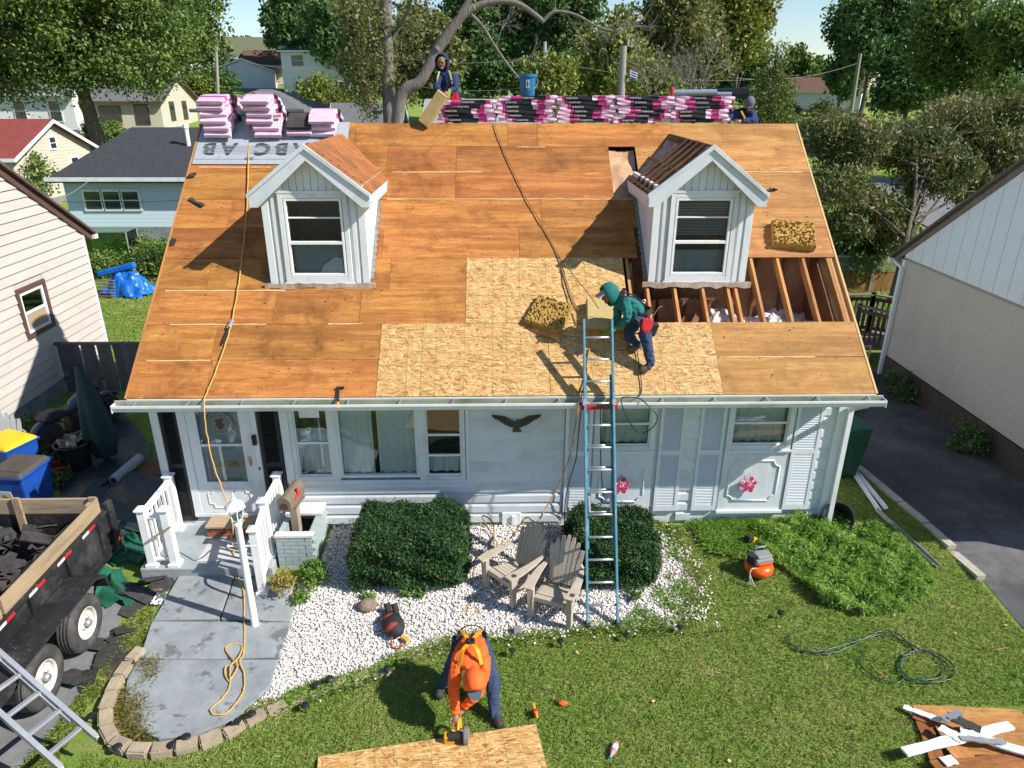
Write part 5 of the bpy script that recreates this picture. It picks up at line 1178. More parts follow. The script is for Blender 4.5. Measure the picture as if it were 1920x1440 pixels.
def head(t, c, r, fwd, loc, hoodmat=None, capmat=None, brim=None, skin=SKIN, hoodopen=.55):
    """face with nose, brow, eyes, mouth, ears; optional hood shell and cap with peak"""
    c = Vector(c)-Vector(loc); f = Vector(fwd).normalized(); s_ = f.cross(Vector((0,0,1))).normalized(); u = s_.cross(f); rot = Matrix((s_, f, u)).transposed()
    m = MB(); m.sphere(c, (r*.80,r*.92,r*1.12), 16, 12, rot=rot)
    P = lambda x, y, z: c+s_*x*r+f*y*r+u*z*r
    m.tube([P(0,.88,.12), P(0,1.02,-.08), P(0,1.06,-.2), P(0,.86,-.28)], [r*.08,r*.11,r*.15,r*.08], 6)
    m.tube([P(-.42,.76,.18), P(0,.93,.2), P(.42,.76,.18)], r*.09, 6); m.sphere(P(0,.74,-.72), (r*.32,r*.24,r*.26), 8, 6, rot=rot)
    for sx in (-1,1): m.sphere(P(sx*.82,.02,-.05), (r*.10,r*.2,r*.27), 8, 6, rot=rot)
    h_ = m.build('face', skin, t, smooth=True)
    e = MB()
    for sx in (-1,1): e.sphere(P(sx*.31,.82,.02), r*.10, 6, 5)
    e.tube([P(-.25,.82,-.46), P(0,.92,-.48), P(.25,.82,-.46)], r*.05, 5); e.build('eyes_and_mouth', pm('feature_dark', (.05,.022,.018), None, .5) if 'feature_dark' not in bpy.data.materials else bpy.data.materials['feature_dark'], h_)
    if hoodmat:
        hm_ = MB(); n, k = 18, 10
        def fn(a, b):
            th = b*math.pi*.66; ph = 2*math.pi*a                        # cap of a sphere about the back of the head
            x, z = math.sin(th)*math.cos(ph), math.sin(th)*math.sin(ph); y = -math.cos(th)
            if z < 0: z *= 1.25
            w_ = 1+.05*math.sin(5*ph)
            return tuple(P(x*1.06*w_, y*1.22, z*1.32+.06+(.12*max(0,-y) if z > 0 else 0)))
        hm_.grid(fn, n, k); o = hm_.build('hood', hoodmat, t, smooth=True); so_ = o.modifiers.new('thick', 'SOLIDIFY'); so_.thickness = .012
    if capmat:
        cm = MB(); n, k = 18, 6
        cm.grid(lambda a, b: tuple(P(math.sin(b*1.5)*math.cos(6.283*a)*.9, math.sin(b*1.5)*math.sin(6.283*a)*1.04, .28+math.cos(b*1.5)*.92)), n, k); o = cm.build('cap', capmat, t, smooth=True)
        if brim is not None:
            bmesh_ = MB(); q = [P(.62*math.cos(a), .72+.62*math.sin(a), .36-.18*math.sin(a)) for a in np.linspace(0,math.pi,9)]
            bmesh_.add([v for v in q]+[v+u*r*.06 for v in q], [tuple(range(8,-1,-1)), tuple(range(9,18))]+[(i,i+1,10+i,9+i) for i in range(8)]); bmesh_.build('peak', brim, t, smooth=False)

# -- green-hooded worker stooping on the strand board
L0 = roofp(1.98,.5,0)
A = lambda px, py, y: at(px, py, y)
J = {'pelvis': (A(1201,588,-.03),(.135,.12)), 'spine': (A(1186,574,-.04),(.13,.13)), 'chest': (A(1167,563,-.06),(.15,.135)), 'neck': (A(1151,557,-.08),.06), 'head': (A(1142,551,-.09),.075),
     'hipL': (A(1206,600,-.14),.095), 'kneeL': (A(1212,640,-.24),.068), 'ankL': (roofp(2.07,.42,.10),.048), 'toeL': (roofp(1.90,.36,.04),.042),
     'hipR': (A(1194,596,.08),.095), 'kneeR': (A(1177,630,.04),.068), 'ankR': (roofp(1.94,.74,.10),.048), 'toeR': (roofp(1.76,.71,.04),.042),
     'shL': (A(1172,566,-.22),.068), 'elL': (A(1178,596,-.26),.05), 'wrL': (A(1157,613,-.22),.034),
     'shR': (A(1160,567,.10),.068), 'elR': (A(1158,594,.08),.05), 'wrR': (A(1146,615,.02),.034)}
E_ = [('pelvis','spine',0),('spine','chest',0),('chest','neck',0),('neck','head',2),('pelvis','hipL',1),('hipL','kneeL',1),('kneeL','ankL',1),('ankL','toeL',3),('pelvis','hipR',1),('hipR','kneeR',1),('kneeR','ankR',1),('ankR','toeR',3),
      ('chest','shL',0),('shL','elL',0),('elL','wrL',0),('chest','shR',0),('shR','elR',0),('elR','wrR',0)]
pg = person('person', 'worker in teal hooded top and harness stooping on the strand board', J, E_, [TEAL,JEAN,SKIN,SHOE], L0)
hand(pg, J['wrL'][0], J['wrL'][0]+Vector((-.2,.05,-.10)), (0,1,.2), GREENG, (0,0,-1), L0); hand(pg, J['wrR'][0], J['wrR'][0]+Vector((-.2,.0,-.10)), (0,1,.2), GREENG, (0,0,-1), L0)
head(pg, J['head'][0], .112, (-.85,-.25,-.45), L0, TEAL, None)
bm_ = MB(); c = Vector(J['head'][0])-L0; bm_.obox(c+Vector((-.13,-.05,.0)), (.12,.15,.012), (0,R(-35),R(15))); bm_.build('cap_peak', pm('grey_peak', (.36,.34,.32), None, .8), pg)
# harness, tool belt, red pouch
ch, sp, pe = (Vector(J[k][0]) for k in ('chest','spine','pelvis'))
strap(pg, 'harness_strap', [ch+Vector((-.04,-.17,.05)), ch+Vector((.0,-.06,.155)), ch+Vector((.03,.08,.15)), ch+Vector((.0,.2,.0))], .05, STRAPK, L0)
strap(pg, 'harness_strap', [ch+Vector((-.03,-.14,.09)), sp+Vector((.0,-.06,.15)), pe+Vector((.04,-.05,.15))], .045, STRAPK, L0); strap(pg, 'harness_strap', [ch+Vector((-.03,.12,.09)), sp+Vector((.02,.02,.15)), pe+Vector((.05,.05,.15))], .045, STRAPK, L0)
strap(pg, 'tool_belt', [pe+Vector((-.09,-.13,-.06)), pe+Vector((.06,-.15,.03)), pe+Vector((.15,-.02,.07)), pe+Vector((.08,.13,.05))], .07, STRAPK, L0, up=(.8,-.3,.4))
m = MB(); m.prism([(-.08,.07),(.08,.09),(.10,-.02),(.05,-.12),(-.03,-.13),(-.08,-.05)], 'y', -.05, .03); m.xf(Matrix.Translation(pe-L0+Vector((.04,-.20,-.09))) @ Euler((R(-8),R(12),R(12))).to_matrix().to_4x4()); m.build('red_pouch', pm('red_cloth', (.50,.012,.02), (.34,.008,.014), .75, 9, bump=.02, bsc=12), pg, bevel=.02)
m = MB(); m.obox(pe-L0+Vector((.15,-.15,-.18)), (.13,.10,.2), (R(8),R(15),R(10))); m.obox(pe-L0+Vector((.07,-.19,-.22)), (.12,.07,.16), (R(8),R(5),0)); m.build('tool_pouch', STRAPK, pg, bevel=.02)
MB().tube([pe-L0+Vector((.14,-.12,-.02)), pe-L0+Vector((.22,-.12,.12)), pe-L0+Vector((.28,-.10,.14))], .007, 5).build('hammer_handle', RAFT, pg)
m = MB(); m.lathe([(.03,0),(.034,.02),(.02,.03)], 12, Matrix.Translation(pe-L0+Vector((.02,-.02,.15)))); m.tube([pe-L0+Vector((.03+.03*math.cos(a),-.02,.18+.03*math.sin(a))) for a in np.linspace(0,6.28,9)[:-1]], .006, 5, closed=True); m.build('d_ring', ZINC, pg)

# -- orange worker sawing on the lawn
L1 = Vector((-.45,-3.3,-.3))
J = {'pelvis': (Vector((-.44,-3.06,.45)),(.135,.11)), 'spine': (Vector((-.44,-3.27,.54)),(.132,.11)), 'chest': (Vector((-.44,-3.49,.57)),(.152,.115)), 'neck': (Vector((-.41,-3.64,.52)),.06), 'head': (Vector((-.39,-3.72,.46)),.075),
     'hipL': (Vector((-.33,-3.05,.42)),.10), 'kneeL': (Vector((-.20,-3.33,.12)),.07), 'ankL': (Vector((-.17,-3.55,-.22)),.052), 'toeL': (Vector((-.10,-3.70,-.27)),.045),
     'hipR': (Vector((-.55,-3.03,.42)),.10), 'kneeR': (Vector((-.70,-3.22,.10)),.07), 'ankR': (Vector((-.82,-3.12,-.21)),.052), 'toeR': (Vector((-.86,-3.28,-.265)),.045),
     'shR': (Vector((-.605,-3.52,.52)),.072), 'elR': (Vector((-.63,-3.66,.27)),.052), 'wrR': (Vector((-.61,-3.76,.02)),.036),
     'shL': (Vector((-.275,-3.52,.52)),.072), 'elL': (Vector((-.36,-3.70,.26)),.052), 'wrL': (Vector((-.53,-3.70,.06)),.036)}
E_ = [('pelvis','spine',0),('spine','chest',0),('chest','neck',0),('neck','head',2),('pelvis','hipL',1),('hipL','kneeL',1),('kneeL','ankL',1),('ankL','toeL',3),('pelvis','hipR',1),('hipR','kneeR',1),('kneeR','ankR',1),('ankR','toeR',3),
      ('chest','shL',0),('shL','elL',0),('elL','wrL',0),('chest','shR',0),('shR','elR',0),('elR','wrR',0)]
po = person('person', 'worker in orange top and yellow harness bending over a saw on the lawn', J, E_, [ORANGE,JEAN,SKIN,SHOEB], L1)
hand(po, J['wrR'][0], J['wrR'][0]+Vector((.0,-.1,-.2)), (1,0,0), SKIN, (0,-1,-.3), L1); hand(po, J['wrL'][0], J['wrL'][0]+Vector((-.12,-.12,-.12)), (1,.2,0), SKIN, (0,-.6,-1), L1)
head(po, J['head'][0], .115, (.05,-.62,-.78), L1, ORANGE, None)
c = Vector(J['head'][0])-L1; f = Vector((.05,-.62,-.78)).normalized(); s_ = Vector((1,0,0)); u = Vector((0,-.78,.62))
q = [c+s_*.085*math.cos(a)+f*(.06+.125*math.sin(a))+u*(.085-.015*math.sin(a)) for a in np.linspace(0,math.pi,9)]
m = MB(); m.add(q+[v+u*.01 for v in q], [tuple(range(8,-1,-1)), tuple(range(9,18))]+[(i,i+1,10+i,9+i) for i in range(8)]); m.build('cap_peak', CAPG, po)
ch, sp, pe = (Vector(J[k][0]) for k in ('chest','spine','pelvis'))
kn = (ch+sp)/2+Vector((0,.0,.150))
strap(po, 'harness_strap', [pe+Vector((-.12,.02,.13)), sp+Vector((-.07,.03,.148)), kn], .042, STRAPY, L1); strap(po, 'harness_strap', [pe+Vector((.12,.02,.13)), sp+Vector((.07,.03,.148)), kn], .042, STRAPY, L1)
strap(po, 'harness_strap', [kn, ch+Vector((-.08,-.02,.145)), Vector(J['shR'][0])+Vector((.04,-.06,.055))], .042, STRAPY, L1); strap(po, 'harness_strap', [kn, ch+Vector((.08,-.02,.145)), Vector(J['shL'][0])+Vector((-.04,-.06,.055))], .042, STRAPY, L1)
m = MB(); m.obox(kn-L1+Vector((0,0,.015)), (.10,.09,.02)); m.tube([kn-L1+Vector((.035*math.cos(a),.035*math.sin(a)-.02,.035)) for a in np.linspace(0,6.28,10)[:-1]], .007, 5, closed=True); m.build('d_ring_plate', STRAPK, po)
strap(po, 'waist_belt', [pe+Vector((-.16,-.03,-.06)), pe+Vector((-.13,.05,.1)), pe+Vector((0,.08,.145)), pe+Vector((.13,.05,.1)), pe+Vector((.16,-.03,-.06))], .06, STRAPK, L1, up=(0,.7,.7))
strap(po, 'loose_strap', [pe+Vector((.17,-.05,-.05)), pe+Vector((.24,-.15,-.28)), pe+Vector((.34,-.25,-.40))], .05, STRAPK, L1, up=(.5,-.3,.8))
m = MB(); m.obox(pe-L1+Vector((-.2,.0,-.12)), (.10,.2,.22), (0,R(8),0)); m.build('tool_pouch', STRAPK, po, bevel=.02)
saw = thing('circular_saw', 'yellow and black cordless circular saw cutting the sheet on the lawn', 'saw', Vector((-.59,-3.85,-.27)))
MB().box(.02,.135,-.20,.14,.0,.010).build('base_plate', ALU, saw); MB().lathe([(.0,0),(.09,0),(.095,.01),(.095,.05),(.07,.06),(0,.06)], 20, Matrix.Translation((.07,-.01,.085)) @ Matrix.Rotation(R(90),4,'Y')).build('blade_guard', pm('guard_grey', (.22,.2,.2), (.15,.14,.14), .4), saw)
MB().cyl((-.10,-.02,.085),(.05,-.02,.085),.05,n=14).build('motor', STRAPK, saw); MB().obox((-.09,.0,.06),(.12,.12,.10)).build('battery', STRAPY, saw, bevel=.012)
MB().tube(smooth_path([(.03,.10,.06),(.02,.14,.17),(.01,.06,.215),(.01,-.03,.19)], 4), .018, 8).build('handle', STRAPY, saw, smooth=True)

# -- navy worker standing behind the ridge, holding the foam
L2 = Vector((-.86,4.28,RZ-.5))
J = {'pelvis': (A(844,186,4.25),(.14,.12)), 'spine': (A(841,168,4.22),.135), 'chest': (A(836,148,4.18),(.16,.13)), 'neck': (A(832,130,4.15),.06), 'head': (A(829,117,4.12),.075),
     'hipL': (A(853,196,4.25),.095), 'kneeL': (A(856,218,4.2),.07), 'ankL': (A(858,255,4.35),.05), 'toeL': (A(852,262,4.25),.045), 'hipR': (A(835,196,4.25),.095), 'kneeR': (A(832,220,4.15),.07), 'ankR': (A(833,255,4.35),.05), 'toeR': (A(828,262,4.25),.045),
     'shL': (A(852,144,4.12),.068), 'elL': (A(853,168,4.0),.05), 'wrL': (A(838,172,3.85),.035), 'shR': (A(822,144,4.12),.068), 'elR': (A(818,166,4.0),.05), 'wrR': (A(828,176,3.84),.035)}
pn_ = person('person', 'worker in navy hooded top standing behind the ridge holding foam', J, [(a,b,c_) for a,b,c_ in E_], [NAVY,pm('dark_trousers', (.02,.022,.03), None, .9),SKIN,SHOEB], L2)
hand(pn_, J['wrL'][0], A(832,178,3.78), (1,0,0), SKIN, (-1,-.5,0), L2); hand(pn_, J['wrR'][0], A(826,186,3.76), (1,0,0), SKIN, (1,-.5,0), L2)
head(pn_, J['head'][0], .11, (-.15,-1,-.15), L2, NAVY, None)
strap(pn_, 'hood_trim', [A(823,112,3.99), A(829,107,3.98), A(836,111,3.99)], .02, STRAPL, L2)
for a_, b_, c_ in (((824,134),(820,150),(821,170)), ((842,132),(847,150),(850,176))): strap(pn_, 'vest_strap', [A(*a_,4.03), A(*b_,3.985), A(*c_,4.05)], .025, STRAPL, L2, up=(0,-1,0))
m = MB(); m.prism([(-.07,.06),(.07,.10),(.11,-.06),(.03,-.12),(-.05,-.08)], 'y', -.04, .03); m.xf(Matrix.Translation(Vector(J['pelvis'][0])-L2+Vector((.07,-.16,.02)))); m.build('red_pouch', bpy.data.materials['red_cloth'], pn_, bevel=.02)
MB().obox(Vector(J['pelvis'][0])-L2+Vector((.16,-.06,-.08)), (.10,.1,.2)).build('tool_pouch', STRAPK, pn_, bevel=.02)
MB().obox(A(842,176,3.72)-L2, (.05,.04,.16), (0,R(12),0)).build('tape_strip', STRAPL, pn_)
MB().tube([A(832,172,3.8)-L2, A(847,150,3.78)-L2], .016, 6).build('pry_bar', STRAPK, pn_)

# -- navy worker leaning at the right end of the ridge
L3 = Vector((4.5,4.25,RZ-.5))
J = {'pelvis': (A(1402,240,4.35),(.14,.12)), 'spine': (A(1402,226,4.3),.135), 'chest': (A(1399,212,4.22),(.16,.13)), 'neck': (A(1402,203,4.15),.06), 'head': (A(1405,194,4.08),.075),
     'hipL': (A(1412,246,4.4),.095), 'kneeL': (A(1418,262,4.4),.07), 'ankL': (A(1420,282,4.75),.05), 'toeL': (A(1418,284,4.65),.045), 'hipR': (A(1392,246,4.4),.095), 'kneeR': (A(1388,262,4.35),.07), 'ankR': (A(1388,282,4.75),.05), 'toeR': (A(1386,284,4.65),.045),
     'shL': (A(1413,212,4.10),.068), 'elL': (A(1410,226,3.92),.05), 'wrL': (A(1390,228,3.84),.035), 'shR': (A(1386,208,4.2),.068), 'elR': (A(1372,218,4.1),.05), 'wrR': (A(1360,224,4.0),.035)}
pr_ = person('person', 'worker in navy jacket and grey cap leaning over the ridge end', J, E_, [NAVY,bpy.data.materials['dark_trousers'],SKIN,SHOEB], L3)
hand(pr_, J['wrL'][0], A(1378,229,3.8), (0,0,1), SKIN, (0,0,-1), L3); hand(pr_, J['wrR'][0], A(1352,226,3.95), (0,0,1), SKIN, (0,0,-1), L3)
head(pr_, J['head'][0], .11, (-.2,-.75,-.65), L3, None, CAPG, CAPG)
strap(pr_, 'vest_strap', [A(1390,208,4.0), A(1394,216,3.97), A(1400,226,3.95)], .03, STRAPY, L3, up=(0,-1,0))

# ------------------------------------------------------------------ things on the lawn and gravel
os_ = MB().box(0,2.44,0,1.22,0,.012).build('strand_board_sheet', OSB)
p1 = atz(583,1420,-.26); p2 = atz(1005,1357,-.26); an = math.atan2(p2.y-p1.y, p2.x-p1.x)
os_.rotation_euler = (R(.6),0,an+math.pi); os_.location = (p2.x,p2.y,-.272); tag(os_, 'loose strand board sheet on the lawn under the saw', 'board')
tb = thing('tool_bag', 'red and black tool bag lying on the white gravel', 'bag', gnd(738,1185), R(25))
m = MB(); m.sphere((0,0,.11), (.15,.24,.12), 14, 8); m.build('bag', STRAPK, tb, smooth=True)
for x, y, r_ in ((-.02,.08,.12), (-.03,-.1,.11)): MB().sphere((x,y,.14), (.11,.07,.09), 10, 6).build('red_panel', pm('bag_red', (.30,.035,.03), (.2,.025,.02), .8) if 'bag_red' not in bpy.data.materials else bpy.data.materials['bag_red'], tb, smooth=True)
for x, y in ((.11,.15),(.02,.2)): MB().lathe([(.04,0),(.045,.1),(.05,.18),(.035,.18)], 10, Matrix.Translation((x,y,.08)) @ Matrix.Rotation(R(-50),4,'X')).build('pocket', STRAPK, tb)
MB().tube(smooth_path([(-.08,-.2,.1),(-.12,-.3,.03),(-.05,-.36,.02),(.02,-.33,.02)],4), .012, 6).build('strap', bpy.data.materials['bag_red'], tb); MB().obox((.08,-.27,.05),(.05,.10,.04),(0,0,R(20))).build('tape', STRAPY, tb)
tag(MB().sphere((0,0,.06),(.14,.11,.10),10,7,rot=Euler((.3,.2,.4)).to_matrix()).build('rock', pm('brown_rock', (.24,.18,.13), (.15,.11,.08), .95, 12, bump=.02, bsc=14), loc=gnd(690,1143)), 'brown rock on the gravel beside the square hedge', 'rock')
ts = thing('knife', 'yellow utility knife on the gravel', 'knife', gnd(684,1235), R(40)); MB().box(-.06,.05,-.012,.012,.0,.02).build('handle', STRAPY, ts); MB().box(.05,.09,-.006,.006,.005,.008).build('blade', ALU, ts)
ts = thing('trowel', 'yellow handled tool lying on the gravel left of the bending worker', 'tool', gnd(672,1242), R(200)); MB().tube([(0,0,.01),(.14,.0,.012)], .004, 5).build('shaft', ZINC, ts); MB().cyl((-.05,0,.012),(0,0,.012),.010).build('handle', STRAPY, ts)
tm = thing('tape_measure', 'red and yellow tape measure at the corner of the board', 'tape measure', gnd(1004,1343), R(10))
MB().lathe([(0,0),(.045,0),(.05,.01),(.05,.04),(.045,.05),(0,.05)], 14, Matrix.Translation((-.03,0,.05)) @ Matrix.Rotation(R(90),4,'Y')).build('case', RED, tm); MB().box(-.012,.012,-.11,.10,.09,.095).build('tape', STRAPY, tm)
cb = thing('chalk_line', 'small orange chalk reel on the lawn', 'tool', gnd(1055,1323)); MB().sphere((0,0,.03),(.06,.035,.03),10,6).build('case', ORANGE, cb, smooth=True); MB().tube([(-.05,0,.03),(-.09,.05,.03)], .008, 5).build('hook', STRAPK, cb)
bt = thing('drink_bottle', 'clear red drink bottle lying on the lawn', 'bottle', gnd(1150,1412)+Vector((0,0,.04)), rot=(R(90),0,R(-28)))
MB().lathe([(.03,-.1),(.036,-.09),(.036,.02),(.03,.05),(.014,.085),(.014,.1)], 14).build('bottle', pm('bottle_pink', (.55,.25,.3), (.45,.1,.13), .15), bt, smooth=True); MB().cyl((0,0,.1),(0,0,.118),.016).build('cap', pm('cap_blue', (.1,.4,.7), None, .4), bt); MB().lathe([(.0365,-.06),(.0365,.0)], 14, cap=False).build('label_band', WINK, bt)
tag(MB().obox((0,0,.06),(.11,.05,.13),(R(-12),0,R(10))).build('valve_box', GREYP, bevel=.01, loc=gnd(970,1190)), 'small grey plastic box stake at the gravel edge', 'box')
# air compressor
ac = thing('air_compressor', 'orange pancake air compressor with black motor cover on grass', 'compressor', gnd(1420,1078), R(12))
CORG = pm('compressor_orange', (.80,.11,.008), (.7,.08,.006), .3)
MB().lathe([(.08,.03),(.17,.05),(.205,.10),(.21,.14),(.195,.185),(.14,.215),(0,.22)], 28).build('tank', CORG, ac, smooth=True)
m = MB(); m.obox((.02,.0,.28),(.28,.22,.10)); m.obox((.03,-.0,.345),(.24,.18,.05)); m.build('motor_cover', GREYP, ac, bevel=.03); MB().obox((.03,-.115,.255),(.22,.012,.04)).build('badge', CORG, ac, bevel=.004)
MB().cyl((-.12,.02,.23),(-.12,.02,.36),.07,n=14).build('pump', STRAPK, ac); MB().tube([(-.06,.08,.36),(-.06,.08,.42),(.10,.08,.42),(.10,.08,.36)], .016, 8).build('handle', GREYP, ac, smooth=True)
for a in range(3): MB().cyl((.12*math.cos(a*2.1),.12*math.sin(a*2.1),.0),(.12*math.cos(a*2.1),.12*math.sin(a*2.1),.06),.018).build('foot', STRAPK, ac)
MB().tube(smooth_path([(-.1,-.1,.2),(-.22,-.14,.22),(-.26,-.2,.1),(-.22,-.22,.01),(-.24,-.16,.15),(-.2,-.25,.01)],4), .008, 5).build('lead', pm('pale_lead', (.5,.42,.36), None, .6), ac)
ng = thing('nail_gun', 'black and yellow nail gun in the grass behind the compressor', 'nail gun', gnd(1408,1022), R(35)); MB().obox((-.05,.02,.12),(.14,.10,.09),(0,R(20),0)).build('body', STRAPK, ng, bevel=.015); MB().obox((.03,-.02,.09),(.10,.06,.07),(0,R(20),0)).build('head', STRAPY, ng, bevel=.012); MB().obox((.06,-.02,.03),(.04,.04,.08)).build('nose', STRAPK, ng)
# black bucket tipped in the weeds, strips of old gutter by the drive
bp_ = gnd(1572,1000); bb = thing('black_tub', 'black plastic tub tipped over in the tall weeds', 'tub', bp_+Vector((0,.1,.20)), rot=(R(58),R(8),R(-12)))
MB().lathe([(.16,-.3),(.24,.0),(.255,.0),(.255,.02),(.235,.02),(.15,-.28),(.0,-.28)], 26).build('shell', BLACK, bb, smooth=False)
for k, (a_, b_, lb_) in enumerate((((1598,893),(1648,965),'bent white gutter strip standing in grass by the drive, left one'), ((1603,890),(1660,958),'white gutter strip beside the bent one near the drive'), ((1640,962),(1757,1066),'long grey flashing strip lying along the drive edge'))):
    p, q = gnd(*a_), gnd(*b_); m = MB(); m.beam(p+Vector((0,0,.05)), q+Vector((0,0,.03)), .05, .012); m.beam(p+Vector((.025,0,.07)), q+Vector((.025,0,.05)), .01, .05); tag(m.build('metal_strip', WTRIM if k < 2 else ZINC), lb_, 'metal strip', 'strips of old metal trim')
# solar path lights
pmesh = {}
def solar(px, py, i, where):
    t = thing('path_light', 'black solar path light '+where, 'path light', gnd(px,py), group='black solar path lights'); 
    if not pmesh:
        pmesh['stake'] = MB().cyl((0,0,-.02),(0,0,.10),.008,n=6).mesh('stake', BLACK); pmesh['lamp_head'] = MB().lathe([(.028,.095),(.03,.11),(.05,.12),(.05,.13),(.03,.14)], 12).mesh('lamp_head', BLACK); pmesh['lens'] = MB().cyl((0,0,.10),(0,0,.112),.024,n=10).mesh('lens', GREYP)
    for k, me in pmesh.items(): inst(me, k, t)
    t.rotation_euler = (R(random.uniform(-12,12)), R(random.uniform(-12,12)), 0)
for i, (px, py, wh) in enumerate(((617,1285,'on the kerb stones right of the path, furthest back'), (594,1298,'on the kerb stones right of the path, second back'), (574,1338,'in the lawn just right of the path curve'), (471,1356,'at the right end of the path curve'), (450,1368,'beside the right end of the path curve'), (349,1400,'behind the lowest kerb stones'), (329,1412,'in front of the lowest kerb stones'), (223,1414,'at the left bottom of the path curve'), (177,1358,'by the aluminium ladder tip'), (728,1266,'on the gravel edge left of the bending worker'), (958,1238,'right of the bending worker'), (1051,1216,'in grass below the garden chairs'), (1175,1206,'in grass below the blue ladder'), (1275,1192,'on the gravel edge right of the ladder'), (1465,1163,'below the compressor'), (1610,1158,'below the weed mound'))): solar(px, py, i, wh)
# paver border of the path
pvm = [MB().obox((0,0,.04),(.235,.155,.15)).mesh('paver', PAVER)]
import bmesh as _bm
for me in pvm:
    b = _bm.new(); b.from_mesh(me); _bm.ops.bevel(b, geom=b.edges[:], offset=.018, segments=2, affect='EDGES'); b.to_mesh(me); b.free()
brd = smooth_path([gnd(*q) for q in ((256,1237), (236,1262), (217,1298), (203,1340), (205,1380), (235,1408), (285,1416), (335,1410), (385,1398), (425,1380), (470,1357), (540,1325), (610,1297), (680,1275), (720,1265))], 30)
border = thing('paver_border', 'curved border of tan concrete pavers around the path end', 'edging', brd[0]); acc = .0; last = None; tot = 0
for p, q in zip(brd[:-1], brd[1:]):
    acc += (q-p).length; tot += (q-p).length
    if acc >= .245 or last is None:
        an = math.atan2(q.y-p.y, q.x-p.x); o = inst(pvm[0], 'paver', border, loc=p-brd[0]+Vector((0,0,(.0 if tot < 2.6 else -.06)+random.uniform(-.012,.012))), rot=(R(random.uniform(-3,3)),R(random.uniform(-3,3)),an+R(random.uniform(-5,5)))); acc = 0; last = p
# scrap pile: torn plywood, white trim boards
def plank(name, label, a_, b_, wd, mat, z0, z1, cat='board', th=.016, group='scrap boards in the pile on the lawn'):
    p = atz(*a_, -.3+z0); q = atz(*b_, -.3+z1); m = MB(); L = (q-p).length; k = 8
    top = [(L*i/k, -wd/2+random.uniform(-.012,.012)*(0 if i in (0,k) else 1)) for i in range(k+1)]+[(L*i/k, wd/2+random.uniform(-.012,.012)) for i in range(k,-1,-1)]
    m.prism(top, 'z', 0, th); o = m.build(name, mat); d_ = q-p; o.location = p
    o.rotation_euler = (R(random.uniform(-4,4)), -math.atan2(d_.z, math.hypot(d_.x,d_.y)), math.atan2(d_.y,d_.x)); return tag(o, label, cat, group)
plank('plywood_scrap', 'large torn plywood sheet at the back of the scrap pile', (1720,1342), (1925,1352), .30, PLYP, .02,.03)
plank('plywood_scrap', 'wide pale plywood offcut at the right of the scrap pile', (1770,1390), (1960,1390), .36, PLYP, .05,.05)
plank('plywood_scrap', 'red plywood strip at the lower left of the scrap pile', (1730,1352), (1775,1470), .16, PLYR, .03,.02)
plank('plywood_scrap', 'plywood piece sloping down out of frame in the scrap pile', (1790,1400), (1850,1475), .24, PLYP, .06,.02)
plank('plywood_scrap', 'reddish plywood lying low under the trim boards', (1755,1445), (1960,1428), .25, PLYR, .08,.05)
plank('plywood_scrap', 'narrow torn plywood sliver at the upper left of the scrap pile', (1712,1342), (1800,1380), .10, PLYR, .04,.05)
plank('trim_board', 'long white trim board lying across the scrap pile', (1695,1412), (1895,1362), .11, VINYL, .12,.16, th=.03)
plank('trim_board', 'white trim board pointing out of frame on the scrap pile', (1800,1372), (1960,1425), .10, VINYL, .13,.10, th=.025)
plank('trim_board', 'thin white metal trim at the upper left of the pile', (1694,1326), (1765,1352), .07, WTRIM, .06,.10)
plank('trim_board', 'short white trim offcut in the middle of the pile', (1762,1365), (1805,1388), .12, VINYL, .15,.17)
plank('flashing_scrap', 'bent dark flashing on top of the scrap pile', (1775,1342), (1850,1375), .12, SHING, .17,.16)
plank('flashing_scrap', 'grey bent flashing near the top of the scrap pile', (1768,1350), (1800,1335), .09, ZINC, .16,.2)
plank('flashing_scrap', 'grey flashing strip crossing right of the scrap pile middle', (1800,1385), (1885,1392), .07, ZINC, .18,.15)
plank('trim_board', 'small white offcut at the bottom of the scrap pile', (1768,1430), (1790,1425), .11, VINYL, .10,.10)
for k, (a_, b_) in enumerate((((1860,1220),(1890,1215)), ((1548,1065),(1556,1080)), ((1640,1255),(1655,1265)))): plank('wood_splinter', ['wood splinter on the lawn above the scrap pile','red wood splinter in the weeds','wood splinter beside the hose coil'][k], a_, b_, .02, STRAW, .04,.04, 'splinter', .01, 'wood splinters in the grass')

# ------------------------------------------------------------------ dump trailer
TX0, TX1, TY0, TY1 = -8.0, -5.80, -6.2, -.72; GZ = -.27
tr = thing('dump_trailer', 'black dump trailer with weathered plank sides full of torn shingles', 'trailer', (-6.9,-3.2,GZ))
def T(mb, name, mat, **k): return mb.xf(Matrix.Translation((6.9,3.2,-GZ))).build(name, mat, tr, **k)
T(MB().box(TX0,TX1,TY0,TY1,.12,.22), 'bed', TRAILK)
for x0, x1 in ((TX1-.05,TX1), (TX0,TX0+.05)):
    s_ = T(MB().box(x0,x1,TY0,TY1,.22,.80), 'side_panel', TRAILK)
T(MB().box(TX1-.06,TX1+.035,TY0,TY1,.80,.86), 'top_rail', TRAILK, bevel=.01); T(MB().box(TX0-.03,TX0+.06,TY0,TY1,.80,.86), 'top_rail', TRAILK, bevel=.01)
T(MB().box(TX1,TX1+.03,TY0,TY1,.24,.30), 'lower_rail', TRAILK)
for i in range(7): T(MB().box(TX1,TX1+.045,TY1-.35-i*.8,TY1-.29-i*.8,.24,.80), 'upright', TRAILK)
T(MB().box(TX0+.06,TX1-.06,TY1-.05,TY1,.22,.78), 'tailgate', TRAILK); T(MB().box(TX1-.02,TX1+.06,TY1-.06,TY1+.08,.15,.95), 'gate_post', TRAILK, bevel=.01)
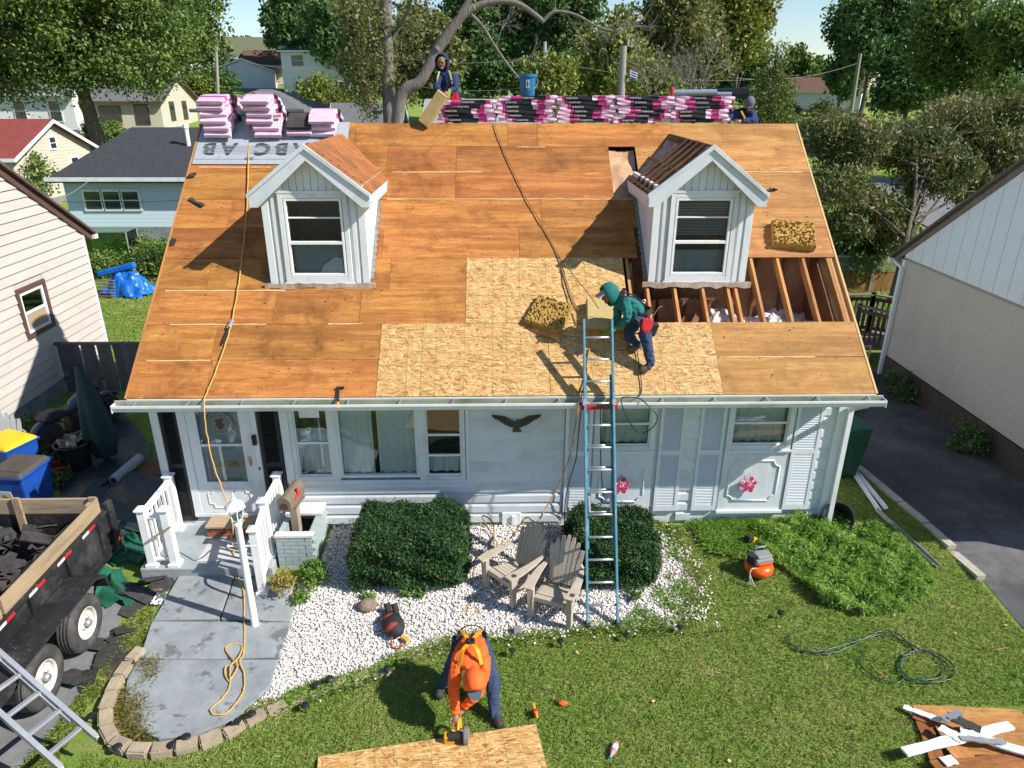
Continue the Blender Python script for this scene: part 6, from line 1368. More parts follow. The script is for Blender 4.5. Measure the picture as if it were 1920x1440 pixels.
for y0, y1 in ((TY0,-3.05), (-3.0,TY1-.12)):
    p_ = T(MB().box(TX1-.055,TX1-.015,y0,y1,.865,1.08), 'plank', WEATH, bevel=.004); T(MB().box(TX0+.015,TX0+.055,y0,y1,.865,1.08), 'plank', WEATH)
for x0, x1 in ((TX0+.06,-7.02), (-6.98,TX1-.08)): T(MB().box(x0,x1,TY1-.06,TY1-.02,.80,1.04), 'plank', WEATHX, bevel=.004)
for x in (-7.0, TX0+.1, TX1-.12): T(MB().box(x-.05,x+.05,TY1-.10,TY1-.062,.3,1.08), 'stake', WEATH)
for y in (-3.02, -1.0): T(MB().box(TX1-.10,TX1-.057,y-.05,y+.05,.6,1.10), 'stake', WEATH, bevel=.006)
RFR = pm('reflector_red', (.6,.02,.02), None, .4)
for i in range(6):
    y = TY1-.55-i*.60; r_ = T(MB().box(TX1+.0355,TX1+.038,y-.02,y+.14,.812,.852), 'reflector', RFR); T(MB().box(TX1+.0355,TX1+.038,y-.18,y-.02,.812,.852), 'reflector_white', WINK)
# fender and wheels
T(MB().prism([(-1.75,.30),(-1.78,.48),(-1.98,.585),(-3.55,.585),(-3.75,.48),(-3.78,.30),(-3.74,.30),(-3.71,.46),(-3.53,.555),(-2.0,.555),(-1.82,.46),(-1.79,.30)], 'x', TX1+.05, -5.36), 'fender', TRAILK)
T(MB().box(-5.42,-5.36,-6.2,-3.7,.46,.52), 'side_step', TRAILK); T(MB().box(TX1+.031,-5.38,-6.2,-3.78,.50,.525), 'running_board', TRAILK)
def wheel(y):
    c = (-5.53, y, GZ+.375)
    Mx = Matrix.Translation(c) @ Matrix.Rotation(R(90),4,'Y')
    ty = MB(); ty.lathe([(.20,-.10),(.30,-.115),(.35,-.10),(.372,-.07),(.375,-.05),(.366,-.046),(.366,-.036),(.376,-.032),(.376,-.006),(.367,-.003),(.367,.006),(.376,.01),(.376,.034),(.366,.038),(.366,.046),(.375,.05),(.372,.07),(.35,.10),(.30,.115),(.205,.10),(.20,.02)], 40, Mx)
    tyre = T(ty, 'wheel', RUBBER, smooth=True)
    rm_ = MB(); rm_.lathe([(.205,.06),(.208,.105),(.20,.11),(.185,.10),(.178,.06),(.165,.045),(.10,.055),(.085,.085),(.06,.09),(.06,.06),(0,.06)], 32, Mx); r2 = rm_.xf(Matrix.Translation((6.9,3.2,-GZ))).build('rim', RIM, tyre, smooth=False)
    hb = MB(); hb.lathe([(.048,.06),(.05,.13),(.04,.145),(0,.147)], 16, Mx); hb.xf(Matrix.Translation((6.9,3.2,-GZ))).build('hub', ZINC, tyre)
    hl = MB()
    for k in range(8): a = k*math.pi/4+.2; hl.cyl(Mx @ Vector((.135*math.cos(a),.135*math.sin(a),.049)), Mx @ Vector((.135*math.cos(a),.135*math.sin(a),.0545)), .018, n=10)
    hl.xf(Matrix.Translation((6.9,3.2,-GZ))).build('rim_holes', BLACK, tyre)
    nl_ = MB()
    for k in range(6): a = k*math.pi/3; nl_.cyl(Mx @ Vector((.075*math.cos(a),.075*math.sin(a),.08)), Mx @ Vector((.075*math.cos(a),.075*math.sin(a),.10)), .010, n=6)
    nl_.xf(Matrix.Translation((6.9,3.2,-GZ))).build('lug_nuts', ZINC, tyre)
wheel(-2.28); wheel(-3.20)
T(MB().box(TX0+.3,TX1-.1,-2.7,-2.6,-.02,.1), 'axle', TRAILK)
for k in range(9): T(MB().tube([(TX1+.11+.01*(k%2),TY1+.03,.45-k*.045),(TX1+.11-.01*(k%2),TY1+.04,.41-k*.045)], .010, 5), 'chain_link', ZINC)
T(MB().cyl((TX1+.062,TY1+.01,.33),(TX1+.075,TY1+.01,.33),.035), 'tail_lamp', RFR)
ld = MB()
ld.grid(lambda u, v: (TX0+.06+(TX1-TX0-.12)*u, TY0+(TY1-TY0-.12)*v, .30+.22*math.sin(u*6+v*3)**2+.10*math.sin(13*u-9*v)+.08*random.random()), 24, 50)
T(ld, 'load', SHING)
smesh = [MB().prism([(-.25+random.uniform(-.1,.1),-.14),(.2,-.16+random.uniform(-.06,.06)),(.26,.1),(.05,.17),(-.22,.12+random.uniform(-.05,.05))],'z',0,.008).mesh('torn_shingle', SHING) for _ in range(6)]
for k in range(190):
    f_ = random.uniform(.35,.9); inst(random.choice(smesh), 'torn_shingle', tr, loc=(random.uniform(TX0+.25,TX1-.25)+6.9, random.uniform(-4.4,TY1-.25)+3.2, .48+random.uniform(0,.24)-GZ), rot=(R(random.uniform(-50,50)),R(random.uniform(-50,50)),random.uniform(0,6.28)), scale=(f_,f_*random.uniform(.5,1.2),f_*3))
T(MB().tube([(-7.3,-2.2,.66),(-6.9,-2.5,.68)], .05, 10), 'red_tube', RED); T(MB().obox((-6.9,-2.9,.72),(.5,.3,.02),(R(10),R(-8),R(20))), 'white_scrap', VINYL)
# torn shingles lying round the trailer, each a scrap of its own
for k, (px, py, lb_) in enumerate(((190,1215,'by the rear trailer wheel'), (140,1275,'between the trailer wheels and the pavers'), (165,1285,'in front of the trailer wheels'), (215,1255,'against the paver border'), (205,1240,'on the grass above the pavers'), (245,1180,'beside the path edge'), (250,1110,'under the tarp corner'), (290,1090,'in front of the porch slab'), (270,1120,'on the debris by the path'), (230,1205,'on the grass by the wheel'), (300,1105,'against the path corner'), (255,1135,'near the white paper'))):
    p = gnd(px,py); o = inst(smesh[k % 6], 'shingle_scrap', None, loc=p+Vector((0,0,.02+.03*random.random())), rot=(R(random.uniform(-14,14)),R(random.uniform(-14,14)),random.uniform(0,6.3)), scale=(random.uniform(.7,1.15),)*3); tag(o, 'torn black shingle lying '+lb_, 'shingle', 'torn shingles on the ground')
plank('wood_splinter', 'orange wood splinter lying beside the path', (267,1150), (260,1188), .05, pm('orange_wood', (.65,.27,.04), (.5,.2,.03), .7), .06,.06, 'splinter', .012, None)
plank('wood_splinter', 'pale wood splinter on the torn shingles', (282,1108), (304,1106), .03, STRAW, .18,.18, 'splinter', .012, None)
tag(MB().grid(lambda u, v: (.16*(u-.5),.2*(v-.5),.04+.05*math.sin(9*u)*math.sin(8*v)+.03*random.random()), 8, 8).build('paper_scrap', WINK, loc=gnd(300,1130)), 'crumpled white paper at the path edge', 'paper')
# tarps
def tarp(label, pts, mat, z0, amp, n=26, name='tarp', fr=(9,7)):
    (a, b, c, d_) = [gnd(*q) for q in pts]
    def fn(u, v):
        p = (a.lerp(b, u)).lerp(d_.lerp(c, u), v); x, y = p.x, p.y
        return (x+.06*math.sin(7*v+3*u), y+.06*math.sin(6*u), float(terr(x,y))+z0+amp*(.5+.5*math.sin(fr[0]*u+2.3*math.sin(4*v)))*(.5+.5*math.sin(fr[1]*v+1.7*math.sin(5*u)))+.012*random.random())
    return tag(MB().grid(fn, n, n).build(name, mat, smooth=True), label, 'tarp')
tarp('crumpled green tarp spread beside the trailer wheel', ((175,1085),(235,1062),(258,1135),(195,1145)), TARPG, .02, .10, 24)
tarp('folded green tarp in ridges between trailer and porch', ((205,1020),(280,1005),(278,1058),(210,1068)), TARPG, .03, .13, 26, fr=(3,30))
tarp('dark green tarp covering the side yard by the house', ((120,960),(285,830),(325,985),(185,1040)), TARPD, .02, .12, 40)
tarp('dark tarp spread between the bins and the covered motorcycle', ((100,850),(230,760),(280,850),(130,960)), TARPD, .015, .08, 30)
sr = thing('shingle_roll', 'pale grey roll of underlayment lying on the dark tarp', 'roll', gnd(240,895)+Vector((0,0,.12)), R(-10)); MB().cyl((0,-.35,0),(.02,.38,.06),.09,n=16).build('roll', FELT, sr); MB().cyl((0,-.352,0),(0,-.356,0),.05,n=12).build('core', BLACK, sr)
tag(MB().obox((0,0,.05),(.5,.7,.03),(R(6),R(4),R(-10))).build('brown_board', RAFTD, loc=gnd(280,890)), 'brown board lying on the tarp by the house wall', 'board')

# aluminium ladder in the lower left corner
al = thing('aluminium_ladder', 'aluminium ladder lying across the lower left corner', 'ladder', atz(183,1386,.12))
base = atz(183,1386,.12); q0 = atz(0,1226,.78)-base; r0 = atz(120,1440,.12)-base; q0 = q0*1.6; wv = Vector((r0.x,r0.y,0))
wv = wv-q0.normalized()*wv.dot(q0.normalized()); wv = wv.normalized()*.40
for sgn, nm in ((0,'rail'),(1,'rail')):
    MB().beam(wv*sgn, wv*sgn+q0, .035, .085).build(nm, ALU, al, bevel=.004); MB().beam(wv*sgn+Vector((0,0,.045)), wv*sgn+q0+Vector((0,0,.045)), .05, .008).build('rail_flange', ALU, al)
    MB().beam(wv*(sgn*.86+.07)+q0*.16+Vector((0,0,-.05)), wv*(sgn*.86+.07)+q0+Vector((0,0,-.05)), .03, .07).build('fly_rail', ALU, al)
d_ = q0.normalized(); s = .22
while s < q0.length: MB().beam(d_*s, d_*s+wv, .055, .035).build('rung', ALU, al, bevel=.006); s += .3048
# ------------------------------------------------------------------ left yard
def bin_(label, loc, rz, lidmat, lid_open=0, extra=None):
    t = thing('wheeled_bin', label, 'bin', loc, rz, 'blue wheeled bins')
    m = MB(); b = [(-.22,-.24),(.22,-.24),(.22,.24),(-.22,.24)]; tp = [(-.29,-.33),(.29,-.33),(.29,.33),(-.29,.33)]
    def ring(k, z): return [(b[i][0]+(tp[i][0]-b[i][0])*k, b[i][1]+(tp[i][1]-b[i][1])*k, z) for i in range(4)]
    vs = ring(0,.03)+ring(.75,.72)+ring(.82,.74)+ring(1,.98); fs = [(3,2,1,0)]
    for r_ in range(3): fs += [(r_*4+i, r_*4+(i+1) % 4, r_*4+4+(i+1) % 4, r_*4+4+i) for i in range(4)]
    m.add(vs, fs); m.build('body', BINB, t, bevel=.03)
    MB().tube([(-.30,-.34,.98),(.30,-.34,.98),(.30,.34,.98),(-.30,.34,.98)], .022, 8, closed=True).build('rim', BINB, t)
    l = MB(); l.add([(-.31,-.36,.99),(.31,-.36,.99),(.31,.34,.99),(-.31,.34,.99),(-.25,-.29,1.06),(.25,-.29,1.06),(.27,.30,1.07),(-.27,.30,1.07)], [(0,3,2,1),(4,5,6,7),(0,1,5,4),(1,2,6,5),(2,3,7,6),(3,0,4,7)]); lid = l.build('lid', lidmat, t, bevel=.03)
    if lidmat is BINBR:
        for x in (-.13,.13): MB().box(x-.11,x+.11,-.26,.26,1.062,1.072).build('lid_panel', lidmat, lid)
    MB().tube([(-.26,.36,.93),(-.26,.42,.95),(.26,.42,.95),(.26,.36,.93)], .018, 8).build('handle', BINB, t)
    for sx in (-1,1): MB().cyl((sx*.22,.25,.12),(sx*.28,.25,.12),.12,n=18).build('wheel', STRAPK, t)
    return t
b1 = bin_('blue wheeled bin with bright yellow lid by the left house', (-8.35,1.15,0), R(70), BINY)
text('number_mark', '22', WINK, b1, Matrix.Translation((-.21,.348,.0)) @ Matrix.Translation((.2,0,.86)) @ Matrix.Rotation(R(180),4,'Z') @ Matrix.Rotation(R(84),4,'X'), .11, .001)
b2 = bin_('blue wheeled bin with brown lid behind the trailer planks', (-7.62,.25,0), R(-6), BINBR)
st = MB().box(-.11,.11,-.003,.003,-.09,.09).build('sticker', WINK, b2, M=Matrix.Translation((-.05,-.318,.66)) @ Matrix.Rotation(R(8),4,'X')); MB().obox((-.05,-.323,.65),(.10,.003,.07),(R(8),R(30),0)).build('sticker_print', pm('sticker_orange', (.7,.35,.08), None, .5), b2)
chair('grey slatted garden chair between the bins and the left house', (-8.95,1.95,0), R(35), GREYP, None)
# fence between the houses
fn_ = thing('grey_fence', 'dark grey slatted yard fence between the left house and this house', 'fence', (-7.6,5.55,0))
gm = pm('fence_grey', (.085,.09,.10), (.06,.065,.07), .7, 5, (1,1,.4), rv=.12)
for i in range(26):
    x = -2.35+i*.175
    MB().box(x,x+(.125 if i in (2,4,6,11,13) else .172),-.012,.012,.02,1.16).build('slat', gm, fn_)
MB().box(-2.4,2.4,-.05,.05,1.16,1.21).build('cap_rail', gm, fn_); MB().box(-2.4,2.4,.013,.05,.3,.38).build('back_rail', gm, fn_)
# motorcycle under its half-pulled cover
mc = thing('motorcycle', 'blue motorcycle parked in the shade by the left house', 'motorcycle', (-8.42,3.15,0), R(-18))
MBL = pm('motor_blue', (.02,.05,.11), (.012,.03,.07), .3); MDK = pm('motor_dark', (.05,.05,.052), (.03,.03,.03), .5, metal=.4)
for y in (-.62,.78):
    w_ = MB().lathe([(.20,-.06),(.28,-.07),(.315,-.03),(.315,.03),(.28,.07),(.20,.06)], 26, Matrix.Translation((0,y,.32)) @ Matrix.Rotation(R(90),4,'Y')).build('wheel', RUBBER, mc, smooth=True); MB().lathe([(.03,-.05),(.05,-.02),(.20,-.03),(.20,.03),(.05,.02),(.03,.05)], 18, Matrix.Translation((0,y,.32)) @ Matrix.Rotation(R(90),4,'Y')).build('wheel_disc', MDK, w_)
    fm = MB(); fm.grid(lambda u, v, y=y: ((u-.5)*.17, y+(.36+.03*math.sin(u*3.14))*math.cos(R(30+130*v)), .32+(.36+.03*math.sin(u*3.14))*math.sin(R(30+130*v))), 6, 12); fo = fm.build('fender', MBL, mc, smooth=True); fo.modifiers.new('t', 'SOLIDIFY').thickness = .012
tk_ = MB(); tk_.lathe([(.02,-.30),(.09,-.26),(.13,-.1),(.15,.1),(.13,.24),(.05,.30)], 14, Matrix.Translation((0,.24,.80)) @ Matrix.Rotation(R(-80),4,'X')); tk_.build('fuel_tank', pm('tank_teal', (.03,.12,.15), (.02,.08,.1), .3), mc, smooth=True)
MB().prism([(-.72,.74),(-.60,.86),(-.36,.84),(-.22,.76),(.0,.77),(.05,.72),(-.1,.66),(-.62,.66)], 'x', -.13, .13).build('seat', pm('seat_brown', (.055,.05,.05), None, .6), mc, bevel=.04)
MB().prism([(-.2,.25),(.34,.22),(.42,.5),(.2,.66),(-.15,.62)], 'x', -.12, .12).build('engine', MDK, mc, bevel=.03)
for sx in (-1,1): MB().tube([(sx*.07,.78,.32),(sx*.07,.50,.98)], .025, 8).build('fork', MDK, mc); MB().tube(smooth_path([(0,.48,1.02),(sx*.2,.46,1.08),(sx*.40,.34,1.04)],4), .014, 6).build('handlebar', STRAPK, mc); MB().tube([(sx*.36,.38,1.05),(sx*.38,.40,1.18)], .008, 5).build('mirror_stalk', STRAPK, mc); MB().obox((sx*.39,.40,1.2),(.12,.02,.07)).build('mirror', STRAPK, mc, bevel=.015); MB().tube(smooth_path([(sx*.1,.35,.3),(sx*.17,.0,.2),(sx*.19,-.7,.26)],4), .035, 8).build('exhaust', MDK, mc, smooth=True)
MB().tube([(0,.52,.92),(0,.1,.62),(0,-.5,.60),(0,-.62,.32),(0,.0,.22),(0,.35,.24),(0,.52,.92)], .022, 6).build('frame', MDK, mc); MB().obox((0,-.97,.52),(.18,.02,.10)).build('plate', WINK, mc); MB().sphere((0,.62,.90),(.09,.09,.09),10,8).build('headlamp', MDK, mc, smooth=True)
cv = thing('folded_parasol', 'closed dark green parasol leaning beside the motorcycle', 'parasol', (-7.40,2.25,0), rot=(R(-4),R(-7),0))
GCAN = pm('green_canvas', (.022,.052,.044), (.012,.032,.027), .8, 3, (4,4,.6), bump=.02, bsc=5)
m = MB(); m.grid(lambda u, v: ((.05+.20*math.sin(min(1,v*1.25)*1.57)*(1-.45*max(0,v-.8)/.2))*(1+.22*math.sin(5*6.283*u+2*v)*v)*math.cos(6.283*u), (.05+.20*math.sin(min(1,v*1.25)*1.57)*(1-.45*max(0,v-.8)/.2))*(1+.22*math.sin(5*6.283*u+2*v)*v)*math.sin(6.283*u), 1.9-1.78*v), 54, 16); m.build('canopy', GCAN, cv, smooth=True)
MB().cyl((0,0,0),(0,0,1.92),.022,n=8).build('pole', STRAPK, cv)
tubt = thing('rubbish_tub', 'black tub heaped with pale rubbish beside the parasol', 'tub', (-7.85,2.0,0)); MB().lathe([(.22,0),(.30,.5),(.31,.5),(.31,.53),(.28,.53),(.2,.03)], 20).build('tub', BLACK, tubt)
for k in range(14): MB().obox((random.uniform(-.18,.18),random.uniform(-.18,.18),.5+random.uniform(0,.10)),(random.uniform(.05,.15),random.uniform(.05,.12),random.uniform(.02,.07)),(random.random()*3,random.random()*3,random.random()*3)).build('rubbish', [GREYP,TAUPE,pm('rub_orange',(.4,.14,.05),None,.7) if k == 2 else GREYP][k % 3], tubt)
rb = thing('red_crate', 'faded red plastic crate on the ground beside the bins', 'crate', (-8.0,1.7,0), R(15)); m = MB(); rr_ = pm('faded_red', (.30,.035,.045), (.22,.03,.035), .6)
for a, b, c, d_ in ((-.2,.2,-.15,-.13), (-.2,.2,.13,.15), (-.2,-.18,-.13,.13), (.18,.2,-.13,.13)): m.box(a,b,c,d_,0,.24)
m.box(-.18,.18,-.13,.13,0,.02); m.build('shell', rr_, rb)
for k, (x, y, s_) in enumerate(((-9.0,3.0,.35), (-8.7,2.4,.3), (-9.4,3.4,.35), (-7.9,1.4,.25))): bush('low dark weed clump along the left house, '+['middle','near the grey chair','furthest back','by the red crate'][k], 'weed', (x,y,0), s_, s_*1.1, LG2, 700, .07, 20, 'weed')
# back garden left: cage, blue tarp heap
cg = thing('garden_cage', 'green mesh covered garden cage on the back lawn', 'cage', gnd(213,498), R(4)); gmesh = pm('mesh_green', (.12,.19,.14), (.09,.15,.11), .8)
for x in (-.9,.9):
    for y in (-.5,.5): MB().cyl((x,y,0),(x,y,1.35),.03,n=6).build('post', ZINC, cg)
gt = glassmat('mesh_cloth', (.45,.6,.48), .7)
MB().box(-.9,.9,-.5,.5,1.33,1.36).build('top_cover', gmesh, cg); 
for a in ((-.9,.9,-.505,-.5), (-.9,.9,.5,.505), (-.905,-.9,-.5,.5), (.9,.905,-.5,.5)): MB().box(*a,.05,1.32).build('side_mesh', gt, cg)
bh = thing('tarp_heap', 'heap under a bright blue tarp on the back lawn', 'tarp', gnd(245,552), R(-12))
MB().grid(lambda u, v: (1.6*(u-.5), 1.1*(v-.5), max(0,(1.0-(2*u-1)**2)*(1-(2*v-1)**2))*.8+.13*math.sin(17*u+5*v)*math.sin(13*v-4*u)+.09*random.random()), 26, 22).build('tarp', TARPB, bh, smooth=False); MB().obox((-.25,-.1,.86),(1.3,.22,.2),(0,R(-14),R(12))).build('blue_bundle', TARPB, bh, bevel=.05)
for k in range(6): MB().beam((-.75,-.62+.02*k,.06+.10*k),(-.05,-.66+.02*k,.10+.10*k),.03,.04).build('pallet_slat', pm('pale_slat',(.35,.27,.22),None,.8) if k == 0 else bpy.data.materials['pale_slat'], bh)
for k, (px, py, r_) in enumerate(((185,520,.6),(205,515,.6),(290,520,.8),(300,505,.8),(280,495,.7))): bush('green shrub behind the blue tarp heap, number counting rightwards '+['first','second','third','fourth','fifth'][k], 'garden_shrub', gnd(px,py), r_, r_*1.3, LG1, 1800, .12, 40)

# ------------------------------------------------------------------ neighbouring houses close by
lh = thing('neighbour_house', 'near left neighbour house with cream lap siding and brown trim', 'house', (-10,3.8,0))
LS = pm('cream_siding', (.49,.445,.41), (.44,.40,.37), .55, 3, (1,.4,1), rv=.02, dirt=(.52,.49,.46)); BTRIM = pm('brown_trim', (.12,.062,.055), (.09,.045,.04), .5)
LROOF = pm('brown_shingle', (.13,.085,.07), (.08,.05,.042), .95, 12, bump=.02, bsc=30)
ey, ez, ay, az_ = 3.84, 3.22, 0, 3.22+.68*3.84
MB().prism([(-ey,-.2),(ey,-.2),(ey,ez),(ay,az_),(-ey,ez)], 'x', -.12, -.03).build('gable_wall', LS, lh); MB().box(-9,-.12,-ey,-ey+.1,-.2,ez).build('front_wall', LS, lh); MB().box(-9,-.12,ey-.1,ey,-.2,ez).build('back_wall', LS, lh)
gw = lh.children[0]; z = .35; exq = .20
while z < az_-.1:
    zt = z+exq; yy = lambda q: ey if q <= ez else ey*(az_-q)/(az_-ez)
    spans = [(-yy(z),yy(z),-yy(zt),yy(zt))]
    if z < 2.62 and zt > 1.55: spans = [(-yy(z),.93,-yy(zt),.93),(1.95,yy(z),1.95,yy(zt))]
    for a0, a1, t0, t1 in spans:
        m = MB(); m.add([(-.03,a0,z),(-.03,a1,z),(-.03,t1,zt),(-.03,t0,zt),(.012,a0,z),(.012,a1,z),(-.02,t1,zt),(-.02,t0,zt)], [(3,2,1,0)[::-1],(4,5,6,7),(0,4,7,3)[::-1],(1,2,6,5)[::-1],(0,1,5,4)[::-1],(3,7,6,2)[::-1]]); m.build('siding_board', LS, gw)
    z += exq
for s_ in (-1,1):
    p = [(s_*(ey+.3),ez-.22),(s_*(ey+.3),ez-.05),(0,az_+.16),(0,az_-.02)]; MB().prism(p if s_ > 0 else p[::-1], 'x', .014, .044).build('rake_board', BTRIM, lh)
    p = [(s_*(ey+.34),ez-.06),(s_*(ey+.34),ez+.0),(0,az_+.23),(0,az_+.165)]; MB().prism(p if s_ > 0 else p[::-1], 'x', -9, .14).build('roof_slope', LROOF, lh)
m = MB().box(-9,.12,ey+.28,ey+.42,ez-.16,ez-.05); m.build('gutter', WTRIM, lh)
MB().box(-.13,.012,ey-.06,ey+.012,-.1,ez).build('corner_board', WTRIM, lh)
MB().box(-9,-.02,-ey+.01,ey-.01,-.2,.34).build('foundation', CONC, lh)
wm = MB(); 
for a, b, c, d_ in ((.93,1.02,1.55,2.62), (1.86,1.95,1.55,2.62), (1.02,1.86,2.53,2.62), (1.02,1.86,1.55,1.64)): wm.box(-.03,.03,a,b,c,d_)
wn = wm.build('window', BTRIM, lh)
sm_ = MB()
for a, b, c, d_ in ((1.03,1.09,1.65,2.52), (1.79,1.85,1.65,2.52), (1.09,1.79,2.46,2.52), (1.09,1.79,1.65,1.71), (1.09,1.79,2.05,2.10)): sm_.box(-.02,.01,a,b,c,d_)
sm_.build('sash', WTRIM, wn)
MB().box(-.02,-.01,1.09,1.79,1.71,2.05).build('board_pane', pm('tan_screen', (.38,.29,.19), (.33,.25,.16), .7), wn); MB().box(-.016,-.012,1.09,1.79,2.10,2.46).build('pane', GLASS, wn)
MB().grid(lambda u, v: (-.06+.015*math.sin(40*u), 1.09+.7*u, 2.08+.4*v), 40, 2).build('curtain', CURT, wn); 

rh = thing('neighbour_house', 'near right neighbour house with white gable over pale painted brick', 'house', (9.3,2.5,0))
RBR = None
def paintbrick():
    m, nt, b = newmat('pale_painted_brick'); v = coords(nt, rnd=False); xyz = nd(nt, 'SeparateXYZ', {0: v}); cv_ = nd(nt, 'CombineXYZ', {0: xyz.outputs[1], 1: xyz.outputs[2]})
    br = nd(nt, 'TexBrick', {'Vector': cv_.outputs[0], 'Scale': 1.0, 'Mortar Size': .006, 'Brick Width': .21, 'Row Height': .067, 'Color1': (.52,.455,.40,1), 'Color2': (.49,.43,.38,1), 'Mortar': (.43,.375,.33,1)})
    n = nd(nt, 'TexNoise', {'Vector': v, 'Scale': 1.1, 'Detail': 6}); col = mixc(nt, ramp(nt, n.outputs[0], [(.45,(0,0,0)),(.75,(.4,.4,.4))]), br.outputs[0], (.36,.31,.27))
    nt.links.new(col, b.inputs['Base Color']); b.inputs['Roughness'].default_value = .8; setb(nt, b, br.outputs['Fac'], -.006, .7); return m
PBK = paintbrick(); FND = pm('brown_foundation', (.085,.06,.05), (.06,.042,.035), .9, 6, spots=((.4,.38,.36), 9, .70))
GW = pm('white_gable', (.70,.71,.74), (.65,.66,.69), .5, 3)
fy0, fy1, ez2, ay2, az2 = -3.75, 3.80, 3.04, 0.0, 3.04+.695*3.8
MB().box(0,.15,fy0,fy1,.55,2.86).build('brick_wall', PBK, rh); MB().box(-.01,.15,fy0-.01,fy1+.01,-.3,.52).build('foundation', FND, rh); MB().box(-.015,.15,fy0,fy1,2.86,2.92).build('belt_trim', pm('tan_trim', (.34,.28,.22), None, .6), rh)
MB().box(.15,9,fy0,fy0+.15,-.3,ez2).build('front_wall', PBK, rh); MB().box(.15,9,fy1-.15,fy1,-.3,ez2).build('back_wall', PBK, rh)
y = fy0
while y < fy1-.05:
    y1 = min(y+.405, fy1); tp = lambda q: az2-abs(q)*(az2-ez2)/3.8-.03
    poly = [(y+.006,2.92),(y1-.006,2.92),(y1-.006,tp(y1))]+([(0,tp(0))] if y < 0 < y1 else [])+[(y+.006,tp(y))]
    MB().prism(poly, 'x', -.02, .12).build('gable_panel', GW, rh); y = y1
MB().prism([(fy0,2.93),(fy1,2.93),(0,az2-.05)], 'x', .121, .14).build('gable_backing', GW, rh)
RROOF = pm('grey_brown_shingle', (.14,.115,.095), (.085,.068,.056), .95, 12, bump=.02, bsc=30)
for s_ in (-1,1):
    p = [(s_*4.15,ez2-.32),(s_*4.15,ez2-.20),(0,az2+.12),(0,az2-.02)]; MB().prism(p if s_ > 0 else p[::-1], 'x', -.05, -.021).build('rake_board', pm('old_rake', (.23,.17,.14), (.15,.11,.09), .8, 9) if s_ < 0 else bpy.data.materials['old_rake'], rh)
    p = [(s_*4.2,ez2-.22),(s_*4.2,ez2-.16),(0,az2+.18),(0,az2+.12)]; MB().prism(p if s_ > 0 else p[::-1], 'x', -.16, 9).build('roof_slope', RROOF, rh)
MB().box(-.15,9,4.12,4.26,2.70,2.83).build('gutter', WTRIM, rh)
m = MB(); m.box(-.10,-.02,3.70,3.79,.05,2.7); m.beam((-.06,3.74,2.68),(-.06,4.15,2.78),.07,.06); m.build('downspout', WTRIM, rh, bevel=.006); MB().box(-.04,.16,fy1-.08,fy1+.02,.55,2.86).build('corner_board', WTRIM, rh)
wm = MB().box(-.05,-.021,-1.1,-.2,3.35,4.4).build('gable_window', pm('window_brown', (.3,.2,.13), None, .6), rh); MB().box(-.055,-.0505,-1.0,-.3,3.45,4.3).build('pane', PANE, wm)

# ------------------------------------------------------------------ right side yard
dk = thing('deck', 'brown stained timber deck with railings behind the house', 'deck', (9.3,7.4,-.4)); DKW = pm('deck_brown', (.10,.06,.05), (.065,.04,.033), .75, 4, rv=.15); DKT = pm('deck_top', (.24,.17,.13), (.17,.12,.09), .8, 4, rv=.1)
for i in range(12): MB().box(-1.5+i*.2,-1.5+i*.2+.185,-.6,.9,.86,.89).build('deck_board', DKT, dk)
def drail(p, q, n):
    p, q = Vector(p), Vector(q); MB().beam(p+Vector((0,0,1.9)), q+Vector((0,0,1.9)), .13, .04).build('cap_rail', DKT, dk); MB().beam(p+Vector((0,0,1.78)), q+Vector((0,0,1.78)), .04, .09).build('rail', DKW, dk); MB().beam(p+Vector((0,0,1.0)), q+Vector((0,0,1.0)), .04, .09).build('rail', DKW, dk)
    for i in range(n+1): c = p.lerp(q, i/n); MB().beam(c+Vector((0,0,1.0)), c+Vector((0,0,1.8)), .04, .04, up=(0,1,0)).build('baluster', DKW, dk)
    for e in (p,q): MB().beam(e+Vector((0,0,.0)), e+Vector((0,0,1.95)), .09, .09, up=(0,1,0)).build('post', DKW, dk)
drail((-1.5,.8,0), (.5,.8,0), 14); drail((.5,.8,0), (1.3,.1,0), 8); drail((-.35,-.2,0), (.4,-1.2,0), 10)
for k in range(4): MB().box(-1.2,-.45,-.9-.25*k,-.66-.25*k,.78-.1*k,.82-.1*k).build('stair_tread', DKT, dk)
cl = glassmat('chain_mesh', (.7,.72,.72), .72); cf = thing('chain_gate', 'chain link gate between the house corner and the deck', 'gate', (7.4,4.7,0)); MB().tube([(-1.1,0,.02),(-1.1,0,1.15),(.9,.5,1.15),(.9,.5,.02)], .025, 8, closed=True).build('gate_frame', ZINC, cf); MB().add([(-1.1,0,.05),(.9,.5,.05),(.9,.5,1.13),(-1.1,0,1.13)], [(0,1,2,3)]).build('mesh', cl, cf)
gc = thing('green_cart', 'dark green wheeled bin in the shade beside the house corner', 'bin', (6.05,1.55,0), R(10)); m = MB(); m.add([(-.24,-.26,.05),(.24,-.26,.05),(.24,.26,.05),(-.24,.26,.05),(-.32,-.36,1.0),(.32,-.36,1.0),(.32,.36,1.0),(-.32,.36,1.0)], [(3,2,1,0),(4,5,6,7),(0,1,5,4),(1,2,6,5),(2,3,7,6),(3,0,4,7)]); m.build('body', BING, gc, bevel=.03); MB().box(-.33,.33,-.38,.36,1.0,1.07).build('lid', BING, gc, bevel=.03)
for sx in (-1,1): MB().cyl((sx*.24,.28,.13),(sx*.30,.28,.13),.13,n=18).build('wheel', STRAPK, gc)
wf_ = thing('wooden_fence', 'orange-brown board fence with grey lattice top across the back yard', 'fence', (12.6,13.9,-.25)); WFM = pm('fence_cedar', (.33,.15,.055), (.22,.095,.035), .8, 4, (2,2,.5), rv=.22)
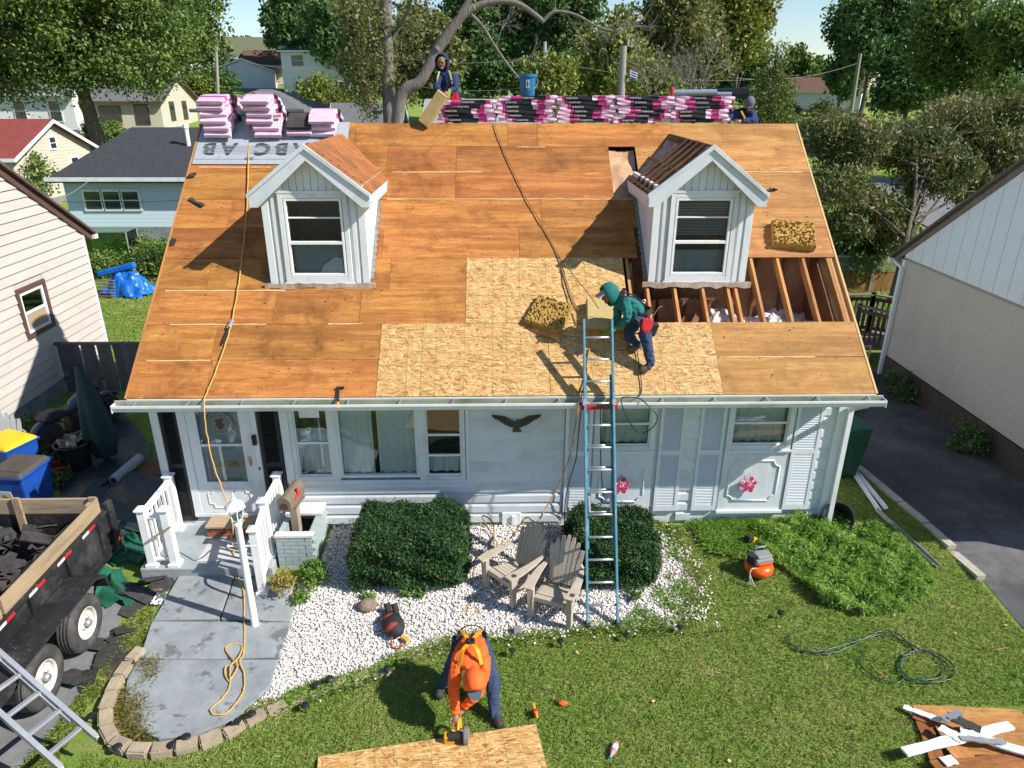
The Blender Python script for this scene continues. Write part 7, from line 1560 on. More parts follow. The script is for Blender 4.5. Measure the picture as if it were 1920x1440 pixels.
for i in range(44): MB().box(-4.0+i*.19,-4.0+i*.19+.165,-.01,.01,.03,.96).build('board', WFM, wf_)
lt = pm('lattice_grey', (.26,.25,.24), (.2,.19,.18), .8)
l = MB()
for i in range(-6,90): l.beam((-4.05+i*.1,-.02,.98),(-4.05+i*.1+.5,-.02,1.48),.025,.008,up=(0,1,0)); l.beam((-4.05+i*.1+.5,-.032,.98),(-4.05+i*.1,-.032,1.48),.025,.008,up=(0,1,0))
lo = l.build('lattice', lt, wf_); lo['kind'] = 'stuff'
for i in range(5): MB().box(-4.05+i*2.08,-3.97+i*2.08,-.05,.05,0,1.55).build('post', lt, wf_)
MB().box(-4.6,4.9,-.05,.05,1.48,1.53).build('cap_rail', lt, wf_)
for k, (x, y, r_, lb_) in enumerate(((8.3,2.3,.35,'against the brown foundation of the right house'), (7.3,4.3,.45,'by the corner of the house beside the drive'), (9.0,4.9,.4,'under the downspout of the right house'), (8.95,-.2,.3,'at the near end of the brown foundation'))): bush('dark weedy clump '+lb_, 'weed', (x if k != 0 else 8.95,y,0), r_, r_*1.5, LG2, 1400, .07, 30, 'weed')
m = MB()
for k in range(16): m.tube([(9.0+random.uniform(-.1,.05),-.6+.03*k,.03+random.random()*.05),(9.4-.4-random.random()*.3,-1.6+.04*k,.03+random.random()*.05)], .008, 4)
tag(m.build('stick_bundle', TWIG), 'bundle of pale sticks along the right house wall', 'sticks')

# ------------------------------------------------------------------ houses farther back
def lapmat(name, c, c2, per=.16):
    m, nt, b = newmat(name); tc = nd(nt, 'TexCoord'); xyz = nd(nt, 'SeparateXYZ', {0: tc.outputs['Object']}); fr = mth(nt, 'FRACT', mth(nt, 'DIVIDE', xyz.outputs[2], per))
    n = nd(nt, 'TexNoise', {'Vector': tc.outputs['Object'], 'Scale': .8, 'Detail': 5}); col = mixc(nt, n.outputs[0], c, c2); nt.links.new(col, b.inputs['Base Color']); b.inputs['Roughness'].default_value = .6; setb(nt, b, fr, -.03, 1.0); return m
def shmat(name, c, c2): return pm(name, c, c2, .95, 5, (1,1,1), bump=.03, bsc=14)
def fhouse(label, loc, rz, wd, dp, h, rise, wallm, roofm, wins=(), axis='x', fnd=.3, hip=0, over=.35, trim=WTRIM, chim=None, name='background_house', door=None, group=None):
    """house box: width wd along local x, depth dp along y, front at y=0 facing -y; ridge along axis"""
    t = thing(name, label, 'house', loc, rz); W2 = wd/2
    w_ = MB()
    if axis == 'x':
        for sx in (-1,1): w_.prism([(0,0),(dp,0),(dp,h),(dp/2,h+(0 if hip else rise)),(0,h)] if not hip else [(0,0),(dp,0),(dp,h),(0,h)], 'x', sx*W2, sx*(W2-.12))
        w_.box(-W2+.12,W2-.12,0,.12,0,h); w_.box(-W2+.12,W2-.12,dp-.12,dp,0,h)
    else:
        for yy in (0,dp): w_.prism([(-W2,0),(W2,0),(W2,h),(0,h+rise),(-W2,h)], 'y', yy, yy+(.12 if yy == 0 else -.12))
        for sx in (-1,1): w_.box(*sorted((sx*W2,sx*(W2-.12))),.12,dp-.12,0,h)
    wl = w_.build('walls', wallm, t); MB().box(-W2-.02,W2+.02,-.02,dp+.02,-1.5,fnd).build('foundation', CONC, t)
    r_ = MB(); o = over; th = .12
    if axis == 'x':
        k = rise/(dp/2)
        if hip:
            a = [(-W2-o,-o,h-o*k*.0),(W2+o,-o,h),(W2+o,dp+o,h),(-W2-o,dp+o,h),(-W2+hip,dp/2,h+rise),(W2-hip,dp/2,h+rise)]
            r_.add(a+[(x,y,z-th) for x, y, z in a[:4]], [(0,1,5,4),(1,2,5),(2,3,4,5),(3,0,4),(9,8,7,6),(0,6,7,1),(1,7,8,2),(2,8,9,3),(3,9,6,0)])
        else:
            for s_ in (-1,1):
                ye, yr = (-o if s_ < 0 else dp+o), dp/2; p = [(ye,h-o*k),(yr,h+rise),(yr,h+rise+th),(ye,h-o*k+th)]; r_.prism(p, 'x', -W2-o, W2+o)
    else:
        k = rise/W2
        for s_ in (-1,1): p = [(s_*(W2+o),h-o*k),(0,h+rise),(0,h+rise+th),(s_*(W2+o),h-o*k+th)]; r_.prism(p if s_ > 0 else p[::-1], 'y', -o, dp+o)
    rf_ = r_.build('roof', roofm, t)
    f_ = MB()
    if axis == 'x':
        f_.box(-W2-o,W2+o,-o-.05,-o-.01,h-o*rise/(dp/2)*(0 if hip else 1)-.06,h-o*rise/(dp/2)*(0 if hip else 1)+.1)
        f_.build('gutter', trim, t)
        if not hip:
            for sx in (-1,1):
                for s_ in (-1,1):
                    p = [((-o if s_ < 0 else dp+o),h-o*rise/(dp/2)-.08),(dp/2,h+rise-.06),(dp/2,h+rise+.10),((-o if s_ < 0 else dp+o),h-o*rise/(dp/2)+.09)]; MB().prism(p, 'x', sx*(W2+o+.001), sx*(W2+o+.04)).build('rake_board', trim, t)
    else:
        for s_ in (-1,1):
            p = [(s_*(W2+o),h-o*k-.08),(0,h+rise-.06),(0,h+rise+.10),(s_*(W2+o),h-o*k+.09)]; MB().prism(p if s_ > 0 else p[::-1], 'y', -o-.04, -o-.002).build('rake_board', trim, t)
    for (face, u, z, ww, wh) in wins:
        fr = MB(); pn = MB()
        if face == 'f': fr.box(u-ww/2-.09,u+ww/2+.09,-.05,-.003,z-.09,z+wh+.09); pn.box(u-ww/2,u+ww/2,-.06,-.051,z,z+wh/2-.02); pn.box(u-ww/2,u+ww/2,-.06,-.051,z+wh/2+.02,z+wh)
        else:
            sx = 1 if face == 'r' else -1; a, b = sorted((sx*(W2+.003), sx*(W2+.05))); c, d_ = sorted((sx*(W2+.051), sx*(W2+.06)))
            fr.box(a,b,u-ww/2-.09,u+ww/2+.09,z-.09,z+wh+.09); pn.box(c,d_,u-ww/2,u+ww/2,z,z+wh/2-.02); pn.box(c,d_,u-ww/2,u+ww/2,z+wh/2+.02,z+wh)
        f2 = fr.build('window', trim, t); pn.build('pane', PANE, f2)
    if door: MB().box(door[0]-door[1]/2,door[0]+door[1]/2,-.06,-.003,.05,door[2]).build('door', door[3], t)
    if chim: MB().box(chim[0]-.25,chim[0]+.25,chim[1]-.25,chim[1]+.25,h,h+rise+.8).build('chimney', REDB, rf_)
    return t
def tb_(p): return Vector((p.x, p.y, float(terr(p.x,p.y))))
CREAM = lapmat('lap_cream', (.52,.48,.38), (.46,.42,.33)); WHT = lapmat('lap_white', (.70,.71,.72), (.62,.63,.64)); LBL = lapmat('lap_pale_blue', (.50,.60,.65), (.44,.54,.59)); BLU = lapmat('lap_blue', (.22,.40,.52), (.18,.34,.45))
R_DK = shmat('shingle_dark', (.045,.048,.055), (.028,.03,.034)); R_GR = shmat('shingle_grey', (.15,.15,.15), (.10,.10,.10)); R_LG = shmat('shingle_lightgrey', (.30,.30,.29), (.23,.23,.22)); R_RD = shmat('shingle_red', (.24,.05,.04), (.17,.035,.03)); R_BR = shmat('shingle_brown', (.16,.085,.06), (.10,.055,.04)); R_GN = shmat('shingle_green', (.14,.15,.085), (.1,.11,.06))
p = gnd(232,468)
p = Vector((-12.95,21.0,float(terr(-14,21)))); fhouse('pale blue house with dark shingle roof behind the left neighbour', p, 0, 10, 8.8, 2.97-p.z, 1.78, LBL, R_DK, [('f',-3.9,1.75-p.z,.64,.7),('f',-3.12,1.75-p.z,.64,.7),('f',-2.34,1.75-p.z,.64,.7)], over=.45, fnd=.62, hip=1.15)
vp = thing('vent_pipe', 'white vent pipe on the dark shingle roof', 'vent pipe', (-13.6,23.6,3.9)); MB().cyl((0,0,0),(0,0,.9),.09,n=10).build('pipe', VINYL, vp); MB().cyl((0,0,.9),(0,0,1.05),.13,n=10).build('cap', VINYL, vp)
q = at(120,330,24); 
fhouse('cream house with red roof and gable behind the left neighbour', (-26.7,24.8,float(terr(-22,28))), 0, 9, 6.8, 2.45, 1.4, CREAM, R_RD, [('r',1.2,1.0,.6,1.0),('r',5.0,1.0,.6,1.0),('r',3.4,2.6,.45,.5)], over=.3)
fhouse('long cream house with grey roof under the big oak', (-33,55,float(terr(-33,55))), R(2), 9.6, 8.5, 2.5, 1.9, CREAM, R_GR, [('f',-3.3,.8,1.0,1.3),('f',-1.3,.8,.8,1.3),('f',.6,.9,1.6,1.1),('f',3.2,.7,1.0,1.4),('r',2.4,.9,.9,1.4),('r',5.4,.9,.9,1.4)], trim=BTRIM)
g_ = tb_(gnd(40,250)); fhouse('white house at the far left edge behind the red roof', (g_.x,g_.y,g_.z), R(-4), 10, 8, 3.2, 2.2, WHT, R_GR, [('f',3.4,1.0,.9,1.5),('f',.4,1.0,.9,1.5)])
g_ = gnd(455,262); g_ = Vector((-16.0,40.0,float(terr(-16,40)))); bl = fhouse('blue house with grey hip roof behind the pink bundles', (g_.x,g_.y,g_.z), R(0), 6.4, 8.6, 3.3, 1.25, BLU, R_GR, [('r',1.5,1.5,.5,1.0),('r',3.2,1.5,.5,1.0),('f',-2.8,1.2,.9,1.2)], hip=2.8, over=.45, trim=R_GR)
m = MB(); m.prism([(-.9,3.1),(2.1,3.1),(.6,4.2)], 'y', -.40, -.3); m.build('front_gable', BLU, bl); mm = MB()
for s_ in (-1,1): pp = [(.6+s_*1.9,2.85),(.6,4.27),(.6,4.40),(.6+s_*1.9,3.0)]; mm.prism(pp if s_ > 0 else pp[::-1], 'y', -.6, 3.5)
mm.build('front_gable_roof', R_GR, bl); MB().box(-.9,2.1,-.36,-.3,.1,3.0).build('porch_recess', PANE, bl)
g_ = tb_(gnd(655,235)); fhouse('small white shed with grey roof left of the tall trunk', (-7.6,33,float(terr(-7.6,33))), 0, 3.6, 5.5, 2.7, 1.7, WHT, R_GR, [('f',-1.0,1.1,.8,1.3),('f',.6,1.1,.8,1.3)], name='garden_shed')
g_ = tb_(gnd(460,170)); fhouse('pale blue-white garage with gable front on the hill', (g_.x,g_.y,g_.z), R(12), 8.0, 9, 2.6, 1.5, WHT, R_DK, axis='y', wins=[('r',3,1.2,.8,.9),('r',6,1.2,.8,.9)], name='garage')
g_ = tb_(gnd(395,158)); fhouse('white house with green roof high on the hill', (g_.x+4,g_.y+12,g_.z+.9), R(8), 13, 9, 3.4, 3.2, WHT, R_GN, [('f',-4.5,1.0,1.2,1.4),('f',1.5,1.0,1.2,1.4)])
g_ = tb_(gnd(600,178)); fhouse('two-storey white house with dark roof on the hill', (g_.x,g_.y,g_.z), R(-6), 9.6, 8, 5.4, 1.6, WHT, R_DK, [('f',-2.6,3.5,1.6,1.3),('f',2.4,3.5,1.3,1.3),('f',-2.4,.6,1.5,1.0),('f',2.8,.6,1.2,1.0)])
g_ = Vector((-33,108,float(terr(-33,108)))); fhouse('far brown-roofed house in the sky gap', (g_.x,g_.y,g_.z), 0, 11, 8, 3, 2, CREAM, R_BR, [('f',-2,1,1.2,1.2)])
fhouse('far orange-roofed house glimpsed behind the oak', (-62,118,float(terr(-62,118))+1), 0, 12, 8, 3, 3.0, CREAM, R_RD, [('f',-2,1,1.2,1.2)])
fhouse('low house with pale grey roof and small gable behind the ridge', (-.9,33,float(terr(0,33))), 0, 6.0, 8, 3.1, 1.7, WHT, R_LG, [('f',-1.6,1.2,.9,1.1)], over=.4)
m = thing('roof_gable', 'small white gable dormer on the pale grey roof', 'gable', (-1.5,32.2,float(terr(0,33))+3.3)); MB().prism([(-1.1,-.2),(1.1,-.2),(0,.75)], 'y', 0, 1.6).build('gable_face', WHT, m)
for s_ in (-1,1): pp = [(s_*1.3,-.35),(0,.78),(0,.9),(s_*1.3,-.22)]; MB().prism(pp if s_ > 0 else pp[::-1], 'y', -.15, 2.4).build('gable_roof', R_LG, m)
g_ = tb_(gnd(1556,210)); fhouse('small white house with brown roof beyond the right trees', (g_.x-1.2,g_.y,g_.z), R(-28), 9.5, 8, 2.7, 1.7, WHT, R_BR, [('r',2.5,1.0,.9,1.0)], chim=None)
# parked pick-up far up the hill
tg = tb_(gnd(518,146)); tk = thing('pickup_truck', 'white pick-up truck parked on the hill in the sky gap', 'truck', tg, R(15)); TW = pm('truck_white', (.7,.7,.7), None, .3)
MB().prism([(-2.6,.5),(2.6,.5),(2.6,1.05),(1.5,1.15),(.9,1.75),(-.6,1.75),(-.7,1.15),(-2.6,1.15)], 'y', -.95, .95).build('body', TW, tk, bevel=.06); MB().prism([(.75,1.2),(1.35,1.2),(.85,1.68),(-.5,1.68),(-.55,1.2)], 'y', -.96, .96).build('window', PANE, tk)
for x in (-1.6,1.7):
    for y in (-.85,.85): MB().cyl((x,y-.12,.38),(x,y+.12,.38),.38,n=16).build('wheel', RUBBER, tk)

# ------------------------------------------------------------------ trees
def T_(label, base, lobes, trunk, r0, ncl, nleaf, rc, size, lm, **k): return tree(k.pop('name','leafy_tree'), label, base, lobes, trunk, r0, ncl, nleaf, rc, size, lm, **k)
def lob_px(base, lst):
    """lobes given as (pixel x, pixel y, depth y, rx, ry, rz) -> relative to base"""
    return [(*(at(px,py,y)-Vector(base)), rx, ry, rz) for px, py, y, rx, ry, rz in lst]
b = gnd(196,302); Yb = b.y
T_('big spreading oak at upper left over the cream house', b, lob_px(b, [(60,40,Yb,4.2,4,3.6),(190,30,Yb+1,4.5,4,3.6),(285,70,Yb,2.2,3,2.4),(30,105,Yb-1,2.6,3,1.6),(130,110,Yb-2,3.0,3,1.7),(262,120,Yb-1,2.4,3,1.4),(-60,90,Yb,4,3,3),(120,-40,Yb,6,5,3),(10,140,Yb-1,1.4,2,.7),(300,135,Yb,1.2,1.5,.8),(290,10,Yb+1,2.2,3,2.2)]), [(0,0,0),(-.3,0,3),(-.6,0,6),(-.2,0,9),(.5,.5,13)], .55, 620, 90000, .80, .24, LG1, nlimb=30, shell=.65)
b = tb_(gnd(352,165)); Yb = b.y
T_('dark tree on the hill right of the big oak', b, lob_px(b, [(345,40,Yb,3.8,4,5),(330,95,Yb,3.6,4,3.0),(392,95,Yb,1.8,3,2.4),(350,-20,Yb,3.8,4,4),(300,20,Yb,4,4,5)]), [(0,0,0),(.2,0,4),(0,0,9)], .5, 260, 22000, 1.6, .6, LG1)
def gen(px, py0, py1, wpx, y, lm, label, nl=16000, size=.55, seed=0, base_z=None, bark=BARK, shell=.45, droop=.15, **k):
    """tree filling a pixel-measured silhouette at distance y"""
    c = at(px,(py0+py1)/2,y); top = at(px,py0,y).z; bot = at(px,py1,y).z; hw = (at(px+wpx/2,py0,y).x-at(px-wpx/2,py0,y).x)/2; hh = (top-bot)/2; gz_ = float(terr(c.x,y)); base = Vector((c.x,y,gz_)); rs = random.Random(seed+px)
    lobes = []
    for i in range(9):
        u, v = rs.uniform(-1,1), rs.uniform(-1,1); f = math.sqrt(max(.15,1-v*v*.8))
        lobes.append((u*hw*.6*f, rs.uniform(-.5,.5)*hw, c.z-gz_+v*hh*.62, hw*rs.uniform(.32,.5), hw*.5, hh*rs.uniform(.26,.42)))
    H = c.z-gz_
    return T_(label, base, lobes, [(0,0,0),(rs.uniform(-.3,.3),0,H*.4),(rs.uniform(-.5,.5),0,H),(0,0,H+hh*.6)], max(.22,hw*.07), max(80,int(nl/85)), nl, hw*.16+.25, size, lm, bark=bark, shell=shell, droop=droop, **k)
gen(535,-30,110,80,105,LG2,'deep green tree at the left of the dark grove',9000,.7,1)
gen(560,-40,120,110,98,LG2,'deep green tree above the two-storey white house',11000,.7,2)
gen(640,-60,130,120,92,LG2,'deep green tree right of the two-storey white house',12000,.65,3)
gen(620,-90,60,150,115,LG1,'tall tree crown behind the dark grove',12000,.7,4)
gen(690,-20,215,110,44,LG4,'vine-hung tree left of the tall trunk',15000,.34,5,droop=.6)
gen(800,-60,200,130,46,LG4,'vine-hung tree between the trunk and dead limb',16000,.34,6,droop=.6)
gen(900,-60,190,150,60,LG2,'dark tree behind the dead limb',14000,.45,7)
gen(990,-60,185,150,66,LG2,'dark tree behind the blue bucket',14000,.45,8)
gen(1080,-70,190,150,58,LG2,'dark tree right of the thin pole',14000,.42,9)
gen(1150,-40,205,130,48,LG3,'yellow-green tree behind the wooden pole',13000,.36,10)
gen(1240,-40,215,150,50,LG4,'dull tree behind the middle bundles',14000,.38,11)
gen(1320,-60,200,150,55,LG4,'dull brownish tree behind the rolls',14000,.40,12)
gen(1390,-70,120,130,60,LG3,'yellow-green tall tree left of the sky gap',13000,.42,13)
gen(1215,95,225,130,40,LG3,'bright low tree behind the ridge stacks',7000,.28,14)
gen(1030,95,225,110,42,LG3,'low bright tree right of the blue bucket',5000,.28,15)
gen(1500,75,215,60,110,LG1,'small hazy tree in the sky gap at right',5000,.7,16)
gen(1592,-20,190,90,88,LG2,'tall dark pine left of the right grove',15000,.55,17)
gen(1640,-80,200,150,80,LG2,'tall dark tree in the right grove',18000,.5,18)
gen(1720,30,215,140,70,LG2,'dark evergreen behind the far right pole',15000,.45,19)
gen(1800,-60,190,200,52,LG1,'large leafy tree at upper right',24000,.36,20)
gen(1910,-40,190,170,46,LG1,'leafy tree at the right edge',18000,.34,21)
gen(1870,150,330,160,36,LG1,'green tree behind the drooping one at right edge',10000,.28,22)
for k, (px, a, c, wd_, y, lm) in enumerate(((470,74,122,60,140,LG1),(425,78,122,60,145,LG1),(700,40,140,120,130,LG2),(1470,95,180,60,150,LG1),(1535,100,190,50,140,LG1),(800,60,180,160,100,LG2),(950,40,180,160,110,LG2),(1100,40,180,160,110,LG2),(1250,40,190,160,105,LG2),(1370,60,190,120,100,LG2),(20,20,200,160,105,LG1),(130,60,200,160,110,LG1),(1760,20,200,180,110,LG2),(1890,20,200,160,100,LG2))):
    gen(px, a, c, wd_, y, lm, 'distant tree filling the skyline, '+['first','second','third','fourth','fifth','sixth','seventh','eighth','ninth','tenth','eleventh','twelfth','thirteenth','fourteenth'][k]+' of the far row', 6000, .85, 40+k, group='distant trees on the skyline')
# cedar: pointed crown of stacked whorls
b = at(1440,225,38); b.z = float(terr(b.x,38)); tp_ = at(1448,72,38).z-b.z; lobes = []
for i in range(11):
    f = i/10; lobes.append((.2*math.sin(i*2.3), .2*math.cos(i*1.7), tp_*(.12+.86*f), 2.3*(1-f*.86), 2.3*(1-f*.86), tp_*.085))
T_('pointed yellow-green cedar at the right end of the ridge', b, lobes, [(0,0,0),(0,0,tp_*.5),(0,0,tp_*.95)], .25, 420, 24000, .30, .20, LCED, asp=.35, name='cedar_tree', nlimb=14, shell=.6)
# drooping, half-dead tree at the right
b = Vector((12.9,12.6,0))
T_('half-dead tree with drooping brown-green leaves right of the roof', b, lob_px(b, [(1590,270,15,1.2,1.12,0.72),(1560,350,14,0.8,0.96,0.72),(1640,390,14.5,1.04,1.04,0.65),(1700,270,16,1.28,1.2,0.79),(1800,230,17,1.28,1.2,0.72),(1870,290,16,1.12,1.12,0.79),(1760,330,15,1.12,1.12,0.72),(1590,430,14,0.72,0.88,0.5),(1680,440,14,0.72,0.88,0.43),(1840,360,15,0.88,0.96,0.5),(1900,210,17,1.04,1.12,0.65),(1530,250,16,0.64,0.8,0.43)]), [(0,0,0),(.15,.2,1.0),(.35,.6,2.0),(.8,1.4,3.2),(1.0,2.2,4.6)], .17, 420, 60000, .32, .17, LG5, asp=.34, droop=.9, shell=.45, nlimb=20, wig=.25, name='drooping_tree')
b = Vector((9.0,14.6,float(terr(9,14.6)))); T_('dark glossy small tree beside the roof edge at right', b, lob_px(b, [(1600,490,14.4,.75,.8,.8),(1625,450,15,.6,.7,.5)]), [(0,0,0),(0,0,1.2),(.1,0,2.2)], .09, 70, 5200, .22, .15, LG2, nlimb=8, name='small_tree')
bush('bright green shrub beyond the lattice fence', 'garden_shrub', (13.2,19.5,float(terr(13,19.5))), 1.0, 1.5, LBRT, 3200, .14, 60); bush('bright green shrub behind the drooping tree, farther right', 'garden_shrub', (18.5,24,float(terr(18,24))), 1.1, 1.4, LBRT, 2800, .14, 50)
# tall trunk and the leaning dead limb tree behind the ridge
def bare(name, label, base, paths, mat, cat='tree'):
    t = thing(name, label, cat, base); B = Vector(base)
    for nm, pts, r_ in paths:
        P = smooth_path([Vector(p)-B for p in pts], 6); n = len(P); MB().tube(P, list(np.linspace(r_[0], r_[1], n)), 10).build(nm, mat, t, smooth=True)
    return t
yT = 13.0
b = at(728,232,yT); b = Vector((b.x,yT,0))
tt_ = bare('tall_tree', 'tall grey trunk rising behind the ridge', b, [('trunk', [b, at(730,225,yT), at(727,120,yT), at(724,20,yT), at(722,-60,yT)], (.19,.15)), ('limb', [at(727,90,yT), at(745,55,yT), at(765,20,yT-.5), at(775,-20,yT-1)], (.07,.03)), ('limb', [at(726,120,yT), at(700,80,yT), at(690,30,yT)], (.06,.02))], BARKG)
c_, P = blob_points(lob_px(b, [(700,120,yT,.7,.6,.9),(690,40,yT,1.0,.8,.8),(760,60,yT+.5,.6,.6,1.0),(760,170,yT+.5,.5,.5,.5),(690,190,yT,.45,.5,.6),(665,150,yT+.5,.5,.5,.7)]), 120, 8000, .16, .2); inst(leaf_mesh('vine_foliage', P, .10, LG4, .4, .8), 'vine_foliage', tt_)
b2_ = at(742,235,12.0); b2_ = Vector((b2_.x,12,0))
lt_ = bare('leaning_tree', 'leaning dead tree with arching bare limb above the ridge', b2_, [('trunk', [b2_, at(745,222,12), at(790,150,12), at(822,90,12), at(862,35,12), at(890,12,12)], (.19,.11)), ('limb', [at(880,18,12), at(920,4,12), at(965,5,12), at(1000,25,12), at(1020,42,12)], (.095,.06)), ('limb', [at(1018,40,12), at(1040,22,12), at(1080,28,12), at(1120,50,12), at(1150,58,12)], (.055,.02)), ('limb', [at(878,22,12), at(905,50,12), at(930,90,12), at(955,125,12), at(985,160,12)], (.05,.03)), ('limb', [at(862,30,12), at(880,0,12), at(905,-25,12)], (.10,.05)), ('branch_stub', [at(822,96,12), at(818,91,11.85)], (.085,.08))], BARKG)
tw = MB(); rs = random.Random(5)
def twig(p, d_, L, r_, lev):
    q = p+d_*L; m_ = p.lerp(q,.5)+Vector((rs.uniform(-1,1),rs.uniform(-1,1),rs.uniform(-1,1)))*L*.10; tw.tube([p-b2_, m_-b2_, q-b2_], [r_,r_*.8,r_*.6], 4)
    if lev:
        for _ in range(3): twig(p.lerp(q, rs.uniform(.35,1)), (d_+Vector((rs.uniform(-.8,.8),rs.uniform(-.6,.6),rs.uniform(-.7,.7)))).normalized(), L*rs.uniform(.45,.75), r_*.6, lev-1)
for px, py, d_ in ((1060,25,(.5,0,-.6)), (1085,30,(.7,0,-.5)), (1110,45,(.8,0,-.3)), (1130,52,(.9,0,.1)), (1150,58,(.9,0,-.4)), (1150,58,(1,0,.2)), (930,92,(.3,0,.9)), (905,55,(.8,0,.3)), (950,118,(.9,0,.2)), (965,8,(.2,0,.9)), (1040,24,(.2,0,.9))): twig(at(px,py,12), Vector(d_).normalized(), .75, .018, 3)
tw.build('twigs', TWIG, lt_)['kind'] = 'stuff'
# tangle of dead branches behind the rolls
db_ = at(1270,215,22); db_.z = float(terr(db_.x,22)); dt = thing('dead_tree', 'grey tangle of dead branches behind the ridge at right', 'tree', db_); tw = MB(); b2_ = db_
for k in range(22): twig(at(1240+rs.uniform(-40,90),210-rs.uniform(0,40),22+rs.uniform(-.6,.6)), Vector((rs.uniform(-.6,.6),rs.uniform(-.3,.3),1)).normalized(), rs.uniform(.8,1.6), .024, 3)
tw.build('branches', TWIG, dt)['kind'] = 'stuff'; MB().tube([(0,0,0),(.1,0,2),(0,0,3.6)], [.12,.1,.05], 8).build('trunk', BARKG, dt)
# poles and wires
def pole(label, px, py0, py1, y, r_, mat=None, cross=False, lean=0):
    top = at(px+lean,py0,y); z0 = float(terr(top.x,y)); bx_ = at(px,py1,y).x; t = thing('utility_pole', label, 'pole', (bx_,y,z0)); MB().cyl((0,0,0),(top.x-bx_,0,top.z-z0),r_*1.15,r_,n=12).build('pole', mat or pm('pole_grey',(.34,.31,.27),(.24,.22,.19),.9,3,(4,4,.5)), t)
    if cross: MB().beam((top.x-bx_-1.1,0,top.z-z0-.5),(top.x-bx_+1.1,0,top.z-z0-.5),.1,.12).build('crossarm', BARKG, t)
    return t, top
pA, tA = pole('thick weathered wooden pole rising behind the ridge stacks', 1169,86,230,11.0,.09)
MB().cyl((.0,0,tA.z+.0),(.0,0,tA.z+.16),.03,n=8).build('insulator', ZINC, pA)
fl_ = thing('small_flag', 'small blue striped flag on the wooden pole', 'flag', at(1184,138,10.9)); MB().grid(lambda u, v: (.22*u-.05, .02*math.sin(6*u), .22*(v-.5)-.08*u), 8, 4).build('cloth', pm('flag_blue',(.16,.18,.34),None,.8), fl_)
for k in range(3): MB().obox((.05,-.026,-.06+.06*k-.02),(.2,.004,.02),(0,R(20),0)).build('stripe', WINK, fl_)
pB, tB = pole('thin steel pole with transformer behind the blue bucket', 1022,78,190,42,.11,mat=ZINC); MB().cyl((-.5,0,tB.z-float(terr(tB.x,42))-2.1),(-.5,0,tB.z-float(terr(tB.x,42))-1.1),.26,n=14).build('transformer', GREYP, pB)
pC, tC = pole('leaning utility pole beyond the small brown-roofed house', 1603,100,175,62,.16,lean=10); pD, tD = pole('utility pole on the hill beside the white garage', 405,88,165,78,.16,cross=True)
for k, (a, c, sag, lb_) in enumerate(((at(1022,110,42),at(1500,140,45),.8,'upper power line running right from the thin pole'), (at(740,105,42),at(1022,100,42),.5,'power line between trunk and thin pole, upper'), (at(760,158,42),at(1022,158,42),.4,'power line between trunk and thin pole, lower'), (tC-Vector((0,0,.8)),at(1280,125,55),1.2,'power line left of the leaning pole'), (tC-Vector((0,0,.8)),at(1760,170,60),1.2,'power line right of the leaning pole'), (at(115,378,15),at(345,375,15),.05,'thin dark wire crossing the pale blue house wall'), (at(240,258,27),at(105,378,17),.3,'service wire dropping onto the pale blue house'), (tD-Vector((0,0,.5)),at(640,120,80),1.0,'power line right of the hill pole'))):
    a, c = Vector(a), Vector(c); tag(MB().tube([a.lerp(c,i/12)-Vector((0,0,sag*4*(i/12)*(1-i/12))) for i in range(13)], .006+.00025*max(0,a.y), 4).build('power_line', STRAPK if k == 5 else GREYP), lb_, 'wire')
# shrubs of the back gardens
for k, (px, py, r_, lm, lb_) in enumerate(((185,268,.9,LG1,'under the oak trunk'),(215,262,.8,LG1,'right of the oak trunk'),(395,178,2.0,LG2,'hedge row on the hill, left'),(420,176,2.0,LG2,'hedge row on the hill, right'),(375,180,1.8,LG3,'yellowing, at the left of the hill hedge'),(600,205,2.2,LG3,'yellowing, below the two-storey house'),(640,215,1.6,LG3,'yellowing, beside the small shed'),(50,330,1.5,LG1,'young one against the red-roofed house'),(20,300,1.2,LG1,'at the left edge by the red-roofed house'),(1360,222,1.0,LG3,'beside the leaning worker'),(1480,222,1.2,LG4,'right of the cedar'),(1540,232,1.5,LG4,'below the small brown-roofed house'))): bush('garden shrub '+lb_, 'garden_shrub', tb_(gnd(px,py)), r_, r_*1.5, lm, 2600, .22*max(1,r_/1.2), 60)
b = gnd(55,395); T_('thin young tree with reddish tips before the cream gable', b, lob_px(b, [(30,310,b.y,1.0,.9,.8),(70,330,b.y,.9,.9,.7),(50,365,b.y,.7,.8,.6),(15,345,b.y,.8,.8,.6)]), [(0,0,0),(.1,0,1.4),(.0,0,2.6)], .06, 110, 4200, .25, .18, LG1, nlimb=16, name='young_tree')
m = sheet_poly('hill_road', [(-60,84),(-18,76),(-18,79),(-60,88)], ASPHG, .05, 4); struct(m)

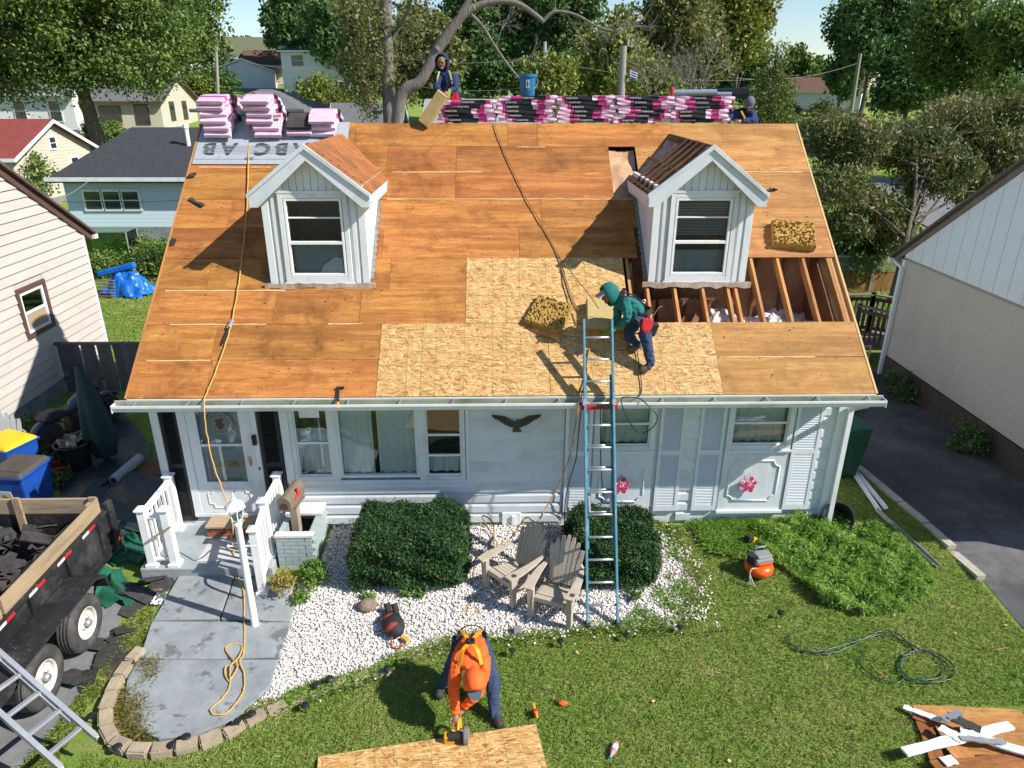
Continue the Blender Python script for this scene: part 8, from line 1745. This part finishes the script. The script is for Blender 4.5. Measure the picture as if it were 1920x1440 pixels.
# ------------------------------------------------------------------ gravel stones, grass, weeds
def inpoly(P, poly):
    x, y = P[:,0], P[:,1]; r_ = np.zeros(len(P), bool); j = len(poly)-1
    for i in range(len(poly)):
        xi, yi = poly[i]; xj, yj = poly[j]; c_ = ((yi > y) != (yj > y)) & (x < (xj-xi)*(y-yi)/(yj-yi+1e-12)+xi); r_ ^= c_; j = i
    return r_
GRVP = gp((556,1118),(545,1172),(520,1245),(508,1290),(470,1335),(540,1318),(640,1283),(700,1268),(760,1235),(830,1208),(900,1200),(1000,1196),(1100,1182),(1200,1182),(1290,1165),(1310,1100),(1280,1040),(1250,990))+[(2.35,-.02),(-2.75,-.02),(-2.78,-1.0),(-3.0,-1.3)]
struct(sheet_poly('gravel_bed', GRVP, GRAV, .008, .4))
def scatter(poly, n, rng=RNG):
    xs_ = [p[0] for p in poly]; ys_ = [p[1] for p in poly]; P = np.stack([rng.uniform(min(xs_),max(xs_),n*3), rng.uniform(min(ys_),max(ys_),n*3)], 1); return P[inpoly(P, poly)][:n]
def vnoise(P, s_, seed=0):
    v = np.sin(P[:,0]*s_*1.3+seed)*np.cos(P[:,1]*s_*1.7-seed)+.6*np.sin(P[:,0]*s_*2.9+P[:,1]*s_*2.3+seed*2)+.4*np.cos(P[:,0]*s_*5.1-P[:,1]*s_*4.3); return v/2
P = scatter(GRVP, 26000); n = len(P)
den = 1-np.clip((P[:,0]-1.35)/1.6, 0, .8); P = P[RNG.random(n) < den]; n = len(P)
Q = scatter(GRVP, 9000); Q = Q+RNG.normal(0,.10,Q.shape); Q = Q[~inpoly(Q, GRVP) & (Q[:,1] < -.05) & (Q[:,0] > -2.7)]; Q2 = scatter(gp((1230,1000),(1350,1000),(1380,1180),(1250,1185)), 3500); Q2 = Q2[(vnoise(Q2,4,7) > .05) & (RNG.random(len(Q2)) < np.clip(1-(Q2[:,0]-2.3)/.75,0,1))]; P = np.concatenate([P, Q, Q2]); n = len(P)
oct_ = np.array([(1,0,0),(0,1,0),(-1,0,0),(0,-1,0),(0,0,.7),(0,0,-.7)]); of = np.array([(0,1,4),(1,2,4),(2,3,4),(3,0,4),(1,0,5),(2,1,5),(3,2,5),(0,3,5)])
ang = RNG.uniform(0,6.28,n); sz = RNG.uniform(.011,.024,n); st_ = RNG.uniform(.7,1.4,n)
V = oct_[None]*(1+RNG.uniform(-.25,.25,(n,6,3))); V[:,:,0] *= st_[:,None]; V = V*sz[:,None,None]
ca, sa = np.cos(ang)[:,None], np.sin(ang)[:,None]; X_, Y_ = V[:,:,0]*ca-V[:,:,1]*sa, V[:,:,0]*sa+V[:,:,1]*ca
V = np.stack([X_+P[:,0:1], Y_+P[:,1:2], V[:,:,2]+(terr(P[:,0],P[:,1])+.014+RNG.uniform(0,.012,n))[:,None]], 2).reshape(-1,3)
F = (of[None]+6*np.arange(n)[:,None,None]).reshape(-1,3)
def rawmesh(name, V, F, mat):
    me = bpy.data.meshes.new(name); k = F.shape[1]; me.vertices.add(len(V)); me.vertices.foreach_set('co', V.astype(np.float32).ravel()); me.loops.add(F.size); me.loops.foreach_set('vertex_index', F.astype(np.int32).ravel())
    me.polygons.add(len(F)); me.polygons.foreach_set('loop_start', np.arange(0,F.size,k,dtype=np.int32)); me.update(calc_edges=True); me.materials.append(mat); return me
def stonemat():
    m, nt, b = newmat('white_stone'); g = nd(nt, 'NewGeometry'); col = ramp(nt, g.outputs['Random Per Island'], [(0,(.36,.29,.25)),(.18,(.58,.52,.48)),(.5,(.72,.68,.65)),(1,(.84,.82,.80))]); nt.links.new(col, b.inputs['Base Color']); b.inputs['Roughness'].default_value = .85; return m
tag(inst(rawmesh('white_gravel', V, F, stonemat()), 'white_gravel'), 'white gravel stones covering the bed before the wall', 'gravel', None, 'stuff')
def blades(name, label, P, h, wd, mat, lean=.5, cat='grass'):
    n = len(P); z = terr(P[:,0],P[:,1]); a = RNG.uniform(0,6.28,n); hh = h*RNG.uniform(.5,1.3,n) if np.isscalar(h) else h*RNG.uniform(.6,1.2,n); lx = RNG.normal(0,lean,n)*hh; ly = RNG.normal(0,lean,n)*hh
    dx, dy = np.cos(a)*wd/2, np.sin(a)*wd/2
    V = np.stack([np.stack([P[:,0]-dx,P[:,1]-dy,z],1), np.stack([P[:,0]+dx,P[:,1]+dy,z],1), np.stack([P[:,0]+dx*.6+lx*.45,P[:,1]+dy*.6+ly*.45,z+hh*.62],1), np.stack([P[:,0]+lx,P[:,1]+ly,z+hh*.92],1)], 1).reshape(-1,3)
    F = np.arange(4*n).reshape(-1,4); return tag(inst(rawmesh(name, V, F, mat), name), label, cat, None, 'stuff')
def grassmat(name, cols, sc_=.9):
    m, nt, b = newmat(name); g = nd(nt, 'NewGeometry'); n = nd(nt, 'TexNoise', {'Vector': g.outputs['Position'], 'Scale': sc_, 'Detail': 4, 'Roughness': .65}); f = mth(nt, 'MULTIPLY_ADD', g.outputs['Random Per Island'], .45, mth(nt, 'MULTIPLY_ADD', n.outputs[0], 1.5, -.5)); k = len(cols)
    col = ramp(nt, f, [(.05+.9*i/(k-1),c) for i,c in enumerate(cols)]); nt.links.new(col, b.inputs['Base Color']); b.inputs['Roughness'].default_value = .6; b.inputs['Specular IOR Level'].default_value = .2
    tr_ = nd(nt, 'BsdfTranslucent', {'Color': col}); mx = nd(nt, 'MixShader', {0: .38, 1: b.outputs[0], 2: tr_.outputs[0]}); nt.links.new(mx.outputs[0], nt.nodes['Material Output'].inputs[0]); return m
GR1 = grassmat('lawn_blade', [(.13,.235,.033),(.21,.315,.055),(.33,.375,.10),(.50,.44,.19)]); GR2 = grassmat('weed_blade', [(.10,.22,.026),(.19,.34,.05),(.29,.43,.09),(.46,.54,.18)], 2)
LAWNP = [(-3.0,-3.3),(-2.2,-2.9),(-1.5,-2.55),(-.8,-2.3),(.2,-2.2),(1.5,-2.15),(2.6,-1.95),(2.8,-1.2),(2.3,-.1),(5.1,-.1),(5.3,.2),(5.6,2.4),(6.4,2.0),(6.75,-.3),(6.9,-1.2),(6.95,-2.2),(7.0,-3.2),(6.6,-4.8),(-4.6,-4.8),(-4.7,-3.9),(-4.2,-4.05),(-3.7,-4.0)]
P = scatter(LAWNP, 130000); shp = gp((1700,1325),(1930,1325),(1930,1450),(1750,1450)); keep = ~inpoly(P, shp); P = P[keep]
blades('lawn_grass', 'short sunlit lawn grass in front of the house', P, .036, .008, GR1, 1.1)
LP2 = [(-5.25,-2.1),(-5.0,-1.6),(-4.78,-1.9),(-4.85,-2.6),(-5.0,-3.3),(-4.95,-3.9),(-4.8,-4.8),(-5.4,-4.8),(-5.2,-3.6),(-5.15,-2.9)]
blades('verge_grass', 'rough yellowing grass strip beside the trailer', scatter(LP2, 12000), .06, .008, GR1, .6)
P3 = scatter(gp((262,1243),(300,1243),(285,1290),(262,1330),(285,1375),(290,1392),(240,1400),(222,1350),(238,1280)), 5200); P3 = P3[vnoise(P3,3,1) > -.35]
blades('path_weeds', 'dry grass spreading over the left edge of the path slab', P3, .075, .008, grassmat('dry_blade', [(.12,.13,.03),(.2,.19,.05),(.3,.25,.09),(.36,.28,.12)], 3), .8)
WEED = gp((1480,985),(1540,965),(1600,985),(1680,1010),(1740,1070),(1755,1110),(1700,1150),(1620,1160),(1540,1140),(1490,1090),(1440,1050),(1400,1000))
Pw = scatter(WEED, 46000); vn = vnoise(Pw,2.6,2)+.5*vnoise(Pw,7,4)+.25*RNG.normal(size=len(Pw)); Pw, vn = Pw[vn > -.6], vn[vn > -.6]
hz_ = np.clip(.11+.13*vn,.02,.32)*RNG.random(len(Pw))**.6
tag(inst(leaf_mesh('tall_weeds', np.stack([Pw[:,0],Pw[:,1],terr(Pw[:,0],Pw[:,1])+hz_+.01],1), .085, GR2, .17, -.05, .35), 'tall_weeds'), 'mound of tall bright green weeds near the drive', 'grass', None, 'stuff')
Pw = scatter(gp((1290,985),(1480,975),(1500,1050),(1420,1060),(1330,1040)), 12000); blades('tall_weeds', 'taller weeds along the wall base right of the ladder', Pw, .10, .0075, GR2, .6)
Pg = scatter(gp((870,1205),(1290,1185),(1300,1090),(1260,1010),(1220,1130),(1150,1175),(1060,1190)), 9000); Pg = Pg[vnoise(Pg,4,5) > .0]; blades('gravel_weeds', 'grass growing through the gravel edge', Pg, .07, .008, GR2, .7)
Pg = scatter(gp((540,1300),(700,1262),(760,1225),(730,1262),(600,1310),(530,1335)), 2500); blades('border_weeds', 'weeds along the paver border right of the path', Pg, .09, .009, GR2, .7)
_e = np.array(GRVP[4:20]); _k = RNG.integers(0,len(_e)-1,9000); _t = RNG.random((9000,1)); Pe = _e[_k]*(1-_t)+_e[_k+1]*_t+RNG.normal(0,.055,(9000,2)); blades('edge_grass', 'ragged grass fringe along the edge of the gravel', Pe[vnoise(Pe,5,3) > -.4], .06, .008, GR1, .9)
Pb = scatter([(-10,6.5),(-5.6,6.5),(-8,19),(-16,19)], 42000); blades('back_lawn_grass', 'sunny back lawn grass at left', Pb, .07, .016, GR1, .6)
Pb = scatter([(6,9.8),(12,9.8),(15,18),(6,18)], 22000); blades('back_lawn_grass', 'back lawn grass behind the deck at right', Pb, .09, .018, GR2, .6)
# fallen leaves and chips
lv_ = scatter(LAWNP, 60); m = MB()
for x, y in lv_: m.obox((x,y,float(terr(x,y))+.05),(.035,.02,.002),(random.random(),random.random(),random.random()*6))
tag(m.build('fallen_leaves', STRAW), 'scattered dry leaves on the lawn', 'leaves', None, 'stuff')

m = MB(); rs = random.Random(3)
for k in range(300):
    x, s_ = rs.uniform(-5.1,5.1), rs.uniform(.05,5.3)
    if (1.9 < x and 1.2 < s_ < 2.5) or (-3.6 < x < -1.95 and s_ > 1.9) or (2.1 < x < 3.8 and s_ > 1.8) or (1.8 < x < 2.35 and s_ > 3.6): continue
    p = roofp(x, s_, .012 if s_ < 4.4 or x > -2.6 else .03); a = rs.uniform(.004,.011)
    m.obox(p, (a*rs.uniform(1,3),a,.006), (math.atan2(RISE,RUN)+rs.uniform(-.3,.3),rs.uniform(-.3,.3),rs.uniform(0,3)), 0 if k % 3 else 1)
tag(m.build('roof_grit', [SHING,STRIP]), 'scattered nails, grit and splinters on the bare roof', 'debris', None, 'stuff')
m = MB()
for x, y in scatter(LAWNP, 130):
    if rs.random() > .35+.5*(y > -2.6): continue
    a = rs.uniform(.010,.03); m.obox((x,y,float(terr(x,y))+.03),(a*rs.uniform(1,2.5),a,.006),(rs.uniform(-.4,.4),rs.uniform(-.4,.4),rs.uniform(0,6)), 0 if rs.random() < .6 else 1)
tag(m.build('yard_scraps', [SHING,STRIP]), 'small scraps of shingle and wood scattered on the lawn', 'debris', None, 'stuff')
